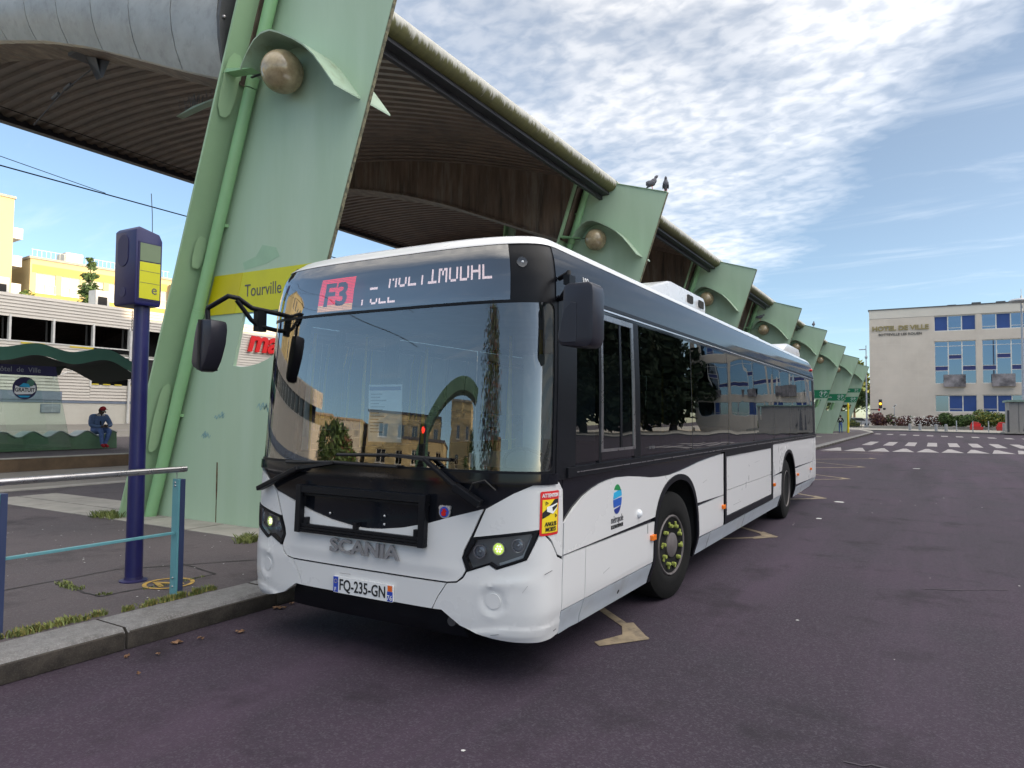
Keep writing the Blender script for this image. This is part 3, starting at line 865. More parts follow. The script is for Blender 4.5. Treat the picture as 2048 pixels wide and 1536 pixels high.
for i in range(nu):
    for j in range(nv):
        u = -.665 + (i + .5) * .365 / nu; v = 2.392 + (j + .5) * .255 / nv
        mi = 1 if j < 5 else 0
        rb.add([body(u - .0042, v - .0042, -0.043), body(u + .0042, v - .0042, -0.043), body(u + .0042, v + .0042, -0.043), body(u - .0042, v + .0042, -0.043)], [(0, 1, 2, 3)], mi)
o = rb.build('red_led_block', [M['led_red'], M['led_amber']], dsp); o['kind'] = 'stuff'
text_part('route_text', 'F3', .24, lambda u, v, d: body(-.482 + u, 2.515 + v, d - 0.041), M['led_panel'], dsp, depth=0.002, width=.24, bold=0.006)
def smoothed(P, n=4):
    out = []
    for i in range(len(P) - 1):
        p0, p1, p2, p3 = P[max(0, i - 1)], P[i], P[i + 1], P[min(len(P) - 1, i + 2)]
        for k in range(n):
            t = k / n
            out.append(tuple(.5 * (2 * b + (c - a) * t + (2 * a - 5 * b + 4 * c - d) * t * t + (3 * b - a - 3 * c + d) * t ** 3) for a, b, c, d in zip(p0, p1, p2, p3)))
    out.append(P[-1])
    return out
# --- black corner pillars, cantrail, waist
SR = s_of_y(11.95)
for sg in (1, -1):
    f = (lambda s, z, d, sg=sg: body(sg * s, z, d))
    fs = side if sg == 1 else sideR
    bp('front_pillar', M['bus_plastic'], [(1.386, 1.255), (s_of_y(.50), 1.255), (s_of_y(.50), 2.42), (1.386, 2.42)], 0.004, 0.03, (0.03, 0.08), fn=f)
    bp('cantrail', M['bus_black'], [(1.362, 2.385), (SR, 2.385), (SR, 2.748), (1.362, 2.748)], 0.002, 0.03, (0.25, 0.03), fn=f)
    bp('cantrail_trim', M['chrome'], [(.95, 2.412), (11.9, 2.412), (11.9, 2.424), (.95, 2.424)], 0.010, 0.012, (2.0, 0), fn=fs)
    bp('cantrail_gutter', M['bus_plastic'], [(.55, 2.428), (11.9, 2.428), (11.9, 2.455), (.55, 2.455)], 0.012, 0.014, (2.0, 0), fn=fs)
    FA = smoothed([(2.12, .27), (2.13, .60), (2.17, .80), (2.28, .95), (2.47, 1.055), (2.76, 1.10), (3.05, 1.06), (3.25, .94), (3.37, .75), (3.41, .55), (3.42, .27)])
    RA = smoothed([(8.06, .27), (8.08, .60), (8.14, .80), (8.28, .96), (8.47, 1.06), (8.72, 1.10), (8.97, 1.06), (9.16, .96), (9.30, .80), (9.37, .60), (9.39, .27)])
    def arch_off(P, k):
        c = (2.76 if P[0][0] < 5 else 8.72, .5); return [(c[0] + (a - c[0]) * k, c[1] + (b - c[1]) * k if b > .5 else b) for a, b in P]
    low = [(.40, .27)] + FA + RA + [(11.95, .27), (11.95, 1.345), (.40, 1.345)]
    bp('side_shell', M['bus_black'], low, -0.010, 0.02, (0.6, 0.05), fn=fs)
    fa, ra = arch_off(FA, 1.04), arch_off(RA, 1.04)
    def cut(P, z0, z1):
        out = []
        for (a, b), (c, e) in zip(P, P[1:]):
            for t in range(4):
                q = (a + (c - a) * t / 12, b + (e - b) * t / 12)
                if z0 <= q[1] <= z1: out.append(q)
        if z0 <= P[-1][1] <= z1: out.append(P[-1])
        return out
    # silver skirt in four lengths
    def halves(P, z0, z1):
        pts = cut(P, z0, z1); m = 2.76 if P[0][0] < 5 else 8.72
        return [p for p in pts if p[0] < m], [p for p in pts if p[0] > m]
    fl, frr = halves(fa, .26, .437); rl, rr = halves(ra, .26, .437)
    bp('skirt', M['bus_silver'], [(.412, .285), (.742, .272), (.742, .437), (.412, .437)], 0.002, 0.02, (0.6, 0.03), fn=fs)
    bp('skirt', M['bus_silver'], [(.752, .272)] + fl + [(fl[-1][0], .437), (.752, .437)], 0.002, 0.02, (0.6, 0.03), fn=fs)
    bp('skirt', M['bus_silver'], [(5.9, .437), (frr[0][0], .437)] + frr + [(5.9, .272)], 0.002, 0.02, (0.6, 0.03), fn=fs)
    bp('skirt', M['bus_silver'], [(5.91, .272)] + rl + [(rl[-1][0], .437), (5.91, .437)], 0.002, 0.02, (0.6, 0.03), fn=fs)
    bp('skirt', M['bus_silver'], [(11.95, .437), (rr[0][0], .437)] + rr + [(11.5, .30), (11.95, .40)], 0.002, 0.02, (0.6, 0.03), fn=fs)
    # lower white panels
    fl, frr = halves(fa, .443, .775); rl, rr = halves(ra, .443, .775)
    bp('lower_panel', M['bus_white'], rect(.412, .744, .443, .775), 0.003, 0.02, (0.6, 0.08), fn=fs)
    bp('lower_panel', M['bus_white'], [(.752, .443)] + fl + [(.752, .775)], 0.003, 0.02, (0.6, 0.08), fn=fs)
    bp('lower_panel', M['bus_white'], [(4.44, .775)] + frr + [(4.44, .443)], 0.003, 0.02, (0.6, 0.08), fn=fs)
    bp('lower_panel', M['bus_white'], [(7.36, .443)] + rl + [(7.36, .775)], 0.003, 0.02, (0.6, 0.08), fn=fs)
    bp('lower_panel', M['bus_white'], [(11.95, .775)] + rr + [(11.95, .443)], 0.003, 0.02, (0.6, 0.08), fn=fs)
    # upper white panels with the black wave above
    fl, frr = halves(fa, .784, 1.2); rl, rr = halves(ra, .784, 1.2)
    wv = [(.412, .98), (.55, 1.06), (.70, 1.12), (.85, 1.158), (.99, 1.182), (1.15, 1.198), (1.30, 1.203), (1.55, 1.193), (1.79, 1.173), (2.05, 1.148), (2.28, 1.137), (2.55, 1.133), (2.84, 1.148), (3.15, 1.170), (3.51, 1.20), (4.0, 1.226), (4.44, 1.242)]
    cap = fa
    bp('upper_panel', M['bus_white'], [(.412, .784)] + fl + [p for p in cap if fl[-1][0] < p[0] < frr[0][0]] + frr + [(4.44, .784)] + wv[::-1], 0.003, 0.02, (0.3, 0.06), fn=fs)
    bp('upper_panel', M['bus_white'], [(7.36, .784)] + rl + [p for p in ra if rl[-1][0] < p[0] < rr[0][0]] + rr + [(11.95, .784), (11.95, 1.242), (7.36, 1.242)], 0.003, 0.02, (0.6, 0.06), fn=fs)
    hf = bp('hatch_frame', M['bus_plastic'], rect(4.47, 7.33, .455, 1.262), 0.012, 0.03, (0.6, 0.1), [rect(4.55, 7.25, .530, 1.205)[::-1]], fn=fs)
    bp('hatch_panel', M['bus_white'], rect(4.56, 7.24, .535, .815), 0.002, 0.02, (0.8, 0.1), fn=fs)
    bp('hatch_panel', M['bus_white'], rect(4.56, 7.24, .822, 1.200), 0.002, 0.02, (0.8, 0.1), fn=fs)
    bp('waist_rail', M['bus_plastic'], rect(.42, 11.95, 1.262, 1.325), 0.020, 0.034, (0.6, 0.03), fn=fs)
    bp('rail_trim', M['steel'], rect(.55, 11.9, 1.288, 1.294), 0.024, 0.006, (2, 0), fn=fs)
    # side windows
    wins = [(.56, .95), (1.00, 1.66), (1.80, 3.24), (3.26, 4.70), (4.72, 6.12), (6.14, 7.54), (7.56, 8.96), (8.98, 10.36), (10.38, 11.62)]
    for i, (a, b) in enumerate(wins):
        bp('side_window', M['side_glass'] if sg == 1 else M['door_glass'], rect(a, b, 1.346, 2.384), 0.002, 0, (0.2, 0.1), fn=fs, smooth=180)
    for a, b in ((.50, .56), (.95, 1.00), (1.66, 1.80), (11.62, 11.95)):
        bp('window_pillar', M['bus_plastic'], rect(a, b, 1.33, 2.39), 0.003, 0.03, (0.2, 0.1), fn=fs)
    for a in (3.24, 4.70, 6.12, 7.54, 8.96, 10.36):
        bp('window_seal', M['ink'], rect(a, a + .02, 1.335, 2.386), 0.0005, 0.02, (0.2, 0.1), fn=fs)
    wf = bp('driver_window_frame', M['steel'], rect(.985, 1.675, 1.40, 2.385), 0.008, 0.006, (0.3, 0.1), [rect(1.02, 1.635, 1.42, 2.345)[::-1]], fn=fs)
    bp('window_bar', M['bus_plastic'], rect(1.36, 1.40, 1.40, 2.36), 0.006, 0.01, (0.3, 0.1), fn=fs)
    # arches and markers
    for P, nm in ((FA, 'arch_trim'), (RA, 'arch_trim')):
        o_ = arch_off(P, 1.045); i_ = arch_off(P, 0.96)
        bp(nm, M['bus_plastic'], o_ + i_[::-1], 0.012, 0.02, (0.2, 0.1), fn=fs)
        mb = MB(); k = len(P)
        outer = [fs(a, b, -0.01) for a, b in P]; inner = [(p[0] - sg * .62, p[1], p[2]) for p in outer]
        mb.add(outer + inner, [(i, i + 1, i + 1 + k, i + k) for i in range(k - 1)])
        mb.add(inner, [tuple(range(k))])
        mb.build('arch_liner', M['underbody'], bus, fix=False)
    for y, z in ((2.06, .655), (4.40, .655), (7.42, .655), (9.60, .655), (11.2, .655)):
        mb = MB(); mb.prism(rounded(y - .045, y + .045, z - .022, z + .022, .008), fs, 0.0, 0.03)
        mb.build('side_marker', M['amber'], bus, bevel=0.004)
    MB().ball(fs(1.75, .885, 0.0), (.035, .035, .035), 16, 10).build('side_indicator', M['drl'], bus, smooth=60)
    MB().ball(fs(11.75, 2.60, 0.0), (.04, .05, .03), 12, 8).build('rear_marker_lamp', M['red_lens'], bus, smooth=60)
# number on the cantrail
text_part('fleet_number', '102', .085, lambda u, v, d: side(.74 + u, 2.575 + v, d + .004), M['print_white'], bus)
text_part('window_print', 'service', .05, lambda u, v, d: side(2.06 + u, 1.40 + v, d + .004), M['ink_grey'], bus)
# --- city logo
def ell(a, b, tilt=0.0, n=14):
    """slice of the oval between heights a and b (fractions of its half height)"""
    rx, rz = .082, .108
    P = []
    for i in range(n + 1):
        t = a + (b - a) * i / n; P.append((rx * math.sqrt(max(0, 1 - t * t)), rz * t))
    L = [(-u, v) for u, v in reversed(P)]
    return [(1.30 + u, 1.045 + v + tilt * u) for u, v in P + L]
lg = MB().prism(ell(.60, 1.0, -0.12), side, 0.003, 0.0055).build('city_logo', M['logo_green'], bus)
MB().prism(ell(.10, .54, 0.10), side, 0.003, 0.0055).build('logo_band', M['logo_cyan'], lg)
MB().prism(ell(-.50, .03, 0.06), side, 0.003, 0.0055).build('logo_band', M['logo_blue'], lg)
MB().prism(ell(-1.0, -.58, 0.14), side, 0.003, 0.0055).build('logo_band', M['logo_navy'], lg)
text_part('logo_text', 'métropole', .075, lambda u, v, d: side(1.295 + u, .900 + v, d + .0045), M['ink_grey'], lg, width=.235)
text_part('logo_text', 'ROUENNORMANDIE', .04, lambda u, v, d: side(1.295 + u, .848 + v, d + .0045), M['ink'], lg, width=.235)
# --- warning sticker
sx, sz = 1.345, 1.062
def stk(u, v, d=0.0): return body(sx + u, sz + v, d)
st = patch(rounded(-.084, .084, -.133, .133, .012), stk, 0.004, 0.002, (0.03, 0.05)).build('warning_sticker', M['sticker_red'], bus, smooth=60)
patch(rect(-.070, .070, -.117, .083), stk, 0.0062, 0.002, (0.03, 0.05)).build('yellow_field', M['sticker_yellow'], st, smooth=60)
text_part('sticker_text', 'ATTENTION', .032, lambda u, v, d: stk(u, v + .107, d + .005), M['print_white'], st, width=.145, bold=0.0008)
text_part('sticker_text', 'ANGLES', .035, lambda u, v, d: stk(u, v - .065, d + .0072), M['ink'], st, width=.105, bold=0.0008)
text_part('sticker_text', 'MORTS', .035, lambda u, v, d: stk(u, v - .097, d + .0072), M['ink'], st, width=.092, bold=0.0008)
patch([(-.070, .005), (-.070, -.03), (-.02, -.01), (.070, .06), (.070, .083), (.03, .083)], stk, 0.0078, 0.001, (0.03, 0.05)).build('black_stripe', M['ink'], st, smooth=60)
patch([(-.040, .012), (.012, -.004), (.055, .030), (.055, .058), (.005, .048), (-.040, .040)], stk, 0.0095, 0.001, (0.03, 0.05)).build('bus_picture', M['print_white'], st, smooth=60)
patch([(.002, .036), (.052, .050), (.052, .036), (.010, .012)], stk, 0.011, 0.001, (0.03, 0.05)).build('window_stripe', M['ink'], st, smooth=60)
for u, v in ((-.05, .062), (.036, -.018)):
    patch([(u, v - .012), (u, v + .012), (u + .022, v)], stk, 0.0095, 0.001, (0.03, 0.05), [[(u + .003, v - .007), (u + .015, v), (u + .003, v + .007)]]).build('triangle_mark', M['ink'], st, smooth=60)
MB().prism(rect(.090, .108, .095, .135), stk, 0.004, 0.005).build('white_tag', M['print_white'], bus)
# --- roof
U = 40
rows = [0, .02, .05, .09, .15, .25, .4, .6, .9, 1.5] + [1.5 + i for i in range(1, 11)] + [11.55]
mb = MB()
xs = [math.copysign(1 - (1 - abs(t)) ** 1.6, t) for t in [(-1 + 2 * i / U) for i in range(U + 1)]]
ring = []
for t in xs:
    s = s_of_x(t * 1.262); p = body(s, 2.82); ring.append((t * 1.093, p[1]))
vs = []
yend = 11.95
for v in rows:
    for i, t in enumerate(xs):
        x, y0 = ring[i]
        y = y0 + (yend - y0) * v / 11.55
        u = min(1, v / .7); rmp = math.sqrt(max(0, 1 - (1 - u) ** 2))
        vs.append((x, y, 2.82 + .055 * rmp * max(0, 1 - abs(t) ** 3.2) ** .6))
n = U + 1
mb.add(vs, [(r * n + i, r * n + i + 1, (r + 1) * n + i + 1, (r + 1) * n + i) for r in range(len(rows) - 1) for i in range(U)])
rf = mb.build('roof', M['bus_white'], bus, smooth=50)
for sg in (1, -1):
    f = (lambda s, z, d, sg=sg: body(sg * s, z, d))
    patch(rect(0.0, SR, 2.752, 2.822), f, 0.004, 0.02, (0.04, 0.015)).build('roof_edge', M['bus_white'], rf, smooth=60)
def pod(name, y0, y1, hw, z1, nose, tail, mat=M['bus_white']):
    P = [(y0, 2.86), (y0 + nose, z1), (y1 - tail * .4, z1), (y1 - tail * .08, z1 - .05), (y1, 2.98 if tail < .5 else 2.9), (y1, 2.84)]
    mb = MB(); mb.prism(P, lambda a, b, d: (d, a, b), -hw, hw)
    return mb.build(name, mat, rf, smooth=30, bevel=0.05)
p1_ = pod('roof_pod', 2.75, 5.05, .92, 3.10, .95, .2)
for k in range(4):
    mb = MB(); mb.prism(rounded(-.80 + k * .42, -.47 + k * .42, 2.93, 3.05, .02), lambda u, v, d: (u, 5.052 + d, v), 0, 0.006)
    mb.build('intake_grille', M['underbody'], rf)
for y0 in (4.25, 4.70):
    mb = MB(); mb.prism(rounded(y0, y0 + .22, 2.95, 3.04, .02), lambda u, v, d: (.922 + d, u, v), 0, 0.006)
    mb.build('intake_grille', M['underbody'], rf)
pod('roof_hatch', 5.35, 7.0, .80, 2.985, .5, .5)
pod('roof_cover', 7.1, 8.5, .90, 2.955, .4, .4)
pod('engine_cover', 9.9, 11.9, 1.0, 3.04, .6, .3)
# --- rear end
prof = [(z, body(s_of_y(9), z)[0]) for z in (.34, .45, .6, 1.26, 1.9, 2.42, 2.55, 2.66, 2.76, 2.82)]
outl = [(x, z) for z, x in prof] + [(.6, 2.88), (-.6, 2.88)] + [(-x, z) for z, x in reversed(prof)]
mb = MB(); mb.prism(outl, lambda u, v, d: (u, 11.95 + d, v), 0, .07)
re_ = mb.build('rear_panel', M['bus_white'], bus, bevel=0.03, smooth=30)
MB().prism(rounded(-1.0, 1.0, 1.5, 2.35, .05), lambda u, v, d: (u, 12.02 + d, v), 0, .006).build('rear_window', M['bus_black'], re_)
for sg in (-1, 1):
    MB().prism(rounded(sg * 1.08 - .07, sg * 1.08 + .07, .8, 1.35, .03), lambda u, v, d: (u, 12.02 + d, v), 0, .012).build('tail_lamp', M['red_lens'], re_)
# --- chassis and floor
MB().box(-1.20, 1.20, .75, 2.05, .30, .36).box(-1.20, 1.20, 3.45, 8.0, .30, .36).box(-1.2, 1.2, 9.42, 11.9, .36, .42).box(-.63, .63, 1.9, 9.6, .30, .45).box(-1.15, 1.15, .32, .75, .34, .5).build('underfloor', M['underbody'], bus)
for y in (2.76, 8.72):
    mb = MB(); mb.tube([(-1.0, y, .48), (1.0, y, .48)], .09, 10); mb.build('axle', M['underbody'], bus)
def wheel(rear):
    x1 = .14
    mb = MB()
    mb.lathe([(.27, -.14), (.33, -.15), (.44, -.14), (.475, -.12), (.483, -.09), (.483, .09), (.475, .12), (.44, .138), (.40, .146), (.345, .148), (.31, .150), (.285, .138), (.27, .13)], axis='x', n=48)
    t = mb.build('wheel', M['rubber'], bus, smooth=40, local=True)
    mb = MB()
    if not rear:
        mb.lathe([(.276, -.1), (.276, .10), (.272, .135), (.264, .143), (.252, .138), (.240, .095), (.225, .092), (.205, .118), (.155, .130), (.150, .100), (.115, .095), (.110, .142), (.096, .150), (.0, .152)], axis='x', n=40)
    else:
        mb.lathe([(.30, -.1), (.30, .13), (.293, .148), (.284, .150), (.275, .13), (.262, .0), (.20, -.02), (.14, -.02), (.135, .08), (.12, .09), (0, .092)], axis='x', n=40)
    r = mb.build('rim', M['rim'], t, smooth=35, local=True)
    nx = .130 if not rear else -.02
    protos = []
    for k in range(10):
        a = 2 * PI * (k + .3) / 10
        mb = MB(); mb.lathe([(.019, nx - .01), (.019, nx + .016), (.016, nx + .034), (.0, nx + .038)], (0, .178 * math.cos(a), .178 * math.sin(a)), 'x', 8)
        mb.bar((nx + .012, .178 * math.cos(a), .178 * math.sin(a)), (nx + .012, .215 * math.cos(a + .12), .215 * math.sin(a + .12)), .022, .012, up=(1, 0, 0))
        mb.build('nut_indicator', M['nut_yellow'] if not rear else M['rim'], r if False else t, smooth=30, local=True)
    return t
wf_ = wheel(False); wf_.location = (1.085, 2.76, .483); wf_.rotation_euler = (0.3, 0, R(-7))
def copy_part(o, parent):
    c = o.copy(); COL.objects.link(c); c.parent = parent
    for ch in list(o.children): copy_part(ch, c)
    return c
w2 = copy_part(wf_, bus); w2.location = (-1.105, 2.76, .483); w2.rotation_euler = (0, 0, R(173))
w3 = wheel(True); w3.location = (1.095, 8.72, .483)
w4 = copy_part(w3, bus); w4.location = (-1.095, 8.72, .483); w4.rotation_euler = (0, 0, PI)
# --- scuffs and small seams
for pts, w in (([(1.30, .70), (1.36, .715)], .003), ([(1.44, .33), (1.47, .335)], .004), ([(1.00, .335), (1.05, .345)], .002), ([(-.2, .575), (-.1, .578)], .0015), ([(1.17, .60), (1.2, .64)], .0015)):
    (a, b), (c, e) = pts
    MB().prism([(a, b), (c, e), (c, e + w), (a, b + w)], body, 0.010, 0.0125).build('scuff', M['ink_grey'], bus)
for y0, z0, y1, z1 in ((1.05, .55, 1.16, .57), (4.9, .62, 5.3, .625), (6.1, 1.05, 6.4, 1.06), (3.6, .98, 3.75, 1.0), (10.4, .9, 10.8, .905)):
    MB().prism([(y0, z0), (y1, z1), (y1, z1 + .004), (y0, z0 + .004)], side, 0.003, 0.0045).build('scuff', M['interior_grey'], bus)
MB().prism(rect(1.955, 1.962, .70, .776), side, 0.003, 0.0045).build('panel_seam', M['ink'], bus)
for y0 in (3.9, 5.55, 8.0, 10.2):
    MB().prism(rect(y0, y0 + .005, .275, .437), side, 0.002, 0.004).build('panel_seam', M['ink_grey'], bus)
MB().prism(circle(1.42, .34, .016, 14), side, 0.002, 0.004).build('jacking_hole', M['ink'], bus)
# --- wipers
def onb(s, z, d): return body(s, z, d)
wp = MB().bar(onb(-1.10, 1.085, .045), onb(-.60, 1.268, .055), .055, .035).build('wiper_arm', M['bus_plastic'], bus, bevel=.008)
mb = MB(); mb.tube([onb(-.78, 1.300, .03), onb(-.3, 1.318, .022), onb(.27, 1.312, .03)], .011, 8); mb.bar(onb(-.60, 1.268, .055), onb(-.30, 1.317, .035), .02, .02)
mb.build('wiper_blade', M['ink'], wp)
wp = MB().bar(onb(.905, 1.115, .045), onb(.735, 1.215, .055), .065, .045).bar(onb(.76, 1.20, .055), onb(.50, 1.372, .05), .042, .022).build('wiper_arm', M['bus_plastic'], bus, bevel=.006)
mb = MB(); mb.tube([onb(-.27, 1.372, .022), onb(.2, 1.385, .018), onb(.67, 1.372, .022)], .011, 8); mb.bar(onb(.50, 1.372, .05), onb(.2, 1.387, .03), .02, .02)
mb.build('wiper_blade', M['ink'], wp)
mb = MB(); mb.tube([onb(.80, 1.14, .03), onb(.86, 1.24, .06), onb(.93, 1.26, .05), onb(.99, 1.20, .02)], .006, 6); mb.build('washer_hose', M['ink'], bus)
# --- mirrors
mo = [(1.445, 2.405), (1.475, 2.42), (1.61, 2.42), (1.632, 2.40), (1.638, 2.36), (1.638, 2.10), (1.625, 2.06), (1.59, 2.045), (1.43, 2.06), (1.412, 2.08), (1.408, 2.13), (1.43, 2.20), (1.442, 2.30)]
m1 = MB().prism(mo, lambda u, v, d: (u, d, v), .03, .20).build('driver_mirror', M['mirror_shell'], bus, bevel=.022, smooth=40)
MB().prism([(1.42, 2.09), (1.45, 2.075), (1.535, 2.075), (1.535, 2.30), (1.50, 2.31), (1.455, 2.27), (1.437, 2.2)], lambda u, v, d: (u, .03 - d, v), -.01, .004).build('mirror_cover', M['mirror_shell'], m1, bevel=.004)
mb = MB(); mb.tube([(1.24, .40, 2.53), (1.36, .28, 2.53), (1.44, .12, 2.50), (1.455, .10, 2.42)], .016, 8); mb.tube([(1.25, .40, 2.40), (1.38, .2, 2.40), (1.43, .12, 2.36)], .018, 8); mb.box(1.435, 1.475, .06, .14, 2.42, 2.475)
mb.build('mirror_arm', M['bus_plastic'], m1, smooth=40)
mo = [(-1.295, 2.342), (-1.43, 2.352), (-1.465, 2.335), (-1.485, 2.25), (-1.51, 2.10), (-1.517, 2.03), (-1.50, 1.995), (-1.42, 1.958), (-1.395, 1.965), (-1.345, 2.04), (-1.30, 2.16), (-1.285, 2.27)]
m2 = MB().prism(mo, lambda u, v, d: (u, d, v), -.27, -.12).build('kerb_mirror', M['mirror_shell'], bus, bevel=.028, smooth=40)
mb = MB(); mb.box(-1.42, -1.405, -.285, -.115, 1.97, 2.345); mb.build('mirror_seam', M['ink'], m2)
mb = MB()
mb.tube([body(-1.16, 2.43, 0), (-1.20, .02, 2.455), (-1.21, -.10, 2.515), (-1.245, -.16, 2.525), (-1.37, -.19, 2.465), (-1.435, -.19, 2.445), (-1.44, -.19, 2.42), (-1.43, -.19, 2.34)], .019, 10)
mb.tube([body(-1.17, 2.30, 0), (-1.17, .06, 2.32), (-1.18, 0, 2.36), (-1.215, -.11, 2.50)], .017, 10)
mb.box(-1.205, -1.15, .04, .12, 2.28, 2.44)
mb.build('mirror_arm', M['bus_plastic'], m2, smooth=50)
# --- interior
it = MB().box(-1.18, 1.18, .42, 11.8, .36, .40).build('floor', M['interior_dark'], bus)
MB().box(-1.14, 1.14, .75, 11.8, 2.44, 2.47).build('ceiling', M['interior_light'], bus)
MB().box(-1.18, 1.18, .42, .80, .80, 1.20).box(.25, 1.12, .78, .98, 1.0, 1.26).build('dashboard', M['interior_dark'], bus, bevel=.03)
mb = MB()
for k in range(24):
    a = 2 * PI * k / 24; b = 2 * PI * (k + 1) / 24
    f = lambda t: (.68 + .22 * math.cos(t), 1.05 - .13 * math.sin(t), 1.24 + .17 * math.sin(t))
    mb.tube([f(a), f(b)], .015, 6, caps=False)
mb.tube([(.68, .95, 1.1), (.68, 1.05, 1.24)], .03, 8); mb.build('steering_wheel', M['interior_dark'], bus)
def seat(x, y, w=.42, mat=M['seat_blue']):
    mb = MB(); mb.box(x - w / 2, x + w / 2, y, y + .42, .78, .86); mb.box(x - w / 2, x + w / 2, y + .38, y + .46, .80, 1.45); mb.box(x - .05, x + .05, y + .1, y + .3, .4, .8)
    return mb.build('seat', mat, bus, bevel=.02)
seat(.66, 1.35, .5, M['interior_dark'])
for y in (3.6, 4.4, 5.2, 7.4, 8.4, 9.3, 10.2, 11.1):
    for x in (-.95, -.52, .52, .95):
        if y < 7 and x < 0 and y > 4: continue
        seat(x, y)
MB().box(.10, 1.15, 1.95, 1.99, .4, 2.2).box(.09, .13, 1.1, 1.95, .4, 1.35).build('cab_partition', M['interior_grey'], bus)
for x, y in ((.2, 2.1), (-.3, 2.4), (-.3, 3.5), (.3, 4.3), (-.35, 5.5), (.3, 6.6), (-.35, 7.2), (.3, 8.8)):
    mb = MB(); mb.tube([(x, y, .4), (x, y, 2.44)], .018, 8); mb.build('grab_pole', M['rail_yellow'], bus)
ps = MB().box(-.15, .15, .18, .184, 1.46, 1.86).build('notice_sheet', M['print_white'], bus)
MB().box(-.14, .14, .176, .1785, 1.82, 1.845).build('notice_header', M['logo_navy'], ps)
mb = MB()
for k in range(13):
    z = 1.79 - k * .022
    mb.box(-.13, -.13 + .07 + .11 * random.random(), .177, .1788, z, z + .006)
o = mb.build('notice_lines', M['ink_grey'], ps); o['kind'] = 'stuff'
MB().box(-1.05, 1.05, 11.6, 11.7, .4, 2.3).build('rear_wall', M['interior_grey'], bus)
# ------------------------------------------------------------------ ground, road, kerb, pavement
road = ground_sheet('road', rect(-420, 420, -300, 1200), 0.0, M['asphalt'])
KX = -1.57
PX = -11.35
pave = ground_sheet('pavement', [(-1.955, -14), (-1.955, 78), (-4.0, 92), (-6.5, 95), (PX, 95), (PX, -14)], 0.15, M['pave_asphalt'])
ground_sheet('pavement', [(-1.9, 78.0), (-1.575, 70.0), (-1.575, 78.0), (-2.3, 86), (-4.2, 94), (-4.4, 92)], 0.149, M['concrete'])
lane = ground_sheet('bus_lane', [(PX - .33, -40), (PX - .33, 95), (-15.9, 95), (-15.9, -40)], 0.146, M['lane_grey'])
mb = MB(); mb.box(PX - .32, PX + .01, -40, 95, 0.0, .168); o = mb.build('lane_kerb', M['concrete'], bevel=.01); o['kind'] = 'structure'
mb = MB(); mb.box(-29.0, -16.12, -30, 60, 0, .448); o = mb.build('platform', M['pave_asphalt']); o['kind'] = 'structure'; plat = o
mb = MB(); mb.box(-16.125, -15.9, -30, 60, 0, .452); o = mb.build('platform_edge', [M['platform_face']], plat)
mb = MB(); mb.box(-16.2, -15.88, -30, 60, .453, .475); o = mb.build('edge_stone', [M['concrete']], plat, bevel=.006)
sl = MB(); sl.add([(-29.0, -60, .30), (-29.0, 120, .30), (-35.2, 120, .95), (-35.2, -60, .95)], [(0, 1, 2, 3)])
sl.add([(-35.2, -60, .95), (-35.2, 120, .95), (-190, 160, 1.0), (-190, -90, 1.0)], [(0, 1, 2, 3)])
o = sl.build('access_road', M['lane_grey']); o['kind'] = 'structure'
for x in (-30.4, -32.3):
    z = .30 + (-29 - x) / 6.2 * .65
    mb = MB(); mb.add([(x, 2, z + .006), (x, 60, z + .006), (x - .14, 60, z + .021), (x - .14, 2, z + .021)], [(0, 1, 2, 3)]); mb.build('lane_line', M['road_paint'], o)
# kerb stones, each its own piece
kerb = MB().box(-1.93, -1.60, -14, 78, 0.0, .10).build('kerb', M['stone']); kerb['kind'] = 'structure'
proto = None
y = -0.662 - 1.32 * 8
k = 0
while y < 77:
    L = 1.32
    if proto is None:
        mb = MB(); mb.prism([(-.19, 0), (.19, 0), (.19, .118), (.155, .152), (-.19, .154)], lambda u, v, d: (u, d, v), .007, L - .007)
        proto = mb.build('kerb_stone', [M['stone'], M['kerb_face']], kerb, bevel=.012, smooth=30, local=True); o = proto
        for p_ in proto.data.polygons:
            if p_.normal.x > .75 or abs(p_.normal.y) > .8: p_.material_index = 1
    else:
        o = proto.copy(); COL.objects.link(o)
    o.location = (-1.762 + random.uniform(-.006, .006), y, random.uniform(-.004, .003)); o.rotation_euler = (0, random.uniform(-.006, .006), random.uniform(-.003, .003))
    y += L; k += 1
# joints and patch outlines in the pavement
def strip(name, pts, w, z, mat, parent):
    mb = MB()
    for a, b in zip(pts, pts[1:]):
        d = (Vector((*b, 0)) - Vector((*a, 0))); n = Vector((-d.y, d.x, 0)).normalized() * w / 2
        j = random.uniform(.7, 1.3)
        mb.add([(a[0] - n.x * j, a[1] - n.y * j, z), (b[0] - n.x * j, b[1] - n.y * j, z), (b[0] + n.x * j, b[1] + n.y * j, z), (a[0] + n.x * j, a[1] + n.y * j, z)], [(0, 1, 2, 3)])
    return mb.build(name, mat, parent, fix=False)
def wob(a, b, n, amp):
    return [(a[0] + (b[0] - a[0]) * i / n + random.uniform(-amp, amp), a[1] + (b[1] - a[1]) * i / n + random.uniform(-amp, amp)) for i in range(n + 1)]
strip('pavement_joint', wob((-3.42, -3.5), (-3.42, .33), 26, .012) + wob((-3.42, .34), (-2.5, 1.6), 8, .01) + wob((-2.45, 1.7), (-2.2, 6.0), 16, .012), .018, .154, M['seam'], pave)
strip('pavement_joint', wob((-3.32, -.26), (-2.58, -.30), 10, .012) + wob((-2.56, -.28), (-2.47, .70), 12, .01) + wob((-2.47, .72), (-3.2, .85), 6, .01), .018, .1545, M['seam'], pave)
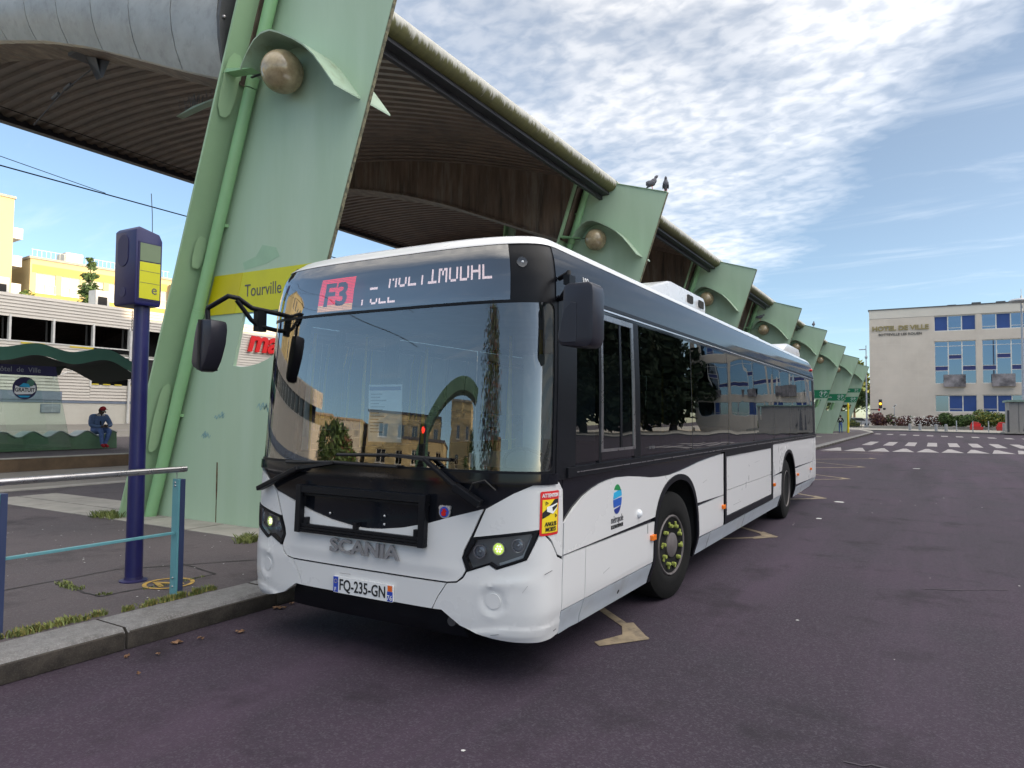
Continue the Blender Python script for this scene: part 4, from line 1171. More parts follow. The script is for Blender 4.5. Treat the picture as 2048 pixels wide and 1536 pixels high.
# pale slabs round the pylon feet
mb = None
for j in range(8):
    Yp = PY = [2.72, 12.5, 22.6, 33.1, 43.2, 54.6, 66.6, 78.9][j]
    mb = MB()
    for (x0, x1) in ((-10.4, -8.95), (-8.93, -7.5), (-7.48, -6.1), (-6.08, -4.9), (-4.88, -3.75)):
        for (y0, y1) in ((Yp - .62, Yp - .02), (Yp, Yp + .62)):
            MB().box(x0, x1 - .012, y0, y1 - .012, .10, .156 + random.uniform(0, .002)).build('paving_slab', M['concrete'], pave)
# stencilled ring with a letter
def flat(cx, cy, z, ang=0.0, sx=1, sy=1):
    ca, sa = math.cos(ang), math.sin(ang)
    return lambda u, v, d: (cx + ca * u * sx - sa * v * sy, cy + sa * u * sx + ca * v * sy, z + d)
f = flat(-2.50, .27, .155, R(70))
mb = MB(); mb.prism(circle(0, 0, .21, 32), f, 0, .001, [circle(0, 0, .175, 32)[::-1]]); st_ = mb.build('stencil_ring', M['stencil'], pave)
text_part('stencil_letter', 'N', .30, f, M['stencil'], st_, depth=.001, bold=0.008)
# zigzag line of the stop
zig = []
tips = [1.49 - 5.3, 1.49, 6.72, 12.15, 17.45, 22.7, 28.4]
for a, b in zip(tips, tips[1:]):
    zig += [(1.42, a), (-1.30, (a + b) / 2)]
zig.append((1.42, tips[-1]))
for a, b in zip(zig[2:], zig[3:]):
    strip('stop_zigzag', [a, (a[0] + (b[0] - a[0]) * .5, a[1] + (b[1] - a[1]) * .5), b], .10, .004, M['road_yellow'], road)
mb = MB()
for t in tips[1:]:
    MB().add([(1.45, t, .0055), (1.20, t + .34, .0055), (1.13, t + .27, .0055), (1.24, t, .0055), (1.13, t - .27, .0055), (1.20, t - .34, .0055)], [(0, 1, 2, 3), (0, 3, 4, 5)]).build('zigzag_tip', M['road_yellow'], road)
for y0 in (33.5, 35.2):
    strip('stop_zigzag', [(-1.2, y0), (1.5, y0 - 1.2)], .12, .004, M['road_yellow'], road)
strip('lane_line', [(7.6, 20.0), (8.3, 36.0)], .14, .004, M['road_yellow'], road)
# scuffs, stains and fine cracks on the tarmac
rs_ = random.Random(21)
for (x0, y0, x1, y1, w) in ((2.9, .2, 3.3, .3, .012), (4.4, 2.2, 5.0, 2.1, .014), (3.2, 4.4, 3.9, 4.8, .016)):
    P_ = [(x0 + (x1 - x0) * i / 7 + rs_.uniform(-.03, .03), y0 + (y1 - y0) * i / 7 + rs_.uniform(-.03, .03)) for i in range(8)]
    strip('road_scuff', P_, w, .0042, M['road_scuff'], road)
strip('road_crack', wob((5.4, 3.0), (5.9, 9.5), 40, .05), .007, .0038, M['seam'], road)
# raised crossing: triangles, bars, dashes
hump = ground_sheet('raised_crossing', [(-1.3, 37.4), (26, 41.5), (26, 53), (-1.4, 51.5)], .004, M['asphalt'], road)
for i in range(16):
    x = -.95 + 1.03 * i; y = 34.0 + .52 * (i + .9) * .62
    a, b, c = (x - .42, y), (x + .52, y + .26), (x + .02, y + 4.4)
    MB().add([(*a, .009), (*b, .009), (c[0] + .08, c[1], .009), (c[0] - .08, c[1], .009)], [(0, 1, 2, 3)]).build('painted_triangle', M['road_paint'], road)
for i in range(15):
    x = -1.05 + 1.12 * i; y = 43.3 + .15 * i
    if i == 0: continue
    MB().add([(x - .26, y, .010), (x + .26, y, .010), (x + .26 + .05, y + 7.0, .010), (x - .26 + .05, y + 7.0, .010)], [(0, 1, 2, 3)]).build('crossing_bar', M['road_paint'], road)
for i in range(12):
    x = -1.1 + 1.12 * i; y = 74.5 - .95 * i
    MB().add([(x - .26, y, .006), (x + .26, y - .2, .006), (x + .28, y + 3.2, .006), (x - .24, y + 3.4, .006)], [(0, 1, 2, 3)]).build('give_way_dash', M['road_paint'], road)
# far pavement before the town hall
ground_sheet('square', [(-60, 93.5), (-3.4, 93.5), (1.2, 92.8), (5.0, 90.0), (9.0, 87.2), (14.0, 84), (30, 78), (70, 72), (70, 260), (-60, 260)], .12, M['concrete'])
mb = MB()
edge = [(-60, 93.4), (-3.4, 93.4), (1.2, 92.7), (5.0, 89.9), (9.0, 87.1), (14.0, 83.9), (30, 77.9), (70, 71.9)]
for a, b in zip(edge, edge[1:]):
    mb.bar((*a, .07), (*b, .07), .26, .135)
o = mb.build('far_kerb', M['stone']); o['kind'] = 'structure'
# ------------------------------------------------------------------ canopy and pylons
PYS = [2.72, 12.5, 22.6, 33.1, 43.2, 54.6, 66.6, 78.9]
LX = lambda z: -6.6 + .33 * z
def pylon_at(Y):
    root = thing('canopy_pylon', 'x', 'pylon', (-5.4, Y, .15), 'leaning green pylons carrying the station canopy')
    f = lambda u, v, d: (u, Y + d, v)
    hole = [(-4.62, 2.97), (-4.80, 2.28), (-4.64, 2.255), (-4.48, 2.265), (-4.30, 2.295), (-4.15, 2.34), (-4.02, 2.40), (-3.90, 2.48), (-3.80, 2.60), (-3.74, 2.78), (-3.72, 2.97)]
    slab = [(-6.55, .15), (-4.235, .15), (-1.99, 6.93), (-4.1, 7.6)]
    sb = MB(); sb.prism(slab, f, -.045, .0, [hole]); sb = sb.build('slab', M['green'], root)
    mb = MB(); mb.prism([(-4.230, .15), (-4.212, .15), (-1.967, 6.93), (-1.985, 6.93)], f, -.042, -.004); mb.build('slab_edge', M['green_edge'], root)
    mb = MB(); mb.prism([(-4.10, 7.602), (-1.985, 6.932), (-1.985, 6.945), (-4.10, 7.615)], f, -.07, .07); mb.build('top_plate', M['green_flange'], root)
    mb = MB(); mb.prism([(-6.60, .15), (-6.565, .15), (-4.09, 7.62), (-4.125, 7.62)], f, -.50, .50); mb.build('flange', M['green_flange'], root)
    pp = lambda z: (LX(z) + .185, Y - .16, z)
    mb = MB(); mb.tube([pp(.15), pp(3.05)], .082, 16); mb.tube([pp(3.052), pp(5.95)], .078, 16); mb.tube([pp(5.96), pp(7.45)], .082, 16)
    dp = mb.build('downpipe', M['green_pipe'], root, smooth=40)
    mb = MB()
    for z in (1.6, 4.2, 6.7):
        mb.box(LX(z) + .06, LX(z) + .24, Y - .17, Y - .03, z - .02, z + .02)
    mb.build('pipe_clamp', M['green_pipe'], dp)
    prof = [(-4.24, 6.02), (-4.19, 6.10), (-4.10, 6.22), (-4.00, 6.32), (-3.87, 6.38), (-3.71, 6.375), (-3.54, 6.30), (-3.31, 6.17), (-3.12, 6.04), (-2.94, 5.87), (-2.78, 5.67), (-2.60, 5.44)]
    for y0, y1 in ((-.50, -.046), (.046, .50)):
        mb = MB(); k = len(prof)
        for dz in (0, .022):
            mb.add([(u, Y + y0, v + dz) for u, v in prof] + [(u, Y + y1, v + dz) for u, v in prof], [(i, i + 1, i + 1 + k, i + k) for i in range(k - 1)])
        for yy, o_ in ((y0, 0), (y1, k)):
            mb.add([(u, Y + yy, v) for u, v in prof] + [(u, Y + yy, v + .022) for u, v in prof], [(i, i + 1, i + 1 + k, i + k) for i in range(k - 1)])
        mb.add([(prof[-1][0], Y + y0, prof[-1][1]), (prof[-1][0], Y + y1, prof[-1][1]), (prof[-1][0], Y + y1, prof[-1][1] + .022), (prof[-1][0], Y + y0, prof[-1][1] + .022)], [(0, 1, 2, 3)])
        vz = mb.build('visor', M['visor'], root, smooth=30)
        yg = Y + (y0 + y1) / 2
        gl = MB(); gl.ball((-3.72, yg - .0, 5.955), .265, 28, 18); gl = gl.build('globe_lamp', M['globe'], root, smooth=180)
        mb = MB(); mb.tube([(-3.70, Y + (y0 if abs(y0) < .1 else y1), 5.93), (-3.70, yg, 5.93)], .06, 12); mb.bar((-4.3, yg, 6.02), (-3.8, yg, 6.02), .03, .012)
        mb.build('lamp_arm', M['dark_steel'], gl)
    mb = MB(); mb.prism([(-4.60, 6.07), (-4.05, 6.0), (-4.25, 6.045), (-4.52, 6.11)], lambda u, v, d: (u, Y - .40 + d, v), -.08, .08); mb.build('gusset', M['green_pipe'], root)
    return root
LABS = ['nearest leaning green pylon with a yellow sign, behind the bus front', 'green pylon with two pigeons on its top, above the bus roof',
        'third green pylon, behind the white roof pod of the bus', 'fourth green pylon with a small dark bird on its curved visor',
        'fifth green pylon, behind the rear of the bus roof', 'sixth green pylon with the largest green F7 sign, beside the bus rear',
        'seventh green pylon with a middle sized green F7 sign', 'farthest green pylon with two small green signs, next to a yellow post']
pyl = []
for i, Y in enumerate(PYS):
    if i == 0:
        p = pylon_at(Y); p['label'] = LABS[0]
    else:
        p = copy_thing(pyl[0], LABS[i], (-5.4, Y, .15))
    pyl.append(p)
# signs
def psign(i, z0, z1, u0, u1, mat, name='sign'):
    Y = PYS[i]; f = lambda u, v, d: (u, Y - .05 - d, v)
    sl0, sl1 = .33 * (z1 - z0), .33 * (z1 - z0)
    return MB().prism([(u0, z0), (u1, z0), (u1 + sl1, z1), (u0 + sl0, z1)], f, 0, .006).build(name, mat, pyl[i]), f
# wear on the nearest pylon: rust run, faded scrawls, touched-up patches
f0 = lambda u, v, d: (u, PYS[0] - .0455 - d, v)
mb = MB()
xr0 = -5.08
zz_ = [.16, .30, .45, .62, .80, .97]
L_ = [(xr0 + random.uniform(-.004, .004) - .006 - .010 * random.random(), z) for z in zz_]; R_ = [(xr0 + .006 + .012 * random.random(), z) for z in reversed(zz_)]
mb.prism(L_ + R_, f0, 0, .0015); mb.build('rust_run', M['rust'], pyl[0])
def stroke(mb, pts, w):
    for a, b in zip(pts, pts[1:]):
        dx, dz = b[0] - a[0], b[1] - a[1]; l = math.hypot(dx, dz) or 1; nx, nz = -dz / l * w, dx / l * w
        mb.add([f0(a[0] - nx, a[1] - nz, .001), f0(b[0] - nx, b[1] - nz, .001), f0(b[0] + nx, b[1] + nz, .001), f0(a[0] + nx, a[1] + nz, .001)], [(0, 1, 2, 3)])
for cx, cz, sc in ((-4.24, 1.68, 1.0), (-5.36, 1.33, .7), (-5.1, 1.6, .6)):
    mb = MB()
    for q in range(4):
        x0 = cx + random.uniform(-.12, .12) * sc; z0 = cz + random.uniform(-.05, .05) * sc
        stroke(mb, [(x0, z0), (x0 + .05 * sc, z0 + .06 * sc), (x0 + .07 * sc, z0 - .03 * sc), (x0 + .12 * sc, z0 + .03 * sc)], .006)
    mb.build('scrawl', M['blue_scrawl'], pyl[0], fix=False)
fl0 = lambda u, v, d: (LX(v) + .0365 + d, PYS[0] + u, v)
for z0, z1, y0, y1 in ((5.55, 6.35, -.49, -.24), (3.6, 4.05, -.34, -.17), (1.05, 2.05, -.36, -.18)):
    P_ = [((y0 + y1) / 2 + (y1 - y0) / 2 * math.copysign(abs(math.cos(2 * PI * q / 28)) ** .6, math.cos(2 * PI * q / 28)) * random.uniform(.93, 1.0), (z0 + z1) / 2 + (z1 - z0) / 2 * math.copysign(abs(math.sin(2 * PI * q / 28)) ** .7, math.sin(2 * PI * q / 28)) * random.uniform(.9, 1.0)) for q in range(28)]
    MB().prism(P_, fl0, 0, .0015).build('repaint_patch', M['repaint'], pyl[0])
MB().prism([(-4.62, 3.56), (-4.2, 3.60), (-3.95, 3.68), (-4.02, 3.80), (-4.28, 3.86), (-4.40, 3.72), (-4.66, 3.66)], f0, 0, .0012).build('repaint_patch', M['repaint_dark'], pyl[0])
s1, f = psign(0, 2.985, 3.525, -5.40, -3.29, M['sign_yellow'])
MB().prism([(-5.40, 2.985), (-4.79, 2.985), (-4.64, 3.525), (-5.222, 3.525)], f, .0062, .009).build('sign_end', M['sign_yellow2'], s1)
text_part('sign_text', 'Tourville', .235, lambda u, v, d: f(-4.24 + u, 3.265 + v, d + .0075), M['ink_grey'], s1, width=.70)
mb = MB()
for a0 in (20, 110, 200, 290):
    pts = [(-3.50 + .26 * math.cos(R(a0 + t * 5)), 3.25 + .24 * math.sin(R(a0 + t * 5))) for t in range(11)]
    pts2 = [(-3.50 + .235 * math.cos(R(a0 + t * 5)), 3.25 + .215 * math.sin(R(a0 + t * 5))) for t in range(11)]
    mb.prism(pts + pts2[::-1], f, .0075, .009)
mb.build('sign_ring', M['ink_grey'], s1)
mb = MB(); mb.prism(rounded(-3.63, -3.37, 3.12, 3.38, .03), f, .0075, .009, [rect(-3.595, -3.405, 3.25, 3.35)[::-1]]); mb.build('bus_pictogram', M['ink_grey'], s1)
for i, z0, z1, t2 in ((5, 3.09, 3.70, 'o Pléiade'), (6, 3.15, 3.75, 'Pléiade'), (7, 3.22, 3.80, 'Pléiade'), (7, 4.26, 4.68, 'F7 Pléiade')):
    zc = (z0 + z1) / 2; ur = -4.28 + .33 * z0 - .02; ul = LX(z0) + .30
    s_, f = psign(i, z0, z1, ul, ur, M['sign_green'])
    xr = -4.28 + .33 * zc - .40
    text_part('sign_text', 'F7', .34 * (z1 - z0) / .55, lambda u, v, d: f(xr + u, zc + v, d + .0065), M['print_white'], s_)
    text_part('sign_text', t2, .20, lambda u, v, d: f(xr - 1.0 + u, zc + v, d + .0065), M['print_white'], s_)
    mb = MB(); rr = .235 * (z1 - z0) / .55
    for a0 in (15, 105, 195, 285):
        pts = [(xr + rr * 1.1 * math.cos(R(a0 + t * 10)), zc + rr * math.sin(R(a0 + t * 10))) for t in range(7)]
        pts2 = [(xr + rr * 1.0 * math.cos(R(a0 + t * 10)), zc + rr * .9 * math.sin(R(a0 + t * 10))) for t in range(7)]
        mb.prism(pts + pts2[::-1], f, .0065, .008)
    mb.build('sign_ring', M['print_white'], s_)
# --- the canopy
can = thing('station_canopy', 'long brown corrugated canopy on arched beams over the bus platform', 'canopy', (-10.5, 2.5, 7.0))
def zs(x): return 9.45 - .0154 * (x + 15.5) ** 2
XS = [-3.62 - (17.7 - 3.62) * i / 22 for i in range(23)]
for b in range(8):
    y0 = PYS[b] + (.38 if b else -.15); y1 = (PYS[b + 1] - .38) if b < 7 else PYS[b] + 6.0
    pitch = .30; n = int((y1 - y0) / pitch)
    pr = []
    for k in range(n):
        y = y0 + (y1 - y0) * k / n; w = (y1 - y0) / n
        pr += [(y, 0.0), (y + .42 * w, 0.0), (y + .55 * w, .055), (y + .87 * w, .055)]
    pr.append((y1, 0.0))
    mb = MB(); vs = []; m = len(pr)
    for x in XS:
        z = zs(x)
        vs += [(x, y, z + h) for y, h in pr]
    mb.add(vs, [(i * m + j, i * m + j + 1, (i + 1) * m + j + 1, (i + 1) * m + j) for i in range(len(XS) - 1) for j in range(m - 1)])
    mb.build('soffit_sheet', M['soffit'], can, fix=False)
bot = [(-4.60, 6.04), (-5.6, 6.42), (-6.79, 6.90), (-8.1, 7.42), (-9.47, 7.88), (-10.9, 8.26), (-12.22, 8.55), (-13.8, 8.82), (-15.4, 9.02), (-17.5, 9.16)]
top = [(-17.5, zs(-17.5) + .03), (-15.4, zs(-15.4) + .03), (-12.2, zs(-12.2) + .03), (-9.5, zs(-9.5) + .03), (-6.8, zs(-6.8) + .03), (-5.2, zs(-5.2) + .03), (-4.08, 7.52)]
for i, Y in enumerate(PYS):
    h = .37
    mb = MB(); mb.prism(bot + top, lambda u, v, d: (u, Y + d, v), -h if i else -.20, h)
    o = mb.build('beam', M['beam'], can)
    # lower lip of the beam
    mb = MB(); mb.prism([(a, b - .02) for a, b in bot] + [(a, b + .03) for a, b in reversed(bot)], lambda u, v, d: (u, Y + d, v), -.44 if i else -.22, .44)
    mb.build('beam_lip', M['beam'], o)
def blerp(P, x):
    P = sorted(P)
    for (a, p), (b, q) in zip(P, P[1:]):
        if a <= x <= b: return p + (q - p) * (x - a) / (b - a)
    return P[0][1] if x < P[0][0] else P[-1][1]
# grey metal cladding panels on the end beam
x = -4.66
for i in range(13):
    x1 = x - 1.0
    mb = MB(); nseg = 8; cols = 4; vs = []
    for c in range(cols + 1):
        xx = x + (x1 + .012 - x) * c / cols
        zb = blerp(bot, xx) - .02; zt = zs(xx) + .42
        for s_ in range(nseg + 1):
            t = s_ / nseg
            a = t * R(112)
            yy = 2.72 - .30 - .34 * math.sin(a) * 1.0 if False else 2.72 - .34 - .24 * math.sin(PI * min(1, t * 1.05)) ** .8 + .30 * t ** 3
            vs.append((xx, yy, zb + (zt - zb) * t))
    m = nseg + 1
    mb.add(vs, [(c * m + s_, c * m + s_ + 1, (c + 1) * m + s_ + 1, (c + 1) * m + s_) for c in range(cols) for s_ in range(nseg)])
    # turned-in edges give the seam its depth
    for c in (0, cols):
        ed = vs[c * m:(c + 1) * m]; mb.add(ed + [(p[0], p[1] + .05, p[2]) for p in ed], [(q, q + 1, q + 1 + m, q + m) for q in range(nseg)])
    ed = [vs[c * m] for c in range(cols + 1)]; k = cols + 1
    mb.add(ed + [(p[0], p[1] + .14, p[2]) for p in ed], [(q, q + 1, q + 1 + k, q + k) for q in range(cols)])
    mb.build('cladding_panel', M['zinc'], can, smooth=40, fix=False)
    x = x1 - .006
# dark closing plate at the pylon end of the cladding
P = []
for s_ in range(9):
    t = s_ / 8; zb, zt = blerp(bot, -4.7) - .08, zs(-4.7) + .40
    P.append((2.72 - .36 - .26 * math.sin(PI * min(1, t * 1.05)) ** .8 + .30 * t ** 3, zb + (zt - zb) * t))
mb = MB(); mb.prism(P + [(2.72, P[-1][1]), (2.72, P[0][1])], lambda u, v, d: (-4.66 + .33 * (v - 6.2) * .35 + d, u, v), 0, .05)
ep = mb.build('end_plate', M['plate_dark'], can)
mb = MB()
for s_ in (1, 3, 5): mb.ball((-4.60 + .33 * (P[s_][1] - 6.2) * .35, P[s_][0] + .06, P[s_][1]), .025, 8, 6)
o = mb.build('bolt_heads', M['steel'], ep); o['kind'] = 'stuff'
# gutter, its moss, dark gap, outer edge, roof skin
gm = M['gutter']; t = gm.node_tree
def moss_shader(m):
    t = m.node_tree; b = t.nodes['Principled BSDF']; lk = b.inputs['Base Color'].links[0].from_socket
    c = t.nodes.new('ShaderNodeTexCoord'); mp = t.nodes.new('ShaderNodeMapping'); mp.inputs['Scale'].default_value = (1.2, 9, 1.2)
    t.links.new(c.outputs['Object'], mp.inputs[0])
    n = t.nodes.new('ShaderNodeTexNoise'); n.inputs['Scale'].default_value = 1.6; n.inputs['Detail'].default_value = 8; n.inputs['Roughness'].default_value = .72
    t.links.new(mp.outputs[0], n.inputs['Vector'])
    sp = t.nodes.new('ShaderNodeSeparateXYZ'); t.links.new(c.outputs['Object'], sp.inputs[0])
    mr = t.nodes.new('ShaderNodeMapRange'); mr.inputs[1].default_value = .46; mr.inputs[2].default_value = .20; mr.inputs[3].default_value = -.36; mr.inputs[4].default_value = .24
    t.links.new(sp.outputs[2], mr.inputs[0])
    ad = t.nodes.new('ShaderNodeMath'); t.links.new(n.outputs[0], ad.inputs[0]); t.links.new(mr.outputs[0], ad.inputs[1])
    r2 = t.nodes.new('ShaderNodeMapRange'); r2.inputs[1].default_value = .42; r2.inputs[2].default_value = .60; t.links.new(ad.outputs[0], r2.inputs[0])
    mx = t.nodes.new('ShaderNodeMixRGB'); t.links.new(r2.outputs[0], mx.inputs[0]); t.links.new(lk, mx.inputs[1])
    n4 = t.nodes.new('ShaderNodeMixRGB'); n4.inputs[1].default_value = (.045, .042, .022, 1); n4.inputs[2].default_value = (.17, .165, .05, 1); t.links.new(n.outputs[0], n4.inputs[0])
    t.links.new(n4.outputs[0], mx.inputs[2]); t.links.new(mx.outputs[0], b.inputs['Base Color'])
moss_shader(gm)
GX, GZ, GR = -3.44, 7.335, .175
for b in range(8):
    y0 = PYS[b] + .06; y1 = PYS[b + 1] - .06 if b < 7 else PYS[b] + 6
    mb = MB(); mb.tube([(GX, y0 + (y1 - y0) * k / 4, GZ) for k in range(5)], GR, 24); mb.build('gutter_tube', gm, can, smooth=50)
mb = MB(); mb.box(-3.66, -3.46, 2.8, 85, GZ - .24, GZ - .15); mb.box(-3.72, -3.64, 2.8, 85, GZ - .34, GZ - .22); mb.build('gutter_gap_strip', M['dark_steel'], can)  # dark strip filling the gap below the gutter
mb = MB(); mb.box(-17.85, -17.62, 2.5, 85, zs(-17.7) - .12, zs(-17.7) + .25); mb.build('outer_edge', M['dark_steel'], can)
mb = MB(); k = len(XS)
mb.add([(x_, 2.45, zs(x_) + .30) for x_ in XS] + [(x_, 85, zs(x_) + .30) for x_ in XS], [(i, i + 1, i + 1 + k, i + k) for i in range(k - 1)]); mb.build('roof_skin', M['roof_sheet'], can)
# hanger with insulators below the end beam, spiked ledge left of the first pylon
mb = MB(); mb.box(-9.40, -8.55, 2.75, 3.15, 7.74, 7.80)
mb.add([(-9.15, 2.9, 7.74), (-8.85, 2.9, 7.74), (-8.78, 2.98, 7.30), (-8.92, 2.98, 7.30)], [(0, 1, 2, 3)]); mb.add([(-8.85, 3.05, 7.74), (-8.55, 3.05, 7.74), (-8.72, 2.98, 7.30), (-8.80, 2.98, 7.30)], [(0, 1, 2, 3)])
mb.add([(-9.15, 2.9, 7.74), (-8.92, 2.98, 7.30), (-8.72, 2.98, 7.30), (-8.55, 3.05, 7.74)], [(0, 1, 2, 3)])
hg = mb.build('wire_hanger', M['zinc_seam'], can)
mb = MB(); mb.tube([(-9.1, 3.0, 7.55), (-10.0, 3.0, 7.36), (-10.99, 3.0, 6.95)], .012, 6)
for x_ in (-9.75, -10.15): mb.tube([(x_, 3.0, 7.43 + (x_ + 9.75) * .2), (x_ - .2, 3.0, 7.38 + (x_ + 9.75) * .2)], .035, 8)
mb.build('insulator_rod', M['zinc_seam'], hg)
MB().box(-11.62, -10.88, 2.9, 3.1, 8.53, 8.66).build('mounting_plate', M['zinc'], can)
ob_ = thing('spiked_ledge', 'small pale ledge with bird spikes jutting out beside the nearest green pylon', 'ledge', (-6.3, 3.2, 6.3))
mb = MB(); mb.prism([(-6.92, 6.31), (-6.5, 6.385), (-6.02, 6.40), (-4.5, 6.38), (-4.5, 6.36), (-6.02, 6.375), (-6.4, 6.36)], lambda u, v, d: (u, 3.2 + d, v), -.06, .06); mb.build('ledge_sheet', M['visor'], ob_)
mb = MB()
for i in range(60):
    x_ = random.uniform(-6.85, -5.6); y_ = 3.2 + random.uniform(-.05, .05); mb.tube([(x_, y_, 6.38), (x_ + random.uniform(-.05, .05), y_ + random.uniform(-.05, .05), 6.58)], .0035, 3, caps=False)
o = mb.build('bird_spikes', M['zinc_seam'], ob_, fix=False); o['kind'] = 'stuff'
# pale green blade seen over the bus roof
bl = thing('light_mast', 'pale green tapered blade rising behind the bus roof', 'mast', (-9.6, 17.3, .15))
mb = MB(); mb.prism([(-9.75, .15), (-9.35, .15), (-8.98, 7.5), (-8.78, 8.95), (-9.12, 9.02), (-9.30, 7.5)], lambda u, v, d: (u, 17.2 + d, v), -.05, .05); mb.build('blade', M['visor'], bl)
mb = MB(); mb.prism([(-9.33, 7.0), (-9.28, 7.0), (-9.09, 9.0), (-9.14, 9.0)], lambda u, v, d: (u, 17.2 + d, v), -.25, .05); mb.build('blade_flange', M['green_pipe'], bl)
# overhead wires
def wire(name, pts, r, label, grp='overhead line wires'):
    mb = MB(); mb.tube(pts, r, 5); o = mb.build(name, M['wire']); return setp(o, label, 'wire', grp)
wire('overhead_wire', [(-15, -20, 7.30), (-15, 4.2, 7.25), (-15, 9, 7.24), (-15, 15, 7.20), (-15, 60, 7.2)], .017, 'lower black overhead wire crossing the open sky behind the blue stop display')
wire('overhead_wire', [(-15, -20, 9.2), (-15, -2, 7.95), (-15, 4.21, 7.46), (-15, 6.6, 7.27)], .009, 'thin black wire running down onto the lower overhead wire', None)
wire('overhead_wire', [(-15.6, -20, 8.86), (-15.6, 4.2, 8.84), (-15.6, 9.2, 8.78), (-15.6, 60, 8.7)], .014, 'upper black overhead wire close under the canopy edge')
mb = MB(); mb.tube([(-15.6, 3.2, 8.84), (-15, 3.2, 7.25)], .006, 5); setp(mb.build('dropper_wire', M['wire']), 'thin vertical dropper joining the two overhead wires under the canopy', 'wire')
# ------------------------------------------------------------------ near street furniture
dp = thing('stop_display', 'navy blue bus stop post with a boxy display head and whip aerial', 'stop post', (-2.86, .17, .15))
mb = MB(); mb.tube([(-2.86, .17, .15), (-2.86, .17, 1.2), (-2.86, .17, 2.70)], [.072, .068, .066], 24); mb.build('pole', M['navy'], dp, smooth=40)
mb = MB(); mb.lathe([(.115, .150), (.115, .160), (.078, .168), (.075, .19)], (-2.86, .17, 0), 'z', 24); mb.build('pole_collar', M['navy_dark'], dp, smooth=40)
f = lambda u, v, d: (d, u, v)
hd = MB().prism([(.03, 2.62), (.04, 2.60), (.27, 2.60), (.28, 2.64), (.28, 3.20), (.25, 3.26), (.06, 3.30), (.03, 3.27)], f, -3.07, -2.75).build('display_head', M['navy'], dp, bevel=.012, smooth=30)
MB().prism([(.052, 2.645), (.268, 2.645), (.268, 3.165), (.052, 3.165)], f, -2.75, -2.744).build('window_frame', M['navy_dark'], hd)
MB().prism([(.066, 2.66), (.258, 2.66), (.258, 2.99), (.066, 2.985)], f, -2.744, -2.741).build('yellow_panel', M['sign_yellow'], hd)
MB().prism([(.066, 2.995), (.258, 3.0), (.258, 3.155), (.066, 3.155)], f, -2.744, -2.741).build('lcd_screen', M['screen_grey'], hd)
text_part('panel_text', 'e', .12, lambda u, v, d: (-2.7405 + d,    .205 + u, 2.745 + v), M['ink_grey'], hd)
mb = MB(); mb.prism(rect(.07, .255, 2.905, 2.908), f, -2.741, -2.7395); mb.prism(rect(.07, .255, 2.80, 2.803), f, -2.741, -2.7395); mb.build('panel_line', M['ink_grey'], hd)
g = lambda u, v, d: (u, .03 - d, v)
MB().prism(rounded(-3.02, -2.86, 2.95, 3.24, .08), g, -.012, .006).build('speaker_cover', M['navy_dark'], hd, bevel=.003)
MB().prism(circle(-2.93, 2.72, .045, 20), g, -.01, .004).build('push_button', M['navy_dark'], hd)
mb = MB(); mb.tube([(-2.80, .21, 3.25), (-2.803, .205, 3.45), (-2.82, .20, 3.64)], .0035, 5); mb.build('aerial', M['wire'], dp)
hr = thing('handrail', 'steel and teal handrail at the edge of the pavement', 'handrail', (-2.12, -1.2, .15))
mb = MB(); mb.tube([(-2.12, -4.2, 1.165), (-2.12, .14, 1.178)], .0245, 16); mb.build('top_tube', M['steel'], hr, smooth=40)
mb = MB(); mb.box(-2.135, -2.105, -3.7, .045, .648, .668); mb.build('lower_bar', M['teal'], hr, bevel=.003)
for y in (.06, -1.26, -2.58, -3.9):
    po = MB().box(-2.165, -2.085, y - .008, y + .010, .15, 1.10).build('post', M['teal'], hr, bevel=.002)
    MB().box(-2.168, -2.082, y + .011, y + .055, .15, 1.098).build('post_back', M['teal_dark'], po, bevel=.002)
    mb = MB(); mb.tube([(-2.12, y, 1.10), (-2.125, y, 1.165)], .004, 6); mb.build('tube_stay', M['steel'], po)
    mb = MB()
    for z in (.22, .29, 1.045, 1.07):
        mb.ball((-2.125, y - .010, z), .009, 8, 6)
    mb.build('post_bolts', M['steel'], po)['kind'] = 'stuff'
# weeds, litter
def blades(name, spots, mats, label=None, hmin=.02, hmax=.07, per=26):
    mb = MB()
    for (x, y, r, z0) in spots:
        for i in range(per):
            a = random.uniform(0, 2 * PI); q = r * math.sqrt(random.random())
            bx, by = x + q * math.cos(a) * .55, y + q * math.sin(a)
            h = random.uniform(hmin, hmax); t = random.uniform(0, 2 * PI); w = random.uniform(.003, .008); ln = random.uniform(.2, .9) * h
            ca, sa = math.cos(t), math.sin(t); mi = random.choice((0, 0, 1)) if len(mats) > 1 else 0
            mb.add([(bx - sa * w, by + ca * w, z0), (bx + sa * w, by - ca * w, z0), (bx + ca * ln * .5 + sa * w * .8, by + sa * ln * .5 - ca * w * .8, z0 + h * .7), (bx + ca * ln, by + sa * ln, z0 + h)], [(0, 1, 2, 3)], mi)
    o = mb.build(name, mats, None, fix=False); o['kind'] = 'stuff'
    if label: o['label'] = label
    return o
sp = []
for i in range(90):
    y = random.uniform(-3.2, -.45); sp.append((-2.02 + random.uniform(-.05, .03) - .05 * max(0, -1 - y), y, random.uniform(.03, .09), .15))
for i in range(30):
    y = random.uniform(-.45, .35); sp.append((-1.99 + random.uniform(-.02, .02), y, .035, .15))
blades('kerb_weeds', sp, [M['weed'], M['weed_dry']], 'green and yellowed weeds growing along the kerb joint', .015, .055, 30)
sp = [(-3.3 + i * .045, -.24 + random.uniform(-.03, .03), .05, .15) for i in range(9)] + [(-2.62, -.26, .04, .15), (-2.57, -.22, .03, .15)]
blades('joint_weeds', sp, [M['weed']], 'low weeds in the joint of the pavement patch', .01, .03, 24)
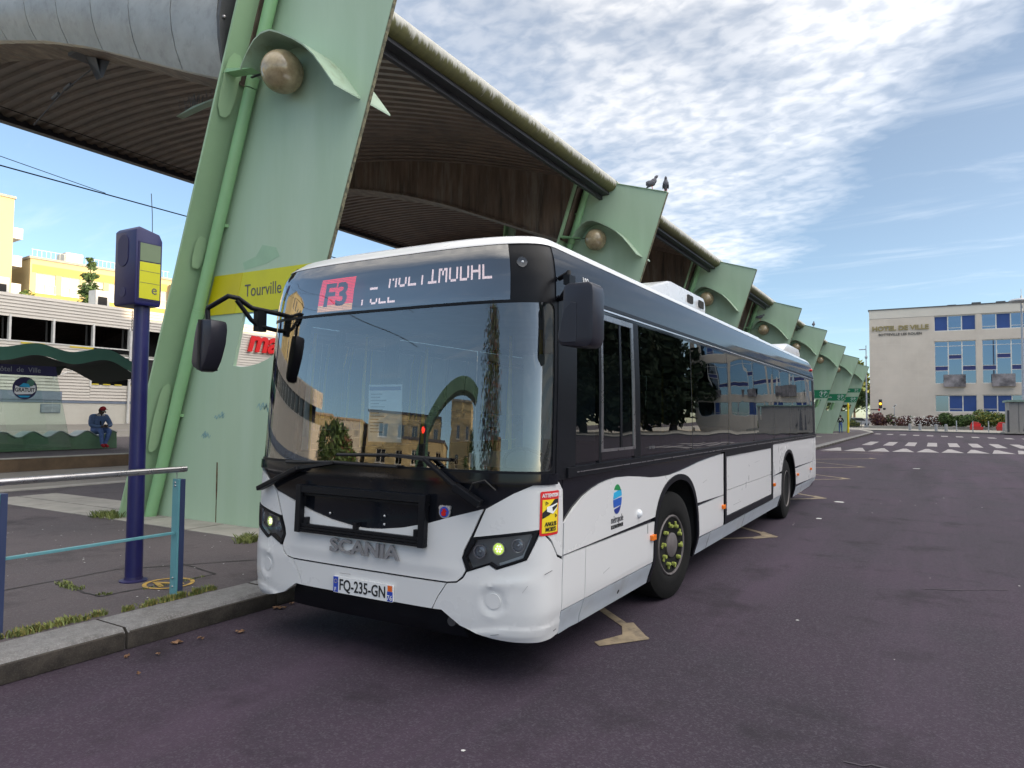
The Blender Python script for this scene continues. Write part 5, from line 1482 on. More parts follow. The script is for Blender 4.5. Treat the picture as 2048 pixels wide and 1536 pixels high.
sp = [(-6.62 + random.uniform(-.35, .1), 2.18 + random.uniform(-.12, .12), .10, .156) for i in range(18)] + [(-3.62 + random.uniform(-.12, .12), 2.0 + random.uniform(-.1, .1), .08, .15) for i in range(9)]
blades('foot_weeds', sp, [M['weed']], 'grass tuft at the foot of the nearest green pylon', .03, .10, 30)
sp = [(-2.47 + random.uniform(-.02, .02), .05 + i * .06, .03, .15) for i in range(10)]
blades('stencil_weeds', sp, [M['weed']], None, .008, .02, 10)
mb = MB()
for (x, y, r) in ((-1.40, -.40, .05), (-1.33, -.25, .03), (-1.22, .02, .05), (-1.48, .62, .06), (-1.42, -.75, .03), (-1.28, -.62, .025), (-1.05, -.9, .02), (-1.5, .75, .03)):
    for i in range(5):
        a = random.uniform(0, 6.28); c = (x + random.uniform(-r, r) * .6, y + random.uniform(-r, r) * .6); rr = r * .45
        P = [(c[0] + rr * math.cos(a + t) * (1 if k % 2 else .6), c[1] + rr * math.sin(a + t) * (1 if k % 2 else .6), .006 + random.uniform(0, .018)) for k, t in enumerate([j * 1.05 for j in range(6)])]
        mb.add(P, [tuple(range(6))])
o = mb.build('fallen_leaves', M['leaf_brown'], None, fix=False); o['kind'] = 'stuff'; o['label'] = 'dry brown leaves lying in the gutter by the kerb'
mb = MB()
for i in range(80):
    y = random.uniform(-2.8, 16); x = random.uniform(-1.3, 9)
    if abs(x) < 1.35 and y > -.2: continue
    r = random.uniform(.004, .013) * (1 + max(0, y) * .03)
    a = random.uniform(0, 6.28)
    mb.add([(x + r * math.cos(a + t) * random.uniform(.6, 1.6), y + r * math.sin(a + t) * random.uniform(.6, 1.4), .005) for t in (0, 1.3, 2.5, 3.7, 5.0)], [(0, 1, 2, 3, 4)])
for (x, y, r) in ((2.62, -1.02, .016), (1.70, 8.95, .05), (1.75, 11.6, .09), (2.9, 23, .12)):
    mb.add([(x + r * math.cos(t) * random.uniform(.7, 1.5), y + r * math.sin(t) * random.uniform(.7, 1.3), .006) for t in (0, .9, 2.0, 3.1, 4.2, 5.3)], [tuple(range(6))])
for i in range(110):
    y = random.uniform(-1.5, 4); x = random.uniform(-7, -2.2); r = random.uniform(.004, .011)
    mb.add([(x + r * math.cos(t) * random.uniform(.6, 1.6), y + r * math.sin(t) * random.uniform(.6, 1.4), .1535) for t in (0, 1.3, 2.5, 3.7, 5.0)], [(0, 1, 2, 3, 4)])
o = mb.build('litter_specks', M['litter'], None, fix=False); o['kind'] = 'stuff'; o['label'] = 'pale specks of chewing gum and paper on the asphalt'

# ------------------------------------------------------------------ people
def person(name, label, J, bones, rad, mats, seg_mat, loc=(0, 0, 0), sub=1, kids_=()):
    keys = list(J); idx = {k: i for i, k in enumerate(keys)}
    me = bpy.data.meshes.new('p'); me.from_pydata([J[k] for k in keys], [(idx[a], idx[b]) for a, b in bones], [])
    ob = bpy.data.objects.new('p', me); COL.objects.link(ob)
    md = ob.modifiers.new('s', 'SKIN'); md.use_smooth_shade = True
    for i, k in enumerate(keys):
        sv = me.skin_vertices[0].data[i]; r = rad[k]; sv.radius = r if isinstance(r, tuple) else (r, r); sv.use_root = (k == 'pelvis')
    ob.modifiers.new('u', 'SUBSURF').levels = sub
    dg = bpy.context.evaluated_depsgraph_get()
    m2 = bpy.data.meshes.new_from_object(ob.evaluated_get(dg)); bpy.data.objects.remove(ob)
    root = thing(name, label, 'person', loc)
    for m in mats: m2.materials.append(m)
    segs = [(Vector(J[a]), Vector(J[b]), seg_mat(a, b)) for a, b in bones]
    for p in m2.polygons:
        c = p.center; best = None
        for a, b, q in segs:
            d = b - a; t = max(0, min(1, (c - a).dot(d) / max(1e-9, d.length_squared))); e = (a + d * t - c).length
            if best is None or e < best[0]: best = (e, q)
        p.material_index = best[1]; p.use_smooth = True
    m2.materials.update() if hasattr(m2.materials, 'update') else None
    m2.name = 'body'
    for v in m2.vertices: v.co = v.co - Vector(loc)
    o = bpy.data.objects.new('body', m2); COL.objects.link(o); o.parent = root
    return root
def hand(J, bones, rad, side_, wrist, palm, fdir, across, thumb):
    """five fingers of different lengths rooted in the palm"""
    Wv, P = Vector(wrist), Vector(palm); fd = Vector(fdir).normalized(); ac = Vector(across).normalized(); th = Vector(thumb).normalized()
    J['palm' + side_] = tuple(P); rad['palm' + side_] = (.036, .022); bones.append(('wrist' + side_, 'palm' + side_))
    for i, ln in enumerate((.070, .080, .076, .058)):
        a = P + ac * (i - 1.5) * .020 + fd * .03; b = a + fd * ln * .55 + th * .006; c = b + fd * ln * .4 + th * .03
        for nm, q, r in (('a', a, .011), ('b', b, .010), ('c', c, .008)):
            J[f'f{i}{nm}{side_}'] = tuple(q); rad[f'f{i}{nm}{side_}'] = r
        bones += [('palm' + side_, f'f{i}a{side_}'), (f'f{i}a{side_}', f'f{i}b{side_}'), (f'f{i}b{side_}', f'f{i}c{side_}')]
    a = P - ac * .035 + th * .01; b = a + fd * .04 + th * .03
    J['ta' + side_] = tuple(a); J['tb' + side_] = tuple(b); rad['ta' + side_] = .012; rad['tb' + side_] = .009
    bones += [('palm' + side_, 'ta' + side_), ('ta' + side_, 'tb' + side_)]
def seated_man():
    # local frame: f = forward (+X, out from the bench), r = the person's left seen from the road; world built directly
    bx, by, bz = -19.62, 9.16, .95           # hip point on the seat
    def w(fw, lt, up): return (bx + fw, by + lt, bz + up)
    J = {'pelvis': w(0, 0, .09), 'spine': w(.03, 0, .25), 'chest': w(.10, 0, .44), 'neckbase': w(.17, .0, .56), 'neck': w(.21, .0, .61), 'head': w(.27, .01, .68), 'crown': w(.30, .01, .78)}
    rad = {'pelvis': (.165, .13), 'spine': (.16, .12), 'chest': (.215, .15), 'neckbase': (.12, .09), 'neck': .058, 'head': (.085, .095), 'crown': (.062, .07)}
    bones = [('pelvis', 'spine'), ('spine', 'chest'), ('chest', 'neckbase'), ('neckbase', 'neck'), ('neck', 'head'), ('head', 'crown')]
    for sd, s in (('L', 1), ('R', -1)):
        J['sh' + sd] = w(.12, s * .23, .50); J['el' + sd] = w(.22, s * .33, .23); J['wrist' + sd] = w(.42, s * .09, .20)
        J['hip' + sd] = w(.05, s * .10, .06); J['knee' + sd] = w(.46, s * (.17 if sd == 'L' else .12), .10); J['ankle' + sd] = w(.36 if sd == 'L' else .44, s * .06, -.38); J['toe' + sd] = w(.56 if sd == 'L' else .62, s * .08, -.435)
        for k, r in (('sh', .10), ('el', .075), ('wrist', .038), ('hip', .125), ('knee', .088), ('ankle', .060), ('toe', .045)):
            rad[k + sd] = r
        bones += [('chest', 'sh' + sd), ('sh' + sd, 'el' + sd), ('el' + sd, 'wrist' + sd), ('pelvis', 'hip' + sd), ('hip' + sd, 'knee' + sd), ('knee' + sd, 'ankle' + sd), ('ankle' + sd, 'toe' + sd)]
        hand(J, bones, rad, sd, J['wrist' + sd], w(.475, s * .05, .195), (.6, -s * .55, .1), (.25, s * .2, -.9), (-.1, -s * .4, .6))
    def sm_(a, b):
        if 'ankle' in b + a and 'toe' in b: return 3
        if b[:2] in ('hi', 'kn', 'an') and b not in (): return 1
        if a in ('neck', 'head', 'neckbase') or b[:4] == 'palm' or a[:4] == 'palm' or a[0] == 'f' or a[:2] == 'ta': return 2
        return 0
    root = person('person', 'man in denim jacket and red cap sitting on the wavy bench with a phone', J, bones, rad, [M['denim'], M['denim_dark'], M['skin_dark'], M['red_cloth']], sm_, (bx, by, .45))
    mb = MB(); c = w(.30, .01, .765); mb.ball(c, (.10, .092, .075), 16, 10); mb.box(c[0] + .05, c[0] + .17, c[1] - .06, c[1] + .06, c[2] - .035, c[2] - .022); mb.build('cap', M['red_cloth'], root, smooth=40)
    c = w(.265, .01, .69); mb = MB(); mb.ball((c[0] - .035, c[1], c[2] + .015), (.085, .096, .10), 14, 10); mb.build('hair', M['hair'], root, smooth=60)
    mb = MB(); h = w(.30, .01, .66); mb.ball((h[0] + .075, h[1], h[2] - .01), (.018, .014, .022), 8, 6); mb.build('nose', M['skin_dark'], root, smooth=60)
    mb = MB()
    for s in (1, -1): mb.ball((h[0] + .066, h[1] + s * .033, h[2] + .022), .011, 8, 6)
    mb.build('eye', M['white_cloth'], root, smooth=60)['kind'] = 'stuff'
    for s in (1, -1): MB().ball((h[0] - .01, h[1] + s * .092, h[2] - .0), (.022, .012, .032), 8, 6).build('ear', M['skin_dark'], root, smooth=60)
    mb = MB(); c = w(.155, 0, .545)
    for i in range(12):
        a = PI * (.15 + 1.7 * i / 11) + PI / 2 * 0
        mb.ball((c[0] + .085 * math.cos(a), c[1] + .12 * math.sin(a), c[2] + .015 * math.cos(a)), .036, 8, 6)
    mb.build('fleece_collar', M['white_cloth'], root, smooth=60)
    MB().prism([(.045, .37), (.085, .37), (.085, .12), (.045, .12)], lambda u, v, d: w(.245 - (v - .12) * .18 * -1 * -1 + 0, u - .065, v), 0, 0.001).build('shirt_front', M['black_cloth'], root)
    ph = MB(); c = w(.53, .0, .235); ph.box(c[0] - .035, c[0] + .035, c[1] - .04, c[1] + .04, c[2], c[2] + .010); setp(ph.build('phone', M['ink']), 'dark phone held in the hands of the seated man', 'phone')
seated_man()
def waiting_person():
    bx, by, bz = -3.95, 70.5, .15
    def w(x, y, z): return (bx + x, by + y, bz + z)
    J = {'pelvis': w(0, 0, .93), 'spine': w(0, -.01, 1.12), 'chest': w(0, .0, 1.32), 'neckbase': w(0, .02, 1.43), 'neck': w(0, .03, 1.49), 'head': w(0, .05, 1.57), 'crown': w(0, .05, 1.66)}
    rad = {'pelvis': (.15, .11), 'spine': (.14, .10), 'chest': (.17, .12), 'neckbase': (.09, .08), 'neck': .055, 'head': (.08, .09), 'crown': (.06, .07)}
    bones = [('pelvis', 'spine'), ('spine', 'chest'), ('chest', 'neckbase'), ('neckbase', 'neck'), ('neck', 'head'), ('head', 'crown')]
    for sd, s in (('L', -1), ('R', 1)):
        J['sh' + sd] = w(s * .17, 0, 1.38); J['el' + sd] = w(s * .26, .02, 1.12); J['wrist' + sd] = w(s * .18, .16, 1.0)
        J['hip' + sd] = w(s * .09, 0, .88); J['knee' + sd] = w(s * .10, .02, .48); J['ankle' + sd] = w(s * .11, 0, .08); J['toe' + sd] = w(s * .13, .15, .035)
        for k, r in (('sh', .075), ('el', .055), ('wrist', .036), ('hip', .10), ('knee', .068), ('ankle', .045), ('toe', .04)): rad[k + sd] = r
        bones += [('chest', 'sh' + sd), ('sh' + sd, 'el' + sd), ('el' + sd, 'wrist' + sd), ('pelvis', 'hip' + sd), ('hip' + sd, 'knee' + sd), ('knee' + sd, 'ankle' + sd), ('ankle' + sd, 'toe' + sd)]
        hand(J, bones, rad, sd, J['wrist' + sd], w(s * .15, .21, .99), (-s * .3, .8, .0), (0, .2, -.9), (-s * .5, .2, .3))
    def sm_(a, b):
        if 'toe' in b: return 3
        if b[:2] in ('hi', 'kn', 'an'): return 1
        if a in ('neck', 'head', 'neckbase') or 'palm' in a + b or a[0] == 'f' or a[:2] == 'ta': return 2
        return 0
    root = person('person', 'person in a black hooded top and blue jeans waiting beside the yellow post', J, bones, rad, [M['black_cloth'], M['denim_dark'], M['skin'], M['ink']], sm_, (bx, by, bz))
    MB().ball(w(0, .03, 1.60), (.095, .10, .11), 14, 10).build('hair', M['hair'], root, smooth=60)
    MB().prism(circle(0, 0, .10, 14), lambda u, v, d: w(u, -.125 + d, 1.27 + v * 1.2), 0, .01).build('back_print', M['white_cloth'], root)
    MB().ball(w(0, .14, 1.56), (.016, .02, .02), 8, 6).build('nose', M['skin'], root, smooth=60)
waiting_person()
def pigeon(loc, rz, label, lean=.5, s=1.0):
    root = thing('pigeon', label, 'pigeon', loc, 'pigeons on the green pylons', rz)
    mb = MB(); prof = []
    c = math.cos(lean); q = math.sin(lean)
    def f(a, b, cc): return ((a * c - cc * q) * s, b * s, (a * q + cc * c) * s)
    P = [(-.17, .004, .012), (-.12, .012, .02), (-.06, .045, .045), (0, .065, .062), (.06, .062, .060), (.10, .042, .042), (.125, .03, .032), (.15, .030, .032), (.175, .024, .026), (.19, .006, .008)]
    vs = []; n = 12
    for (a, ry, rz_) in P:
        for k in range(n):
            t = 2 * PI * k / n; p = f(a, ry * math.cos(t), rz_ * math.sin(t) + (.03 if a > .12 else 0)); vs.append((p[0], p[1], p[2] + .14 * s))
    mb.add(vs, [(i * n + k, i * n + (k + 1) % n, (i + 1) * n + (k + 1) % n, (i + 1) * n + k) for i in range(len(P) - 1) for k in range(n)])
    mb.build('body', M['pigeon'], root, smooth=60, local=True)
    p = f(.19, 0, .03); mb = MB(); mb.tube([(p[0], 0, p[2] + .14 * s), (p[0] + .022 * s, 0, p[2] + .13 * s)], [.006 * s, .001 * s], 6); mb.build('beak', M['ink'], root, local=True)
    for sy in (-1, 1):
        mb = MB(); mb.ball((-.03 * s, sy * .058 * s, .13 * s), (.10 * s, .014 * s, .05 * s), 10, 6); mb.build('wing', M['pigeon'], root, smooth=60, local=True)
        mb = MB(); mb.tube([(0, sy * .025 * s, .10 * s), (.01 * s, sy * .025 * s, 0)], .006 * s, 5); mb.build('leg', M['red_lens'], root, local=True)
    return root
ptop = lambda x: 7.6 - (x + 4.1) * (.67 / 2.11) + .015
pigeon((-2.38, 12.5, ptop(-2.38)), R(20), 'pigeon leaning forward on the second pylon, the one nearer the canopy', .75, 1.15)
pigeon((-2.04, 12.5, ptop(-2.04)), R(-70), 'upright pigeon on the outer corner of the second pylon', 1.15, 1.1)
pigeon((-2.75, 43.2, ptop(-2.75)), R(90), 'small pigeon on top of the fifth pylon', .9, 1.2)
b_ = pigeon((-3.87, 32.7, 6.41), R(0), 'small dark bird on the curved visor of the fourth pylon', .2, 1.3)
# ------------------------------------------------------------------ far side platform: shelter, bench, glass
sh = thing('wavy_shelter', 'shelter with a wavy dark green roof on the far platform', 'shelter', (-18.6, 6, .45))
def wv(y): return 3.42 + .085 * math.cos(2 * PI * (y - 6.55) / 1.83) - (max(0, y - 8.5) ** 2) * .28
mb = MB(); ys = [i * .1 for i in range(-20, 97)]
top_ = [(-18.0, y, wv(y)) for y in ys]; bo = [(-18.0, y, wv(y) - .34 + .02 * math.sin(y * 3)) for y in ys]; k = len(ys)
mb.add(top_ + bo, [(i, i + 1, i + 1 + k, i + k) for i in range(k - 1)])
mb.build('fascia', M['shelter_green'], sh, smooth=60, fix=False)
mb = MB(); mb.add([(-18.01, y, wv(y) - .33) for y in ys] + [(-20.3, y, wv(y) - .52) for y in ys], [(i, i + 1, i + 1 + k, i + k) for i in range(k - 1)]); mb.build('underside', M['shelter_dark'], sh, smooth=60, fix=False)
mb = MB(); mb.add([(-18.0, y, wv(y)) for y in ys] + [(-20.3, y, wv(y) - .10) for y in ys], [(i, i + 1, i + 1 + k, i + k) for i in range(k - 1)]); mb.build('roof_sheet', M['shelter_green'], sh, smooth=60, fix=False)
mb = MB(); mb.prism([(7.35, 3.02), (7.85, 2.98), (7.72, 2.86), (7.66, 2.70), (7.58, 2.68), (7.56, 2.86)], lambda u, v, d: (-19.0 + d, u, v), -.05, .05); mb.build('roof_bracket', M['shelter_dark'], sh)
mb = MB(); mb.tube([(-19.9, -1.5, .45), (-19.9, -1.5, 3.1)], .06, 8); mb.tube([(-19.9, 3.0, .45), (-19.9, 3.0, 3.1)], .06, 8); mb.build('support', M['shelter_dark'], sh)
gp = thing('glass_screen', 'clear glass screen carrying the navy Hôtel de Ville board and a round sticker', 'screen', (-18.4, 5.5, .45))
G = lambda u, v, d: (-18.4 + d, u, v)
MB().prism([(-2.0, .55), (7.75, .55), (7.30, 2.62), (-2.0, 2.62)], G, -.006, .006).build('pane', M['shelter_glass'], gp)
MB().prism([(1.0, 2.62), (7.30, 2.62), (7.24, 2.90), (1.0, 2.90)], G, -.03, .03).build('name_board', M['navy_dark'], gp)
text_part('board_text', 'Hôtel  de  Ville', .20, lambda u, v, d: (-18.365 + d, 6.26 + u, 2.765 + v), M['bollard'], gp, width=1.15)
dk = MB().prism(circle(6.46, 2.26, .31, 32), G, .007, .012).build('round_sticker', M['navy_dark'], gp)
MB().prism([(6.2, 2.12), (6.26, 2.08), (6.65, 2.10), (6.73, 2.18), (6.73, 2.34), (6.62, 2.36), (6.5, 2.28), (6.34, 2.28), (6.22, 2.33)], G, .012, .014).build('sticker_cloud', M['print_white'], dk)
MB().prism(circle(6.60, 2.41, .10, 16), G, .0122, .0145).build('sticker_globe', M['shelter_green'], dk)
MB().prism([(6.3, 2.30), (6.42, 2.40), (6.55, 2.38), (6.6, 2.28)], G, .0145, .016).build('sticker_shape', M['logo_cyan'], dk)
MB().prism([(6.28, 2.05), (6.62, 2.05), (6.55, 2.0), (6.36, 2.0)], G, .012, .014).build('sticker_shape', M['logo_cyan'], dk)
text_part('sticker_text', 'GRATUIT', .15, lambda u, v, d: (-18.383 + d, 6.46 + u, 2.205 + v), M['ink'], dk, width=.50, bold=.004)
bn = thing('wavy_bench', 'long low green concrete bench with a wavy metal seat on the far platform', 'bench', (-19.8, 6, .45))
def bw(y): return .945 + .085 * math.cos(2 * PI * (y - 7.23) / .78)
ys = [-3 + i * .065 for i in range(197)]; k = len(ys)
mb = MB(); P = [(y, bw(y) - .045) for y in ys]
mb.prism([(ys[-1] + .02, .45), (ys[0], .45)] [::-1] + P[::-1], lambda u, v, d: (-19.62 + d, u, v), -.34, .12); mb.build('bench_body', M['bench_green'], bn)
mb = MB(); mb.add([(-19.46, y, bw(y)) for y in ys] + [(-20.02, y, bw(y) + .0) for y in ys] + [(-19.46, y, bw(y) - .03) for y in ys] + [(-20.02, y, bw(y) - .03) for y in ys], [(i, i + 1, i + 1 + k, i + k) for i in range(k - 1)] + [(i + 2 * k, i + 1 + 2 * k, i + 1 + 3 * k, i + 3 * k) for i in range(k - 1)] + [(i, i + 1, i + 1 + 2 * k, i + 2 * k) for i in range(k - 1)]); mb.build('seat_sheet', M['bench_top'], bn, fix=False, smooth=60)
# ------------------------------------------------------------------ supermarket with car park deck
BX = -35.0
sm_b = thing('supermarket', 'long cream clad supermarket building with dark openings and red letters', 'building', (BX, 20, .9))
BF = lambda u, v, d: (BX + d, u, v)
def siding(y0, y1, z0, z1, name='siding', mat=None):
    mb = MB(); n = max(1, round((z1 - z0) / .168)); h = (z1 - z0) / n; P = []
    for i in range(n):
        P += [(BX + .055, z0 + i * h), (BX + .012, z0 + (i + 1) * h - .012), (BX + .012, z0 + (i + 1) * h)]
    m = len(P)
    mb.add([(x, y0, z) for x, z in P] + [(x, y1, z) for x, z in P], [(i, i + 1, i + 1 + m, i + m) for i in range(m - 1)])
    return mb.build(name, mat or M['siding'], sm_b, fix=False)
MB().box(BX - 40, BX - 2.2, -30, 75, .5, 7.25).build('hall', M['wall_cream'], sm_b)
MB().box(BX - 2.2, BX, -30, 75, 7.20, 7.32).build('parapet', M['wall_cream'], sm_b)
MB().box(BX - .6, BX, -30, 75, .5, 2.03).build('plinth_wall', M['wall_cream'], sm_b)
MB().box(BX - .02, BX + .03, -30, 75, 2.03, 2.16).build('plinth_trim', M['stripe_blue'], sm_b)
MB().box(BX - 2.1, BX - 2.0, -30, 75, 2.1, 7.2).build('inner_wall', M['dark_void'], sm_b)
MB().box(BX - 2.0, BX - .05, -30, 75, 4.6, 4.75).build('deck', M['concrete'], sm_b)
siding(-30, 19.45, 6.18, 7.32); siding(19.5, 75, 6.18, 7.32)
siding(-30, 17.35, 4.05, 4.98); siding(-30, 17.3, 2.62, 4.05)
siding(17.3, 75, 2.17, 3.02); siding(-30, 17.3, 2.17, 2.62, mat=M['siding'])
siding(22.6, 75, 4.55, 6.18)
MB().box(BX + .056, BX + .062, -30, 15.9, 2.17, 2.60).build('blue_band', M['stripe_blue'], sm_b)
for i, y in enumerate([-24.4 + 1.99 * j for j in range(23)]):
    MB().box(BX - .10, BX + .08, y - .05, y + .05, 4.98, 6.25).build('post', M['post_white'], sm_b)
for j in range(24):
    y0 = -26.4 + 1.99 * j
    if y0 > 19: break
    MB().box(BX - .30, BX - .28, y0 + .08, y0 + 1.9, 5.1, 6.18).build('smoked_panel', M['tint_panel'], sm_b)
MB().box(BX + .06, BX + .075, -30, 19.4, 4.98, 5.04).build('deck_edge', M['post_white'], sm_b)
MB().box(BX + .02, BX + .06, 17.3, 60, 4.55, 4.62).build('deck_edge', M['post_white'], sm_b)
for a, b in ((13.9, 15.0), (16.2, 17.4)):
    mb = MB(); mb.prism([(a, 4.90), (b, 4.90), (b, 4.985), (a, 4.985)], BF, .062, .07); mb.build('warning_stripe', M['stripe_yellow'], sm_b)
for a, b in ((17.35, 19.3), (19.5, 21.2)):
    for q in range(3):
        MB().prism([(a + q * .62, 3.02), (a + q * .62 + .4, 3.02), (a + q * .62 + .4, 3.08), (a + q * .62, 3.08)], BF, .058, .064).build('warning_stripe', M['stripe_yellow'], sm_b)
mb = MB(); mb.box(BX - .05, BX + .07, 17.26, 17.36, 2.9, 4.8); mb.build('post', M['post_white'], sm_b)
mb = MB(); mb.tube([(BX + .1, 19.35, .95), (BX + .1, 19.42, 6.1)], .07, 8); mb.build('drain_pipe', M['post_white'], sm_b)
rl = MB()
for a, b in (((15.3, 3.35), (17.3, 4.1)), ((18.0, 4.08), (19.35, 3.25)), ((18.0, 3.2), (19.35, 3.98)), ((14.0, 4.1), (15.3, 3.35)), ((14.0, 4.12), (19.4, 4.12)), ((17.3, 4.05), (18.0, 4.08))):
    rl.tube([(BX + .35, a[0], a[1] - .02), (BX + .35, b[0], b[1] - .02)], .022, 6)
for y in (15.35, 18.0): rl.tube([(BX + .35, y, 3.15), (BX + .35, y, 4.35)], .035, 6)
rl.build('cross_bracing', M['post_white'], sm_b)
vt = MB().prism(rect(14.92, 15.85, 1.52, 1.95), BF, .0, .05).build('wall_vent', M['stripe_blue'], sm_b)
for q in range(6): MB().prism(rect(14.95, 15.82, 1.56 + q * .06, 1.60 + q * .06), BF, .05, .065).build('vent_slat', M['lamp_grey'], vt)
siding(22.6, 75, 4.55, 5.0)
text_part('letter_sign', 'mar', 2.05, lambda u, v, d: (BX + .12 + d, 28.75 + u, 6.25 + v), M['red_letter'], sm_b, depth=.12, bold=.06, shear=.28, width=3.5)
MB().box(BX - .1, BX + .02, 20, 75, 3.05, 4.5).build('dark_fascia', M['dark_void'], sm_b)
for y, h in ((12.9, .55), (17.85, .62)):
    v = MB().box(BX - 1.4, BX - .7, y, y + .75, 7.25, 7.25 + h + .35).build('roof_vent', M['post_white'], sm_b); MB().box(BX - .7, BX - .69, y + .12, y + .62, 7.35, 7.25 + h).build('vent_opening', M['dark_void'], v)
# ------------------------------------------------------------------ buildings with windows
def facade(name, label, cat, mat, loc, rotz, w, dpt, h, cols, rows, x0, pitch, ww, z0, zp, wh, frame, glassm, extra=None, roofm=None, rail=False, lintel=None, sides=True, group=None):
    """box building; the window wall faces local -Y; openings are recessed"""
    root = thing(name, label, cat, loc, group, rotz)
    holes = [rect(x0 + c * pitch, x0 + c * pitch + ww, z0 + r * zp, z0 + r * zp + wh)[::-1] for c in range(cols) for r in range(rows)]
    F = lambda u, v, d: (u, -d, v)
    MB().prism(rect(0, w, 0, h), F, -.35, 0, holes).build('wall', mat, root, local=True)
    MB().box(0, w, .351, dpt, 0, h - .02).build('wall', mat, root, local=True)
    MB().box(-.15, w + .15, -.15, dpt + .15, h, h + .25).build('roof', roofm or M['concrete'], root, local=True)
    pf = pg = pr = None
    for c in range(cols):
        for r in range(rows):
            u, v = x0 + c * pitch, z0 + r * zp
            if pf is None:
                mb = MB(); mb.prism(rect(0, ww, 0, wh), F, -.22, -.14, [rect(.07, ww / 2 - .03, .07, wh - .07)[::-1], rect(ww / 2 + .03, ww - .07, .07, wh - .07)[::-1]]); pf = mb.build('window', frame, root, local=True)
                MB().box(.02, ww - .02, .20, .205, .02, wh - .02).build('pane', glassm, pf, local=True)
                if rail:
                    mb = MB(); mb.box(0, ww, -.03, .0, .9, .95)
                    for q in range(9): mb.box(ww * q / 8 - .012, ww * q / 8 + .012, -.025, -.005, 0, .9)
                    mb.build('railing', M['frame_white'], pf, local=True)
                MB().box(-.05, ww + .05, -.10, .05, -.10, -.005).build('sill', M['frame_white'], pf, local=True)
                o = pf
            else:
                o = pf.copy(); COL.objects.link(o)
                for ch in list(pf.children):
                    q = ch.copy(); COL.objects.link(q); q.parent = o
            o.location = (u, 0, v)
    return root
# yellow flats on the left, beyond the supermarket
flats = facade('apartment_block', 'low yellow apartment block with pale shutters and a roof fence, behind the supermarket', 'apartments', M['yellow_wall'], (-80, 35.2, 1), R(84), 19, 9, 17.0, 6, 5, .6, 2.5, 1.9, 1.2, 3.05, 2.1, M['frame_white'], M['win_pale'], rail=True)
mb = MB()
for i in range(34): mb.tube([(.3 + i * .45, .4, 17.2), (.3 + i * .45, .4, 18.1)], .02, 4)
mb.tube([(.2, .4, 18.1), (15.4, .4, 18.1)], .02, 4); mb.build('roof_fence', M['frame_white'], flats, local=True)
MB().box(4.2, 6.0, 2, 4.5, 17.2, 18.7).build('roof_cabin', M['frame_white'], flats, local=True)
for r in range(5): MB().box(.2, 15, -.03, -.002, 3.35 + r * 3.05, 4.2 + r * 3.05).build('yellow_band', M['yellow_deep'], flats, local=True)
mb = MB(); mb.box(15.2, 18.4, -1.6, -.01, 0, 16.4); mb.build('stair_tower', M['cream_wall'], flats, local=True)
tw = facade('apartment_tower', 'tall cream apartment tower with stacked corner balconies, behind the supermarket', 'apartments', M['cream_wall'], (-81, 20.0, 1), R(86), 13.5, 10, 23.0, 3, 7, 1.0, 3.0, 1.6, 1.5, 3.0, 1.7, M['frame_white'], M['win_pale'])
for r in range(7):
    b = MB().box(13.5, 14.7, .8, 3.4, 1.0 + r * 3.0, 1.18 + r * 3.0).build('balcony', M['frame_white'], tw, local=True)
    MB().box(14.62, 14.7, .8, 3.4, 1.18 + r * 3.0, 2.15 + r * 3.0).box(13.5, 14.61, .8, .88, 1.18 + r * 3.0, 2.15 + r * 3.0).build('balcony_front', M['frame_white'], b, local=True)
    MB().box(13.5, 13.53, 1.2, 3.0, 1.5 + r * 3.0, 3.6 + r * 3.0).build('balcony_door', M['brick_far'], tw, local=True)
MB().tube([(6, 4, 23), (6, 4, 25.5)], .05, 5).build('roof_mast', M['steel'], tw, local=True)
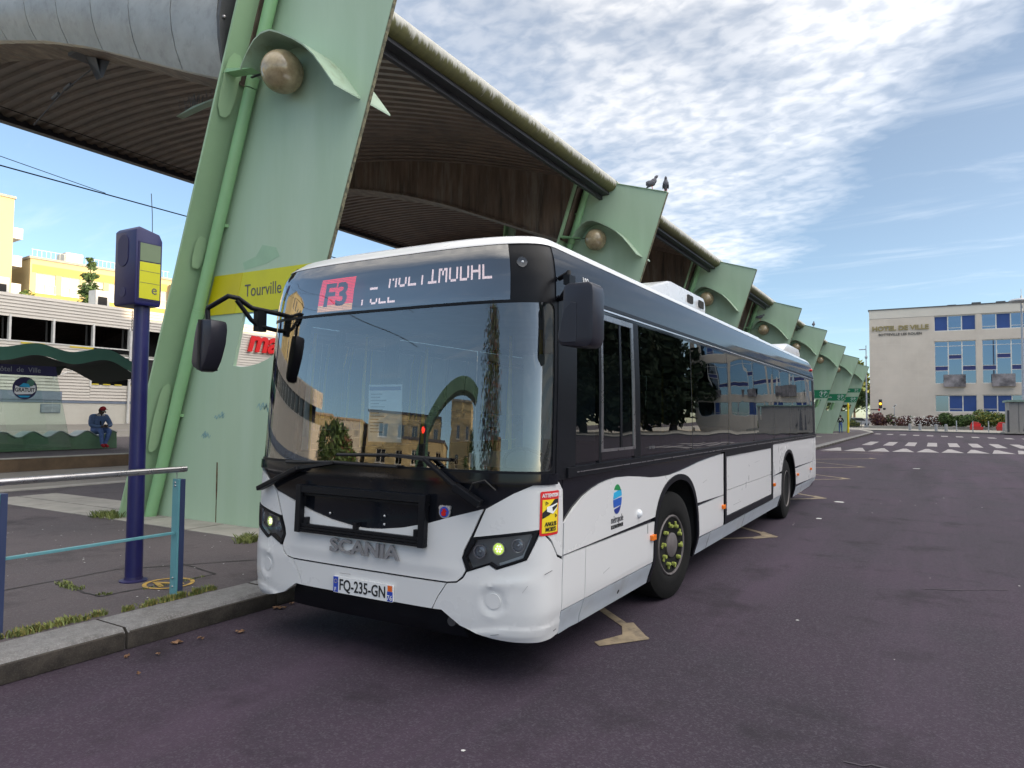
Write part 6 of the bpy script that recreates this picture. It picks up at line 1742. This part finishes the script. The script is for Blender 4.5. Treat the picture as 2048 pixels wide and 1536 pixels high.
# ------------------------------------------------------------------ trees
def leaf_crown(pts, n, size, spread):
    mb = MB()
    for i in range(n):
        c = random.choice(pts); r = c[3]
        while True:
            v = Vector((random.uniform(-1, 1), random.uniform(-1, 1), random.uniform(-1, 1)))
            if .2 < v.length < 1: break
        v = v.normalized() * (random.random() ** .45)
        p = Vector(c[:3]) + Vector((v.x * r, v.y * r, v.z * r * spread))
        t = Vector((random.uniform(-1, 1), random.uniform(-1, 1), random.uniform(-1, 1))).normalized(); u = t.orthogonal().normalized(); w = t.cross(u)
        s = size * random.uniform(.6, 1.4)
        mi = 0 if random.random() < .62 else 1
        mb.add([p - u * s, p + w * s * .5, p + u * s, p - w * s * .5], [(0, 1, 2, 3)], mi)
    return mb
def tree(label, loc, h, kind, mats, n=2600, size=.16, group=None, wdt=None, name=None):
    root = thing(name or ('conifer_tree' if kind == 'cone' else 'tree'), label, 'tree', loc, group)
    x, y, z = 0, 0, 0
    pts = []; limbs = MB()
    wdt = wdt or h * .32
    if kind == 'cone':
        limbs.tube([(0, 0, 0), (.05, 0, h * .5), (0, 0, h * .96)], [h * .03, h * .018, .02], 8)
        k = 0
        for i in range(24):
            t = .10 + .88 * i / 23; rr = wdt * (1 - t) * 1.05 + .15
            for j in range(max(1, int(7 * (1 - t)) + 2)):
                a = k * 2.4 + random.uniform(-.3, .3); k += 1
                q = rr * random.uniform(.55, 1.1)
                e = (q * math.cos(a), q * math.sin(a), h * t + random.uniform(-.2, .25)); limbs.tube([(0, 0, h * t), e], [.03, .01], 4, caps=False)
                pts.append((e[0] * .75, e[1] * .75, e[2], rr * .45 + .22))
        spread = .55
    elif kind == 'poplar':
        limbs.tube([(0, 0, 0), (.05, .05, h * .5), (0, 0, h * .95)], [h * .02, h * .012, .03], 8)
        for i in range(40):
            t = .08 + .9 * i / 39; rr = wdt * (math.sin(PI * min(1, t * .9 + .1)) ** .6) * random.uniform(.5, 1.1); a = i * 2.4
            e = (rr * .6 * math.cos(a), rr * .6 * math.sin(a), h * t); pts.append((*e, rr * .5 + .1)); limbs.tube([(0, 0, h * t * .9), e], [.04, .01], 4, caps=False)
        spread = 1.6
    elif kind == 'mass':
        limbs.tube([(0, 0, 0), (0, .1, h * .5)], [h * .03, h * .015], 8)
        for i in range(30):
            a = i * 2.4; t = .12 + .78 * i / 29; q = wdt * random.uniform(.3, .9) * math.sin(PI * (.25 + .7 * t)); pts.append((q * math.cos(a), q * math.sin(a), h * t, wdt * .42))
            limbs.tube([(0, 0, h * t * .6), (q * math.cos(a), q * math.sin(a), h * t)], [.12, .03], 4, caps=False)
        spread = .85
    else:
        limbs.tube([(0, 0, 0), (random.uniform(-.2, .2), .1, h * .3), (0, 0, h * .62)], [h * .032, h * .024, h * .012], 8)
        for i in range(16):
            a = i * 2.4; t = random.uniform(.35, .92); q = wdt * random.uniform(.25, 1.0) * math.sin(PI * min(.95, max(.2, t)))
            e = (q * math.cos(a), q * math.sin(a), h * t); limbs.tube([(0, 0, h * random.uniform(.25, .5)), (e[0] * .5, e[1] * .5, h * t * .8), e], [h * .012, h * .008, .02], 5, caps=False)
            pts.append((*e, wdt * random.uniform(.28, .5)))
        spread = .75
    limbs.build('trunk', M['bark'], root, local=True, fix=False, smooth=40)
    leaf_crown(pts, n, size, spread).build('crown', mats, root, local=True, fix=False)
    return root
tree('dark conifer standing before the yellow apartment block', (-62, 31.8, 1), 14.4, 'cone', [M['leaf_dark'], M['leaf_mid']], 5200, .22, wdt=2.6)
tree('small bushy conifer showing beside the cream tower, over the roof edge', (-62, 26.5, 1), 11.6, 'round', [M['leaf_mid'], M['leaf_yellow']], 1200, .16, wdt=1.3)
tree('dark round tree peeping over the supermarket roof behind the blue pole', (-60, 42.5, 1), 12.0, 'round', [M['leaf_dark'], M['leaf_mid']], 1500, .18, wdt=2.4)
# ------------------------------------------------------------------ town hall
TY = 115.0
th = thing('town_hall', 'beige stone town hall with blue panelled windows and gilt letters', 'building', (14, TY, .12))
TF = lambda u, v, d: (u, TY - d, v)
bays = [4.2 + 5.73 * i for i in range(5)]
rowsz = [(2.5, 4.95), (6.53, 12.7), (14.1, 16.35)]
holes = [rect(b, b + 5.02, z0, z1)[::-1] for b in bays for z0, z1 in rowsz]
MB().prism(rect(-4.2, 32.9, .1, 16.38), TF, -.45, 0, holes).build('wall', M['th_stone'], th)
MB().prism(rect(-4.2, 32.9, 16.40, 17.66), TF, -.45, .03).build('fascia', M['th_fascia'], th)
MB().box(-4.19, 32.9, TY + .46, TY + 16, .1, 17.5).build('wall', M['th_stone'], th)
MB().box(-4.35, 33.0, TY - .12, TY + 16, 17.66, 17.80).build('roof_edge', M['zinc_seam'], th)
for x, h in ((5.9, .35), (11.8, .45), (17.5, .4), (8.9, .5)):
    MB().box(x, x + 1.1, TY + 2, TY + 3, 17.8, 17.8 + h).build('roof_vent', M['zinc_seam'], th)
# flat stone cladding joints on the blank wall
mb = MB()
for z in [1.2 + 1.25 * i for i in range(12)]: mb.box(-4.19, 4.15, TY - .004, TY + .01, z, z + .02)
for x in (-2.1, 0, 2.1): mb.box(x, x + .02, TY - .004, TY + .01, .6, 16.3)
mb.build('stone_joint', M['th_fascia'], th)['kind'] = 'stuff'
BL = {(0, 2): 'BGB', (1, 2): 'GBG', (2, 2): 'BGB', (0, 0): 'GBB', (1, 0): 'BBG', (2, 0): 'BGB'}
for i, b in enumerate(bays):
    for r, (z0, z1) in enumerate(rowsz):
        pw = 5.02 / 3
        mb = MB(); hs = []
        if r == 1:
            cutz = [[z0 + .09, z0 + 1.9, z0 + 2.55, z1 - .75, z1 - .09], [z0 + .09, z0 + 3.55, z0 + 4.15, z1 - .75, z1 - .09], [z0 + .09, z0 + 1.9, z0 + 2.55, z1 - .75, z1 - .09]]
        else:
            cutz = [[z0 + .09, z0 + .45, z1 - .09] if (i + r + c) % 2 else [z0 + .09, z1 - .09] for c in range(3)]
        for c in range(3):
            for a, q in zip(cutz[c], cutz[c][1:]):
                hs.append(rect(b + c * pw + .07, b + (c + 1) * pw - .07, a + .035, q - .035)[::-1])
        mb.prism(rect(b, b + 5.02, z0, z1), TF, -.30, -.18, hs); wd = mb.build('window', M['frame_white'], th)
        code = BL.get((i, r), 'GBG' if r != 1 else 'GGG')
        if r == 1: code = 'GGG'
        for c in range(3):
            x0, x1 = b + c * pw + .03, b + (c + 1) * pw - .03
            MB().box(x0, x1, TY + .24, TY + .25, z0 + .05, z1 - .05).build('pane', M['th_glass'] if code[c] == 'G' else M['th_blue'], wd)
            if r == 1:
                for a, q in zip(cutz[c][1:3], cutz[c][2:4]):
                    if q - a < 1: MB().box(x0 + .05, x1 - .05, TY + .225, TY + .235, a, q).build('spandrel', M['th_navy'], wd)
        if r == 1:
            MB().box(b + 1.05, b + 3.72, TY - .55, TY - .02, 6.1, 7.83).build('marble_panel', M['th_grey'], th)
text_part('gilt_letters', 'HOTEL DE VILLE', .95, lambda u, v, d: (-.15 + u, TY - .02 - d, 14.85 + v), M['gold'], th, depth=.12, width=7.3, bold=.03)
text_part('grey_letters', 'SOTTEVILLE LES ROUEN', .5, lambda u, v, d: (-.15 + u, TY - .02 - d, 13.95 + v), M['grey_letter'], th, depth=.06, width=5.6, bold=.01)
# ------------------------------------------------------------------ planting and furniture before the town hall
def bush(name, label, cat, x, y, z, rx, ry, h, mats, n=500, size=.10, kindstuff=False):
    pts = [(random.uniform(-rx, rx), random.uniform(-ry, ry), random.uniform(.25, .75) * h, h * .42) for i in range(max(4, int(rx * 5)))]
    root = thing(name, label, cat, (x, y, z))
    leaf_crown(pts, n, size, .9).build('foliage', mats, root, local=True, fix=False)
    mb = MB()
    for p in pts[:10]: mb.tube([(p[0] * .8, p[1], 0), (p[0], p[1], p[2])], .015, 4)
    mb.build('stem', M['bark'], root, local=True)
bush('shrub', 'purple leaved shrub at the building corner behind the amber signal', 'shrub', -2.8, 110.5, .3, 1.2, .6, 1.9, [M['leaf_purple'], M['leaf_rust']], 1500, .15)
bush('shrub', 'low purple leaved shrub behind the small signal mast', 'shrub', -.2, 110.5, .3, 1.3, .6, 1.7, [M['leaf_purple'], M['leaf_mid']], 1500, .15)
bush('flower_bed', 'flower bed with rusty leaves and white blossoms below the gilt letters', 'flower bed', 2.3, 109.6, .3, 2.6, .8, 1.5, [M['leaf_rust'], M['leaf_purple']], 4200, .14)
mb = MB()
for i in range(170): mb.ball((random.uniform(-1.0, 4.9), 108.9 + random.uniform(-.4, .4), random.uniform(.6, 1.9)), random.uniform(.04, .075), 6, 4)
o = mb.build('white_blossoms', M['flower'], None, fix=False); o['kind'] = 'stuff'; o['label'] = 'small white blossoms scattered over the flower bed'
bush('hedge', 'green clipped hedge below the first bay of town hall windows', 'hedge', 6.9, 109.5, .3, 2.4, .9, 1.9, [M['leaf_mid'], M['leaf_dark']], 5200, .15)
bush('shrub', 'taller green bush reaching the window sill beside the kiosk', 'shrub', 10.9, 109.3, .3, 2.0, .9, 2.6, [M['leaf_mid'], M['leaf_yellow']], 4800, .16)
bush('hedge', 'long green hedge continuing behind the grey kiosk', 'hedge', 17.5, 109.8, .3, 5, .9, 1.7, [M['leaf_mid'], M['leaf_dark']], 4200, .16)
mb = MB(); mb.box(-4.0, 24, 108.4, 108.7, .1, .5); setp(mb.build('planter_wall', M['concrete']), 'low concrete edging of the planted bed before the town hall', 'wall')
def bollard(x, y, h, label):
    o = thing('bollard', label, 'bollard', (x, y, .12), 'grey bollards along the far pavement')
    mb = MB(); mb.lathe([(.16, 0), (.16, h * .9), (.14, h), (.0, h + .02)], axis='z', n=14); mb.build('post', M['bollard'], o, local=True, smooth=40)
    mb = MB(); mb.lathe([(.165, h * .78), (.165, h * .86)], axis='z', n=14); mb.build('band', M['concrete'], o, local=True)
bl_ = [('grey bollard nearest the small signal mast', 1.33, 96.0), ('second grey bollard from the signal mast', 2.4, 96.6), ('grey bollard before the start of the green hedge', 4.05, 92.4), ('grey bollard just before the three thin posts', 5.05, 92.9)]
for lb, x, y in bl_: bollard(x, y, .80, lb)
bollard(10.6, 92.8, 1.0, 'stout grey bollard beside the kiosk')
for lb, x, y in (('thin white post between the bollards and the first red tub', 6.12, 94.2), ('thin white post before the first red tub', 7.5, 89.4), ('thin white post before the second red tub', 9.05, 91.2)):
    o = thing('marker_post', lb, 'post', (x, y, .12), 'thin white posts along the far pavement')
    mb = MB(); mb.tube([(0, 0, 0), (0, 0, 1.25)], .055, 10); mb.build('post', M['lamp_grey'], o, local=True, smooth=40); mb = MB(); mb.lathe([(.07, 0), (.07, .05)], axis='z', n=10); mb.build('foot', M['bollard'], o, local=True)
for lb, x, y in (('red tub seat before the middle of the green hedge', 8.7, 107.2), ('red tub seat nearer the kiosk', 11.4, 104.5)):
    o = thing('red_tub', lb, 'tub', (x, y, .12), 'red tubs on the square')
    mb = MB(); mb.prism([(-.7, .0), (.7, .0), (.75, .4), (.35, .45), (.3, 1.0), (-.2, 1.1), (-.5, 1.0), (-.75, .45)], lambda u, v, d: (u, d, v), -.5, .5); mb.build('shell', M['red_tub'], o, local=True, bevel=.06)
    MB().box(-.55, .45, -.52, -.505, .45, .85).build('seat_opening', M['sticker_red'], o, local=True)
# amber signal, small signal, lamps
sg_ = thing('traffic_signal', 'traffic signal with its amber light lit and red white post', 'traffic signal', (-2.7, 115 - 2.5, .12))
mb = MB(); mb.tube([(-2.7, 112.5, .12), (-2.7, 112.5, 3.3)], .06, 8); mb.build('post', M['frame_white'], sg_)
for z in (1.5, 2.1): MB().tube([(-2.7, 112.5, z), (-2.7, 112.5, z + .28)], .068, 8).build('red_band', M['red_lens'], sg_)
MB().box(-2.92, -2.48, 112.3, 112.6, 3.0, 4.28).build('signal_head', M['signal_black'], sg_, bevel=.05)
for z, m_ in ((4.05, M['signal_black']), (3.64, M['signal_amber']), (3.23, M['signal_black'])):
    mb = MB(); mb.ball((-2.7, 112.28, z), (.17, .06, .17), 14, 8); mb.build('lamp', m_, sg_, smooth=60)
MB().box(-3.95, -2.8, 112.45, 112.5, 2.72, 2.86).build('side_arm', M['signal_black'], sg_); mb = MB(); mb.ball((-2.2, 112.4, 2.9), (.2, .1, .17), 12, 8); mb.build('side_lamp', M['signal_black'], sg_, smooth=60)
MB().box(-3.0, -2.75, 112.42, 112.46, 2.6, 2.95).build('red_plate', M['red_lens'], sg_)
s2 = thing('signal_mast', 'slim grey mast with a tilted white and black signal disc', 'signal', (-.92, 112.5, .12))
mb = MB(); mb.tube([(-.92, 112.5, .12), (-.92, 112.5, 3.3)], .045, 8); mb.build('post', M['lamp_grey'], s2)
MB().box(-1.15, -.68, 112.3, 112.7, .12, 1.35).build('cabinet', M['bollard'], s2); MB().prism([(-1.2, 3.1), (-1.0, 3.0), (-.55, 3.5), (-.75, 3.65)], lambda u, v, d: (u, 112.4 + d, v), 0, .08).build('disc', M['frame_white'], s2); MB().prism([(-1.02, 3.25), (-.9, 3.2), (-.72, 3.42), (-.82, 3.48)], lambda u, v, d: (u, 112.38 + d, v), 0, .02).build('disc_mark', M['signal_black'], s2)
l1 = thing('street_lamp', 'grey street lamp beside the town hall corner', 'street lamp', (-4.6, 115 - 1.0, .12))
mb = MB(); mb.tube([(-4.6, 114, .12), (-4.6, 114, 6), (-4.6, 114, 12.4)], [.14, .10, .06], 10); mb.build('post', M['lamp_grey'], l1, smooth=40)
MB().box(-5.55, -4.6, 113.9, 114.1, 11.72, 11.86).build('lantern', M['lamp_grey'], l1, bevel=.03); mb = MB(); mb.ball((-4.6, 114, 10.6), (.2, .2, .25), 10, 8); mb.build('floodlight', M['lamp_grey'], l1, smooth=60)
MB().box(-4.95, -4.3, 113.7, 114.3, .12, .5).build('footing', M['bollard'], l1)
l2 = thing('street_lamp', 'tall grey street lamp with a flat disc head beside the kiosk', 'street lamp', (12.62, 95, .12))
mb = MB(); mb.tube([(12.62, 95, .12), (12.62, 95, 8), (12.62, 95, 15.7)], [.16, .13, .09], 12); mb.build('post', M['lamp_grey'], l2, smooth=40)
mb = MB(); mb.lathe([(.1, 14.95), (1.15, 15.0), (1.2, 15.1), (.9, 15.3), (.15, 15.4)], (12.55, 95, 0), 'z', 20); mb.build('lantern', M['lamp_grey'], l2, smooth=40); mb = MB(); mb.tube([(12.62, 95, 15.3), (12.62, 95, 16.5)], .03, 6); mb.build('spike', M['lamp_grey'], l2)
MB().box(11.9, 12.6, 94.9, 95.0, 15.0, 15.1).build('head_arm', M['frame_white'], l2)
kk = thing('kiosk', 'grey clad kiosk with a pale green roof edge beside the tall lamp', 'kiosk', (13, 86, .12))
MB().box(10.42, 16.5, 84.5, 89, .12, 3.35).build('wall', M['kiosk'], kk); MB().box(10.2, 16.7, 84.3, 89.2, 3.36, 3.55).build('roof', M['kiosk_roof'], kk)
for x in (11.2, 12.0, 12.8): MB().box(x, x + .03, 84.47, 84.498, .15, 3.3).build('panel_joint', M['zinc_seam'], kk)
MB().prism([(11.55, .4), (12.3, .4), (12.3, 3.0), (11.9, 2.2)], lambda u, v, d: (u, 84.5 - d, v), 0, .02).build('dark_panel', M['ink_grey'], kk); MB().box(10.25, 10.42, 84.6, 84.9, .12, 2.5).build('side_post', M['zinc_seam'], kk); MB().box(10.0, 16.9, 84.0, 89.4, .12, .25).build('base', M['concrete'], kk)
yp = thing('yellow_post', 'bright yellow post beside the waiting person', 'post', (-3.2, 72, .15))
mb = MB(); mb.tube([(-3.42, 72, .15), (-3.42, 72, 2.85)], .10, 10); mb.build('post', M['bright_yellow'], yp, smooth=40); MB().lathe([(.11, 2.85), (.08, 3.0), (0, 3.02)], (-3.42, 72, 0), 'z', 10).build('cap', M['bright_yellow'], yp, smooth=40)
# distance left of the town hall
fn = thing('iron_fence', 'dark iron fence between the farthest pylon and the town hall', 'fence', (-6, 108, .12))
MB().box(-9.5, -4.75, 107.97, 108.03, 1.25, 1.32).box(-9.5, -4.75, 107.97, 108.03, .3, .36).build('rail', M['dark_steel'], fn)
pb = None
for i in range(24):
    if pb is None: pb = MB().box(-.02, .02, -.02, .02, 0, 1.45).build('bar', M['dark_steel'], fn, local=True); o = pb
    else: o = pb.copy(); COL.objects.link(o)
    o.location = (-3.5 + i * .2, 0, 0)
tree('tall yellowing tree behind the farthest pylon and the town hall corner', (-9.0, 140, .1), 12.5, 'round', [M['leaf_yellow'], M['leaf_mid']], 5200, .36, wdt=4.2)
tree('dark dense tree low behind the farthest pylon', (-9.6, 128, .1), 8.5, 'round', [M['leaf_dark'], M['leaf_mid']], 5200, .34, wdt=3.8)
bush('hedge', 'green lawn hedge behind the iron fence', 'hedge', -8.0, 116, .1, 2.5, 1.0, 1.5, [M['leaf_mid'], M['leaf_yellow']], 1500, .14)
def car(x, y, rz, label, mat):
    r_ = thing('parked_car', label, 'car', (x, y, .12), 'cars parked beyond the iron fence', rz)
    mb = MB(); mb.prism([(-2.1, .35), (2.1, .35), (2.15, .75), (1.3, .95), (.7, 1.45), (-1.2, 1.48), (-2.0, 1.0), (-2.15, .7)], lambda u, v, d: (u, d, v), -.85, .85); mb.build('body', mat, r_, local=True, bevel=.06)
    MB().prism([(1.15, .98), (.68, 1.38), (-1.1, 1.40), (-1.75, 1.02)], lambda u, v, d: (u, d, v), -.86, .86).build('window', M['car_glass'], r_, local=True)
    for a in (-1.3, 1.3):
        for b in (-.78, .78):
            mb = MB(); mb.lathe([(.32, b - .1), (.32, b + .1)], (a, 0, .32), 'y', 14); mb.build('wheel', M['rubber'], r_, local=True)
car(-7.8, 121, R(10), 'pale parked car nearest the iron fence', M['car_white'])
car(-6.6, 124, R(5), 'second pale car parked behind the first, nearer the town hall', M['car_white'])
for i, (x, y, h, w_) in enumerate(((-30, 190, 13, 6), (-20, 200, 12, 5), (-12, 185, 10, 5), (-45, 210, 14, 6))):
    tree(['broad dark tree far behind the canopy', 'rounded far tree between canopy and town hall', 'lower far tree nearest the town hall', 'distant tree farthest behind the canopy'][i], (x, y, 0), h, 'round', [M['leaf_dark'], M['leaf_mid']], 1400, .35, wdt=w_)

for i, (x, y, h) in enumerate(((36.5, 112, 20), (41, 104, 22), (47, 100, 22), (53, 104, 21), (50, 88, 19))):  # out-of-view trees added to keep sky out of the side window reflections
    tree(['dense tree added at the far end of the town hall', 'tallest added tree, darkening the mirror image in the front side windows', 'third added tree right of the town hall', 'fourth added tree right of the town hall', 'added tree standing nearest the shading block'][i], (x, y, 0), h, 'mass', [M['leaf_deep'], M['leaf_deep']], 6500, .62, wdt=6.5, group='trees added out of view to darken the side window reflections')
# ------------------------------------------------------------------ the street behind the photographer (seen mirrored in the windscreen) and the unseen blocks added along the right to shade the stop
facade('corner_house', 'tall yellow corner house mirrored at the edge of the windscreen', 'building', M['yellow_wall'], (-44, -24, 0), R(62), 13, 10, 17, 4, 5, 1.0, 3.0, 1.4, 1.4, 3.1, 1.8, M['frame_white'], M['win_dark'])
facade('row_house', 'low cream row house mirrored low in the windscreen', 'building', M['cream_wall'], (-47, -44, 0), R(140), 16, 9, 7.5, 5, 2, 1.0, 3.0, 1.3, 1.2, 3.0, 1.6, M['frame_white'], M['win_dark'], roofm=M['brick_far'])
facade('gabled_house', 'yellow house with a dark roof mirrored in the middle of the windscreen', 'building', M['yellow_wall'], (-40, -66, 0), R(150), 15, 10, 10, 5, 3, .8, 2.9, 1.3, 1.2, 3.0, 1.6, M['frame_white'], M['win_dark'], roofm=M['zinc_seam'])
facade('round_house', 'plain ochre block mirrored beside the arched shelter', 'building', M['yellow_wall'], (-27, -68, 0), R(165), 9, 9, 12, 2, 3, 1.0, 4.2, 1.3, 1.2, 3.3, 1.6, M['frame_white'], M['win_dark'])
facade('street_terrace', 'long sunlit terrace running away behind the poplar in the reflection', 'building', M['cream_wall'], (-15, -75, 0), R(82) + PI, 60, 9, 9.0, 18, 3, 1.0, 3.2, 1.4, 1.0, 2.8, 1.6, M['frame_white'], M['win_dark'], roofm=M['brick_far'])
tree('slender poplar mirrored at the driver side of the windscreen', (-12.5, -62, 0), 21, 'poplar', [M['leaf_dark'], M['leaf_rust']], 7000, .32, wdt=8.5)
tree('round street tree mirrored below the arch', (-22, -58, 0), 8, 'round', [M['leaf_dark'], M['leaf_mid']], 1500, .22, wdt=3)
ar = thing('arched_shelter', 'curved green half arch mirrored in the windscreen', 'shelter', (-13.6, -23, 0))
A0 = [(-2.6 + 0, 6.1)] ; P = [(2.4 - 5.2 * math.sin(t), 5.9 * math.cos(t) * 1.0) for t in [0]]
arc = [(-3.4 + 6.0 * math.sin(R(a)), 1.6 + 5.0 * math.cos(R(a))) for a in range(-24, 66, 6)] + [(2.3, 3.0), (2.3, 0)]
inn = [(-3.4 + 5.5 * math.sin(R(a)), 1.6 + 4.35 * math.cos(R(a))) for a in range(-24, 66, 6)] + [(1.3, 2.6), (1.3, 0)]
MB().prism(arc + inn[::-1], lambda u, v, d: (-13.6 - u * .85 + d * .5, -23 + u * .5 + d * .85, v), -.9, .9).build('arch', M['bench_green'], ar)
ts = thing('traffic_signal', 'traffic signal with a lit red light mirrored in the windscreen', 'traffic signal', (-10.9, -16.0, 0))
mb = MB(); mb.tube([(-10.9, -16, 0), (-10.9, -16, 2.6)], .06, 8); mb.build('post', M['signal_black'], ts)
MB().box(-11.08, -10.72, -16.15, -15.85, 2.4, 3.5).build('signal_head', M['signal_black'], ts)
mb = MB(); mb.ball((-10.80, -15.84, 3.28), (.12, .08, .12), 12, 8); mb.build('red_lamp', M['signal_red'], ts, smooth=60)
mb = MB(); mb.lathe([(.28, -.03), (.28, .03)], (-10.9, -15.95, 2.0), 'y', 20); mb.build('sign_back', M['signal_black'], ts)
facade('shade_block', 'long pale block added out of view to shade the stop', 'building', M['th_stone'], (62, 102.5, 0), R(-90), 78, 14, 20.6, 22, 5, 1.5, 3.5, 2.2, 1.2, 3.6, 1.8, M['frame_white'], M['win_dark'])  # added sun blockers, heights set by the shadow they throw
facade('shade_block', 'taller block added farther back, out of view, to shade the stop', 'building', M['th_stone'], (62, 24.3, 0), R(-90), 46, 14, 24.0, 12, 6, 1.5, 3.5, 2.2, 1.2, 3.6, 1.8, M['frame_white'], M['win_dark'])

facade('terrace_house', 'pale terraced house mirrored left of the arched shelter', 'building', M['wall_cream'], (-52, -56, 0), R(146), 11, 9, 8.5, 4, 2, .8, 2.6, 1.2, 1.4, 3.2, 1.7, M['frame_white'], M['win_dark'], roofm=M['brick_far'])
facade('terrace_house', 'low ochre terraced house mirrored under the red signal', 'building', M['cream_wall'], (-30, -52, 0), R(158), 9, 8, 6.0, 3, 2, .8, 2.7, 1.2, 1.0, 2.7, 1.4, M['frame_white'], M['win_dark'], roofm=M['zinc_seam'])
tree('small round tree mirrored in front of the pale terraced house', (-42, -42, 0), 6.5, 'round', [M['leaf_mid'], M['leaf_rust']], 1500, .22, wdt=2.4)
tree('broad low tree mirrored beside the yellow corner house', (-34, -32, 0), 6, 'round', [M['leaf_dark'], M['leaf_mid']], 1500, .22, wdt=2.8)
car(-26, -30, R(60), 'dark windowed white car mirrored in the windscreen', M['car_white'])
car(-22, -36, R(60), 'red car mirrored in the windscreen', M['red_cloth'])
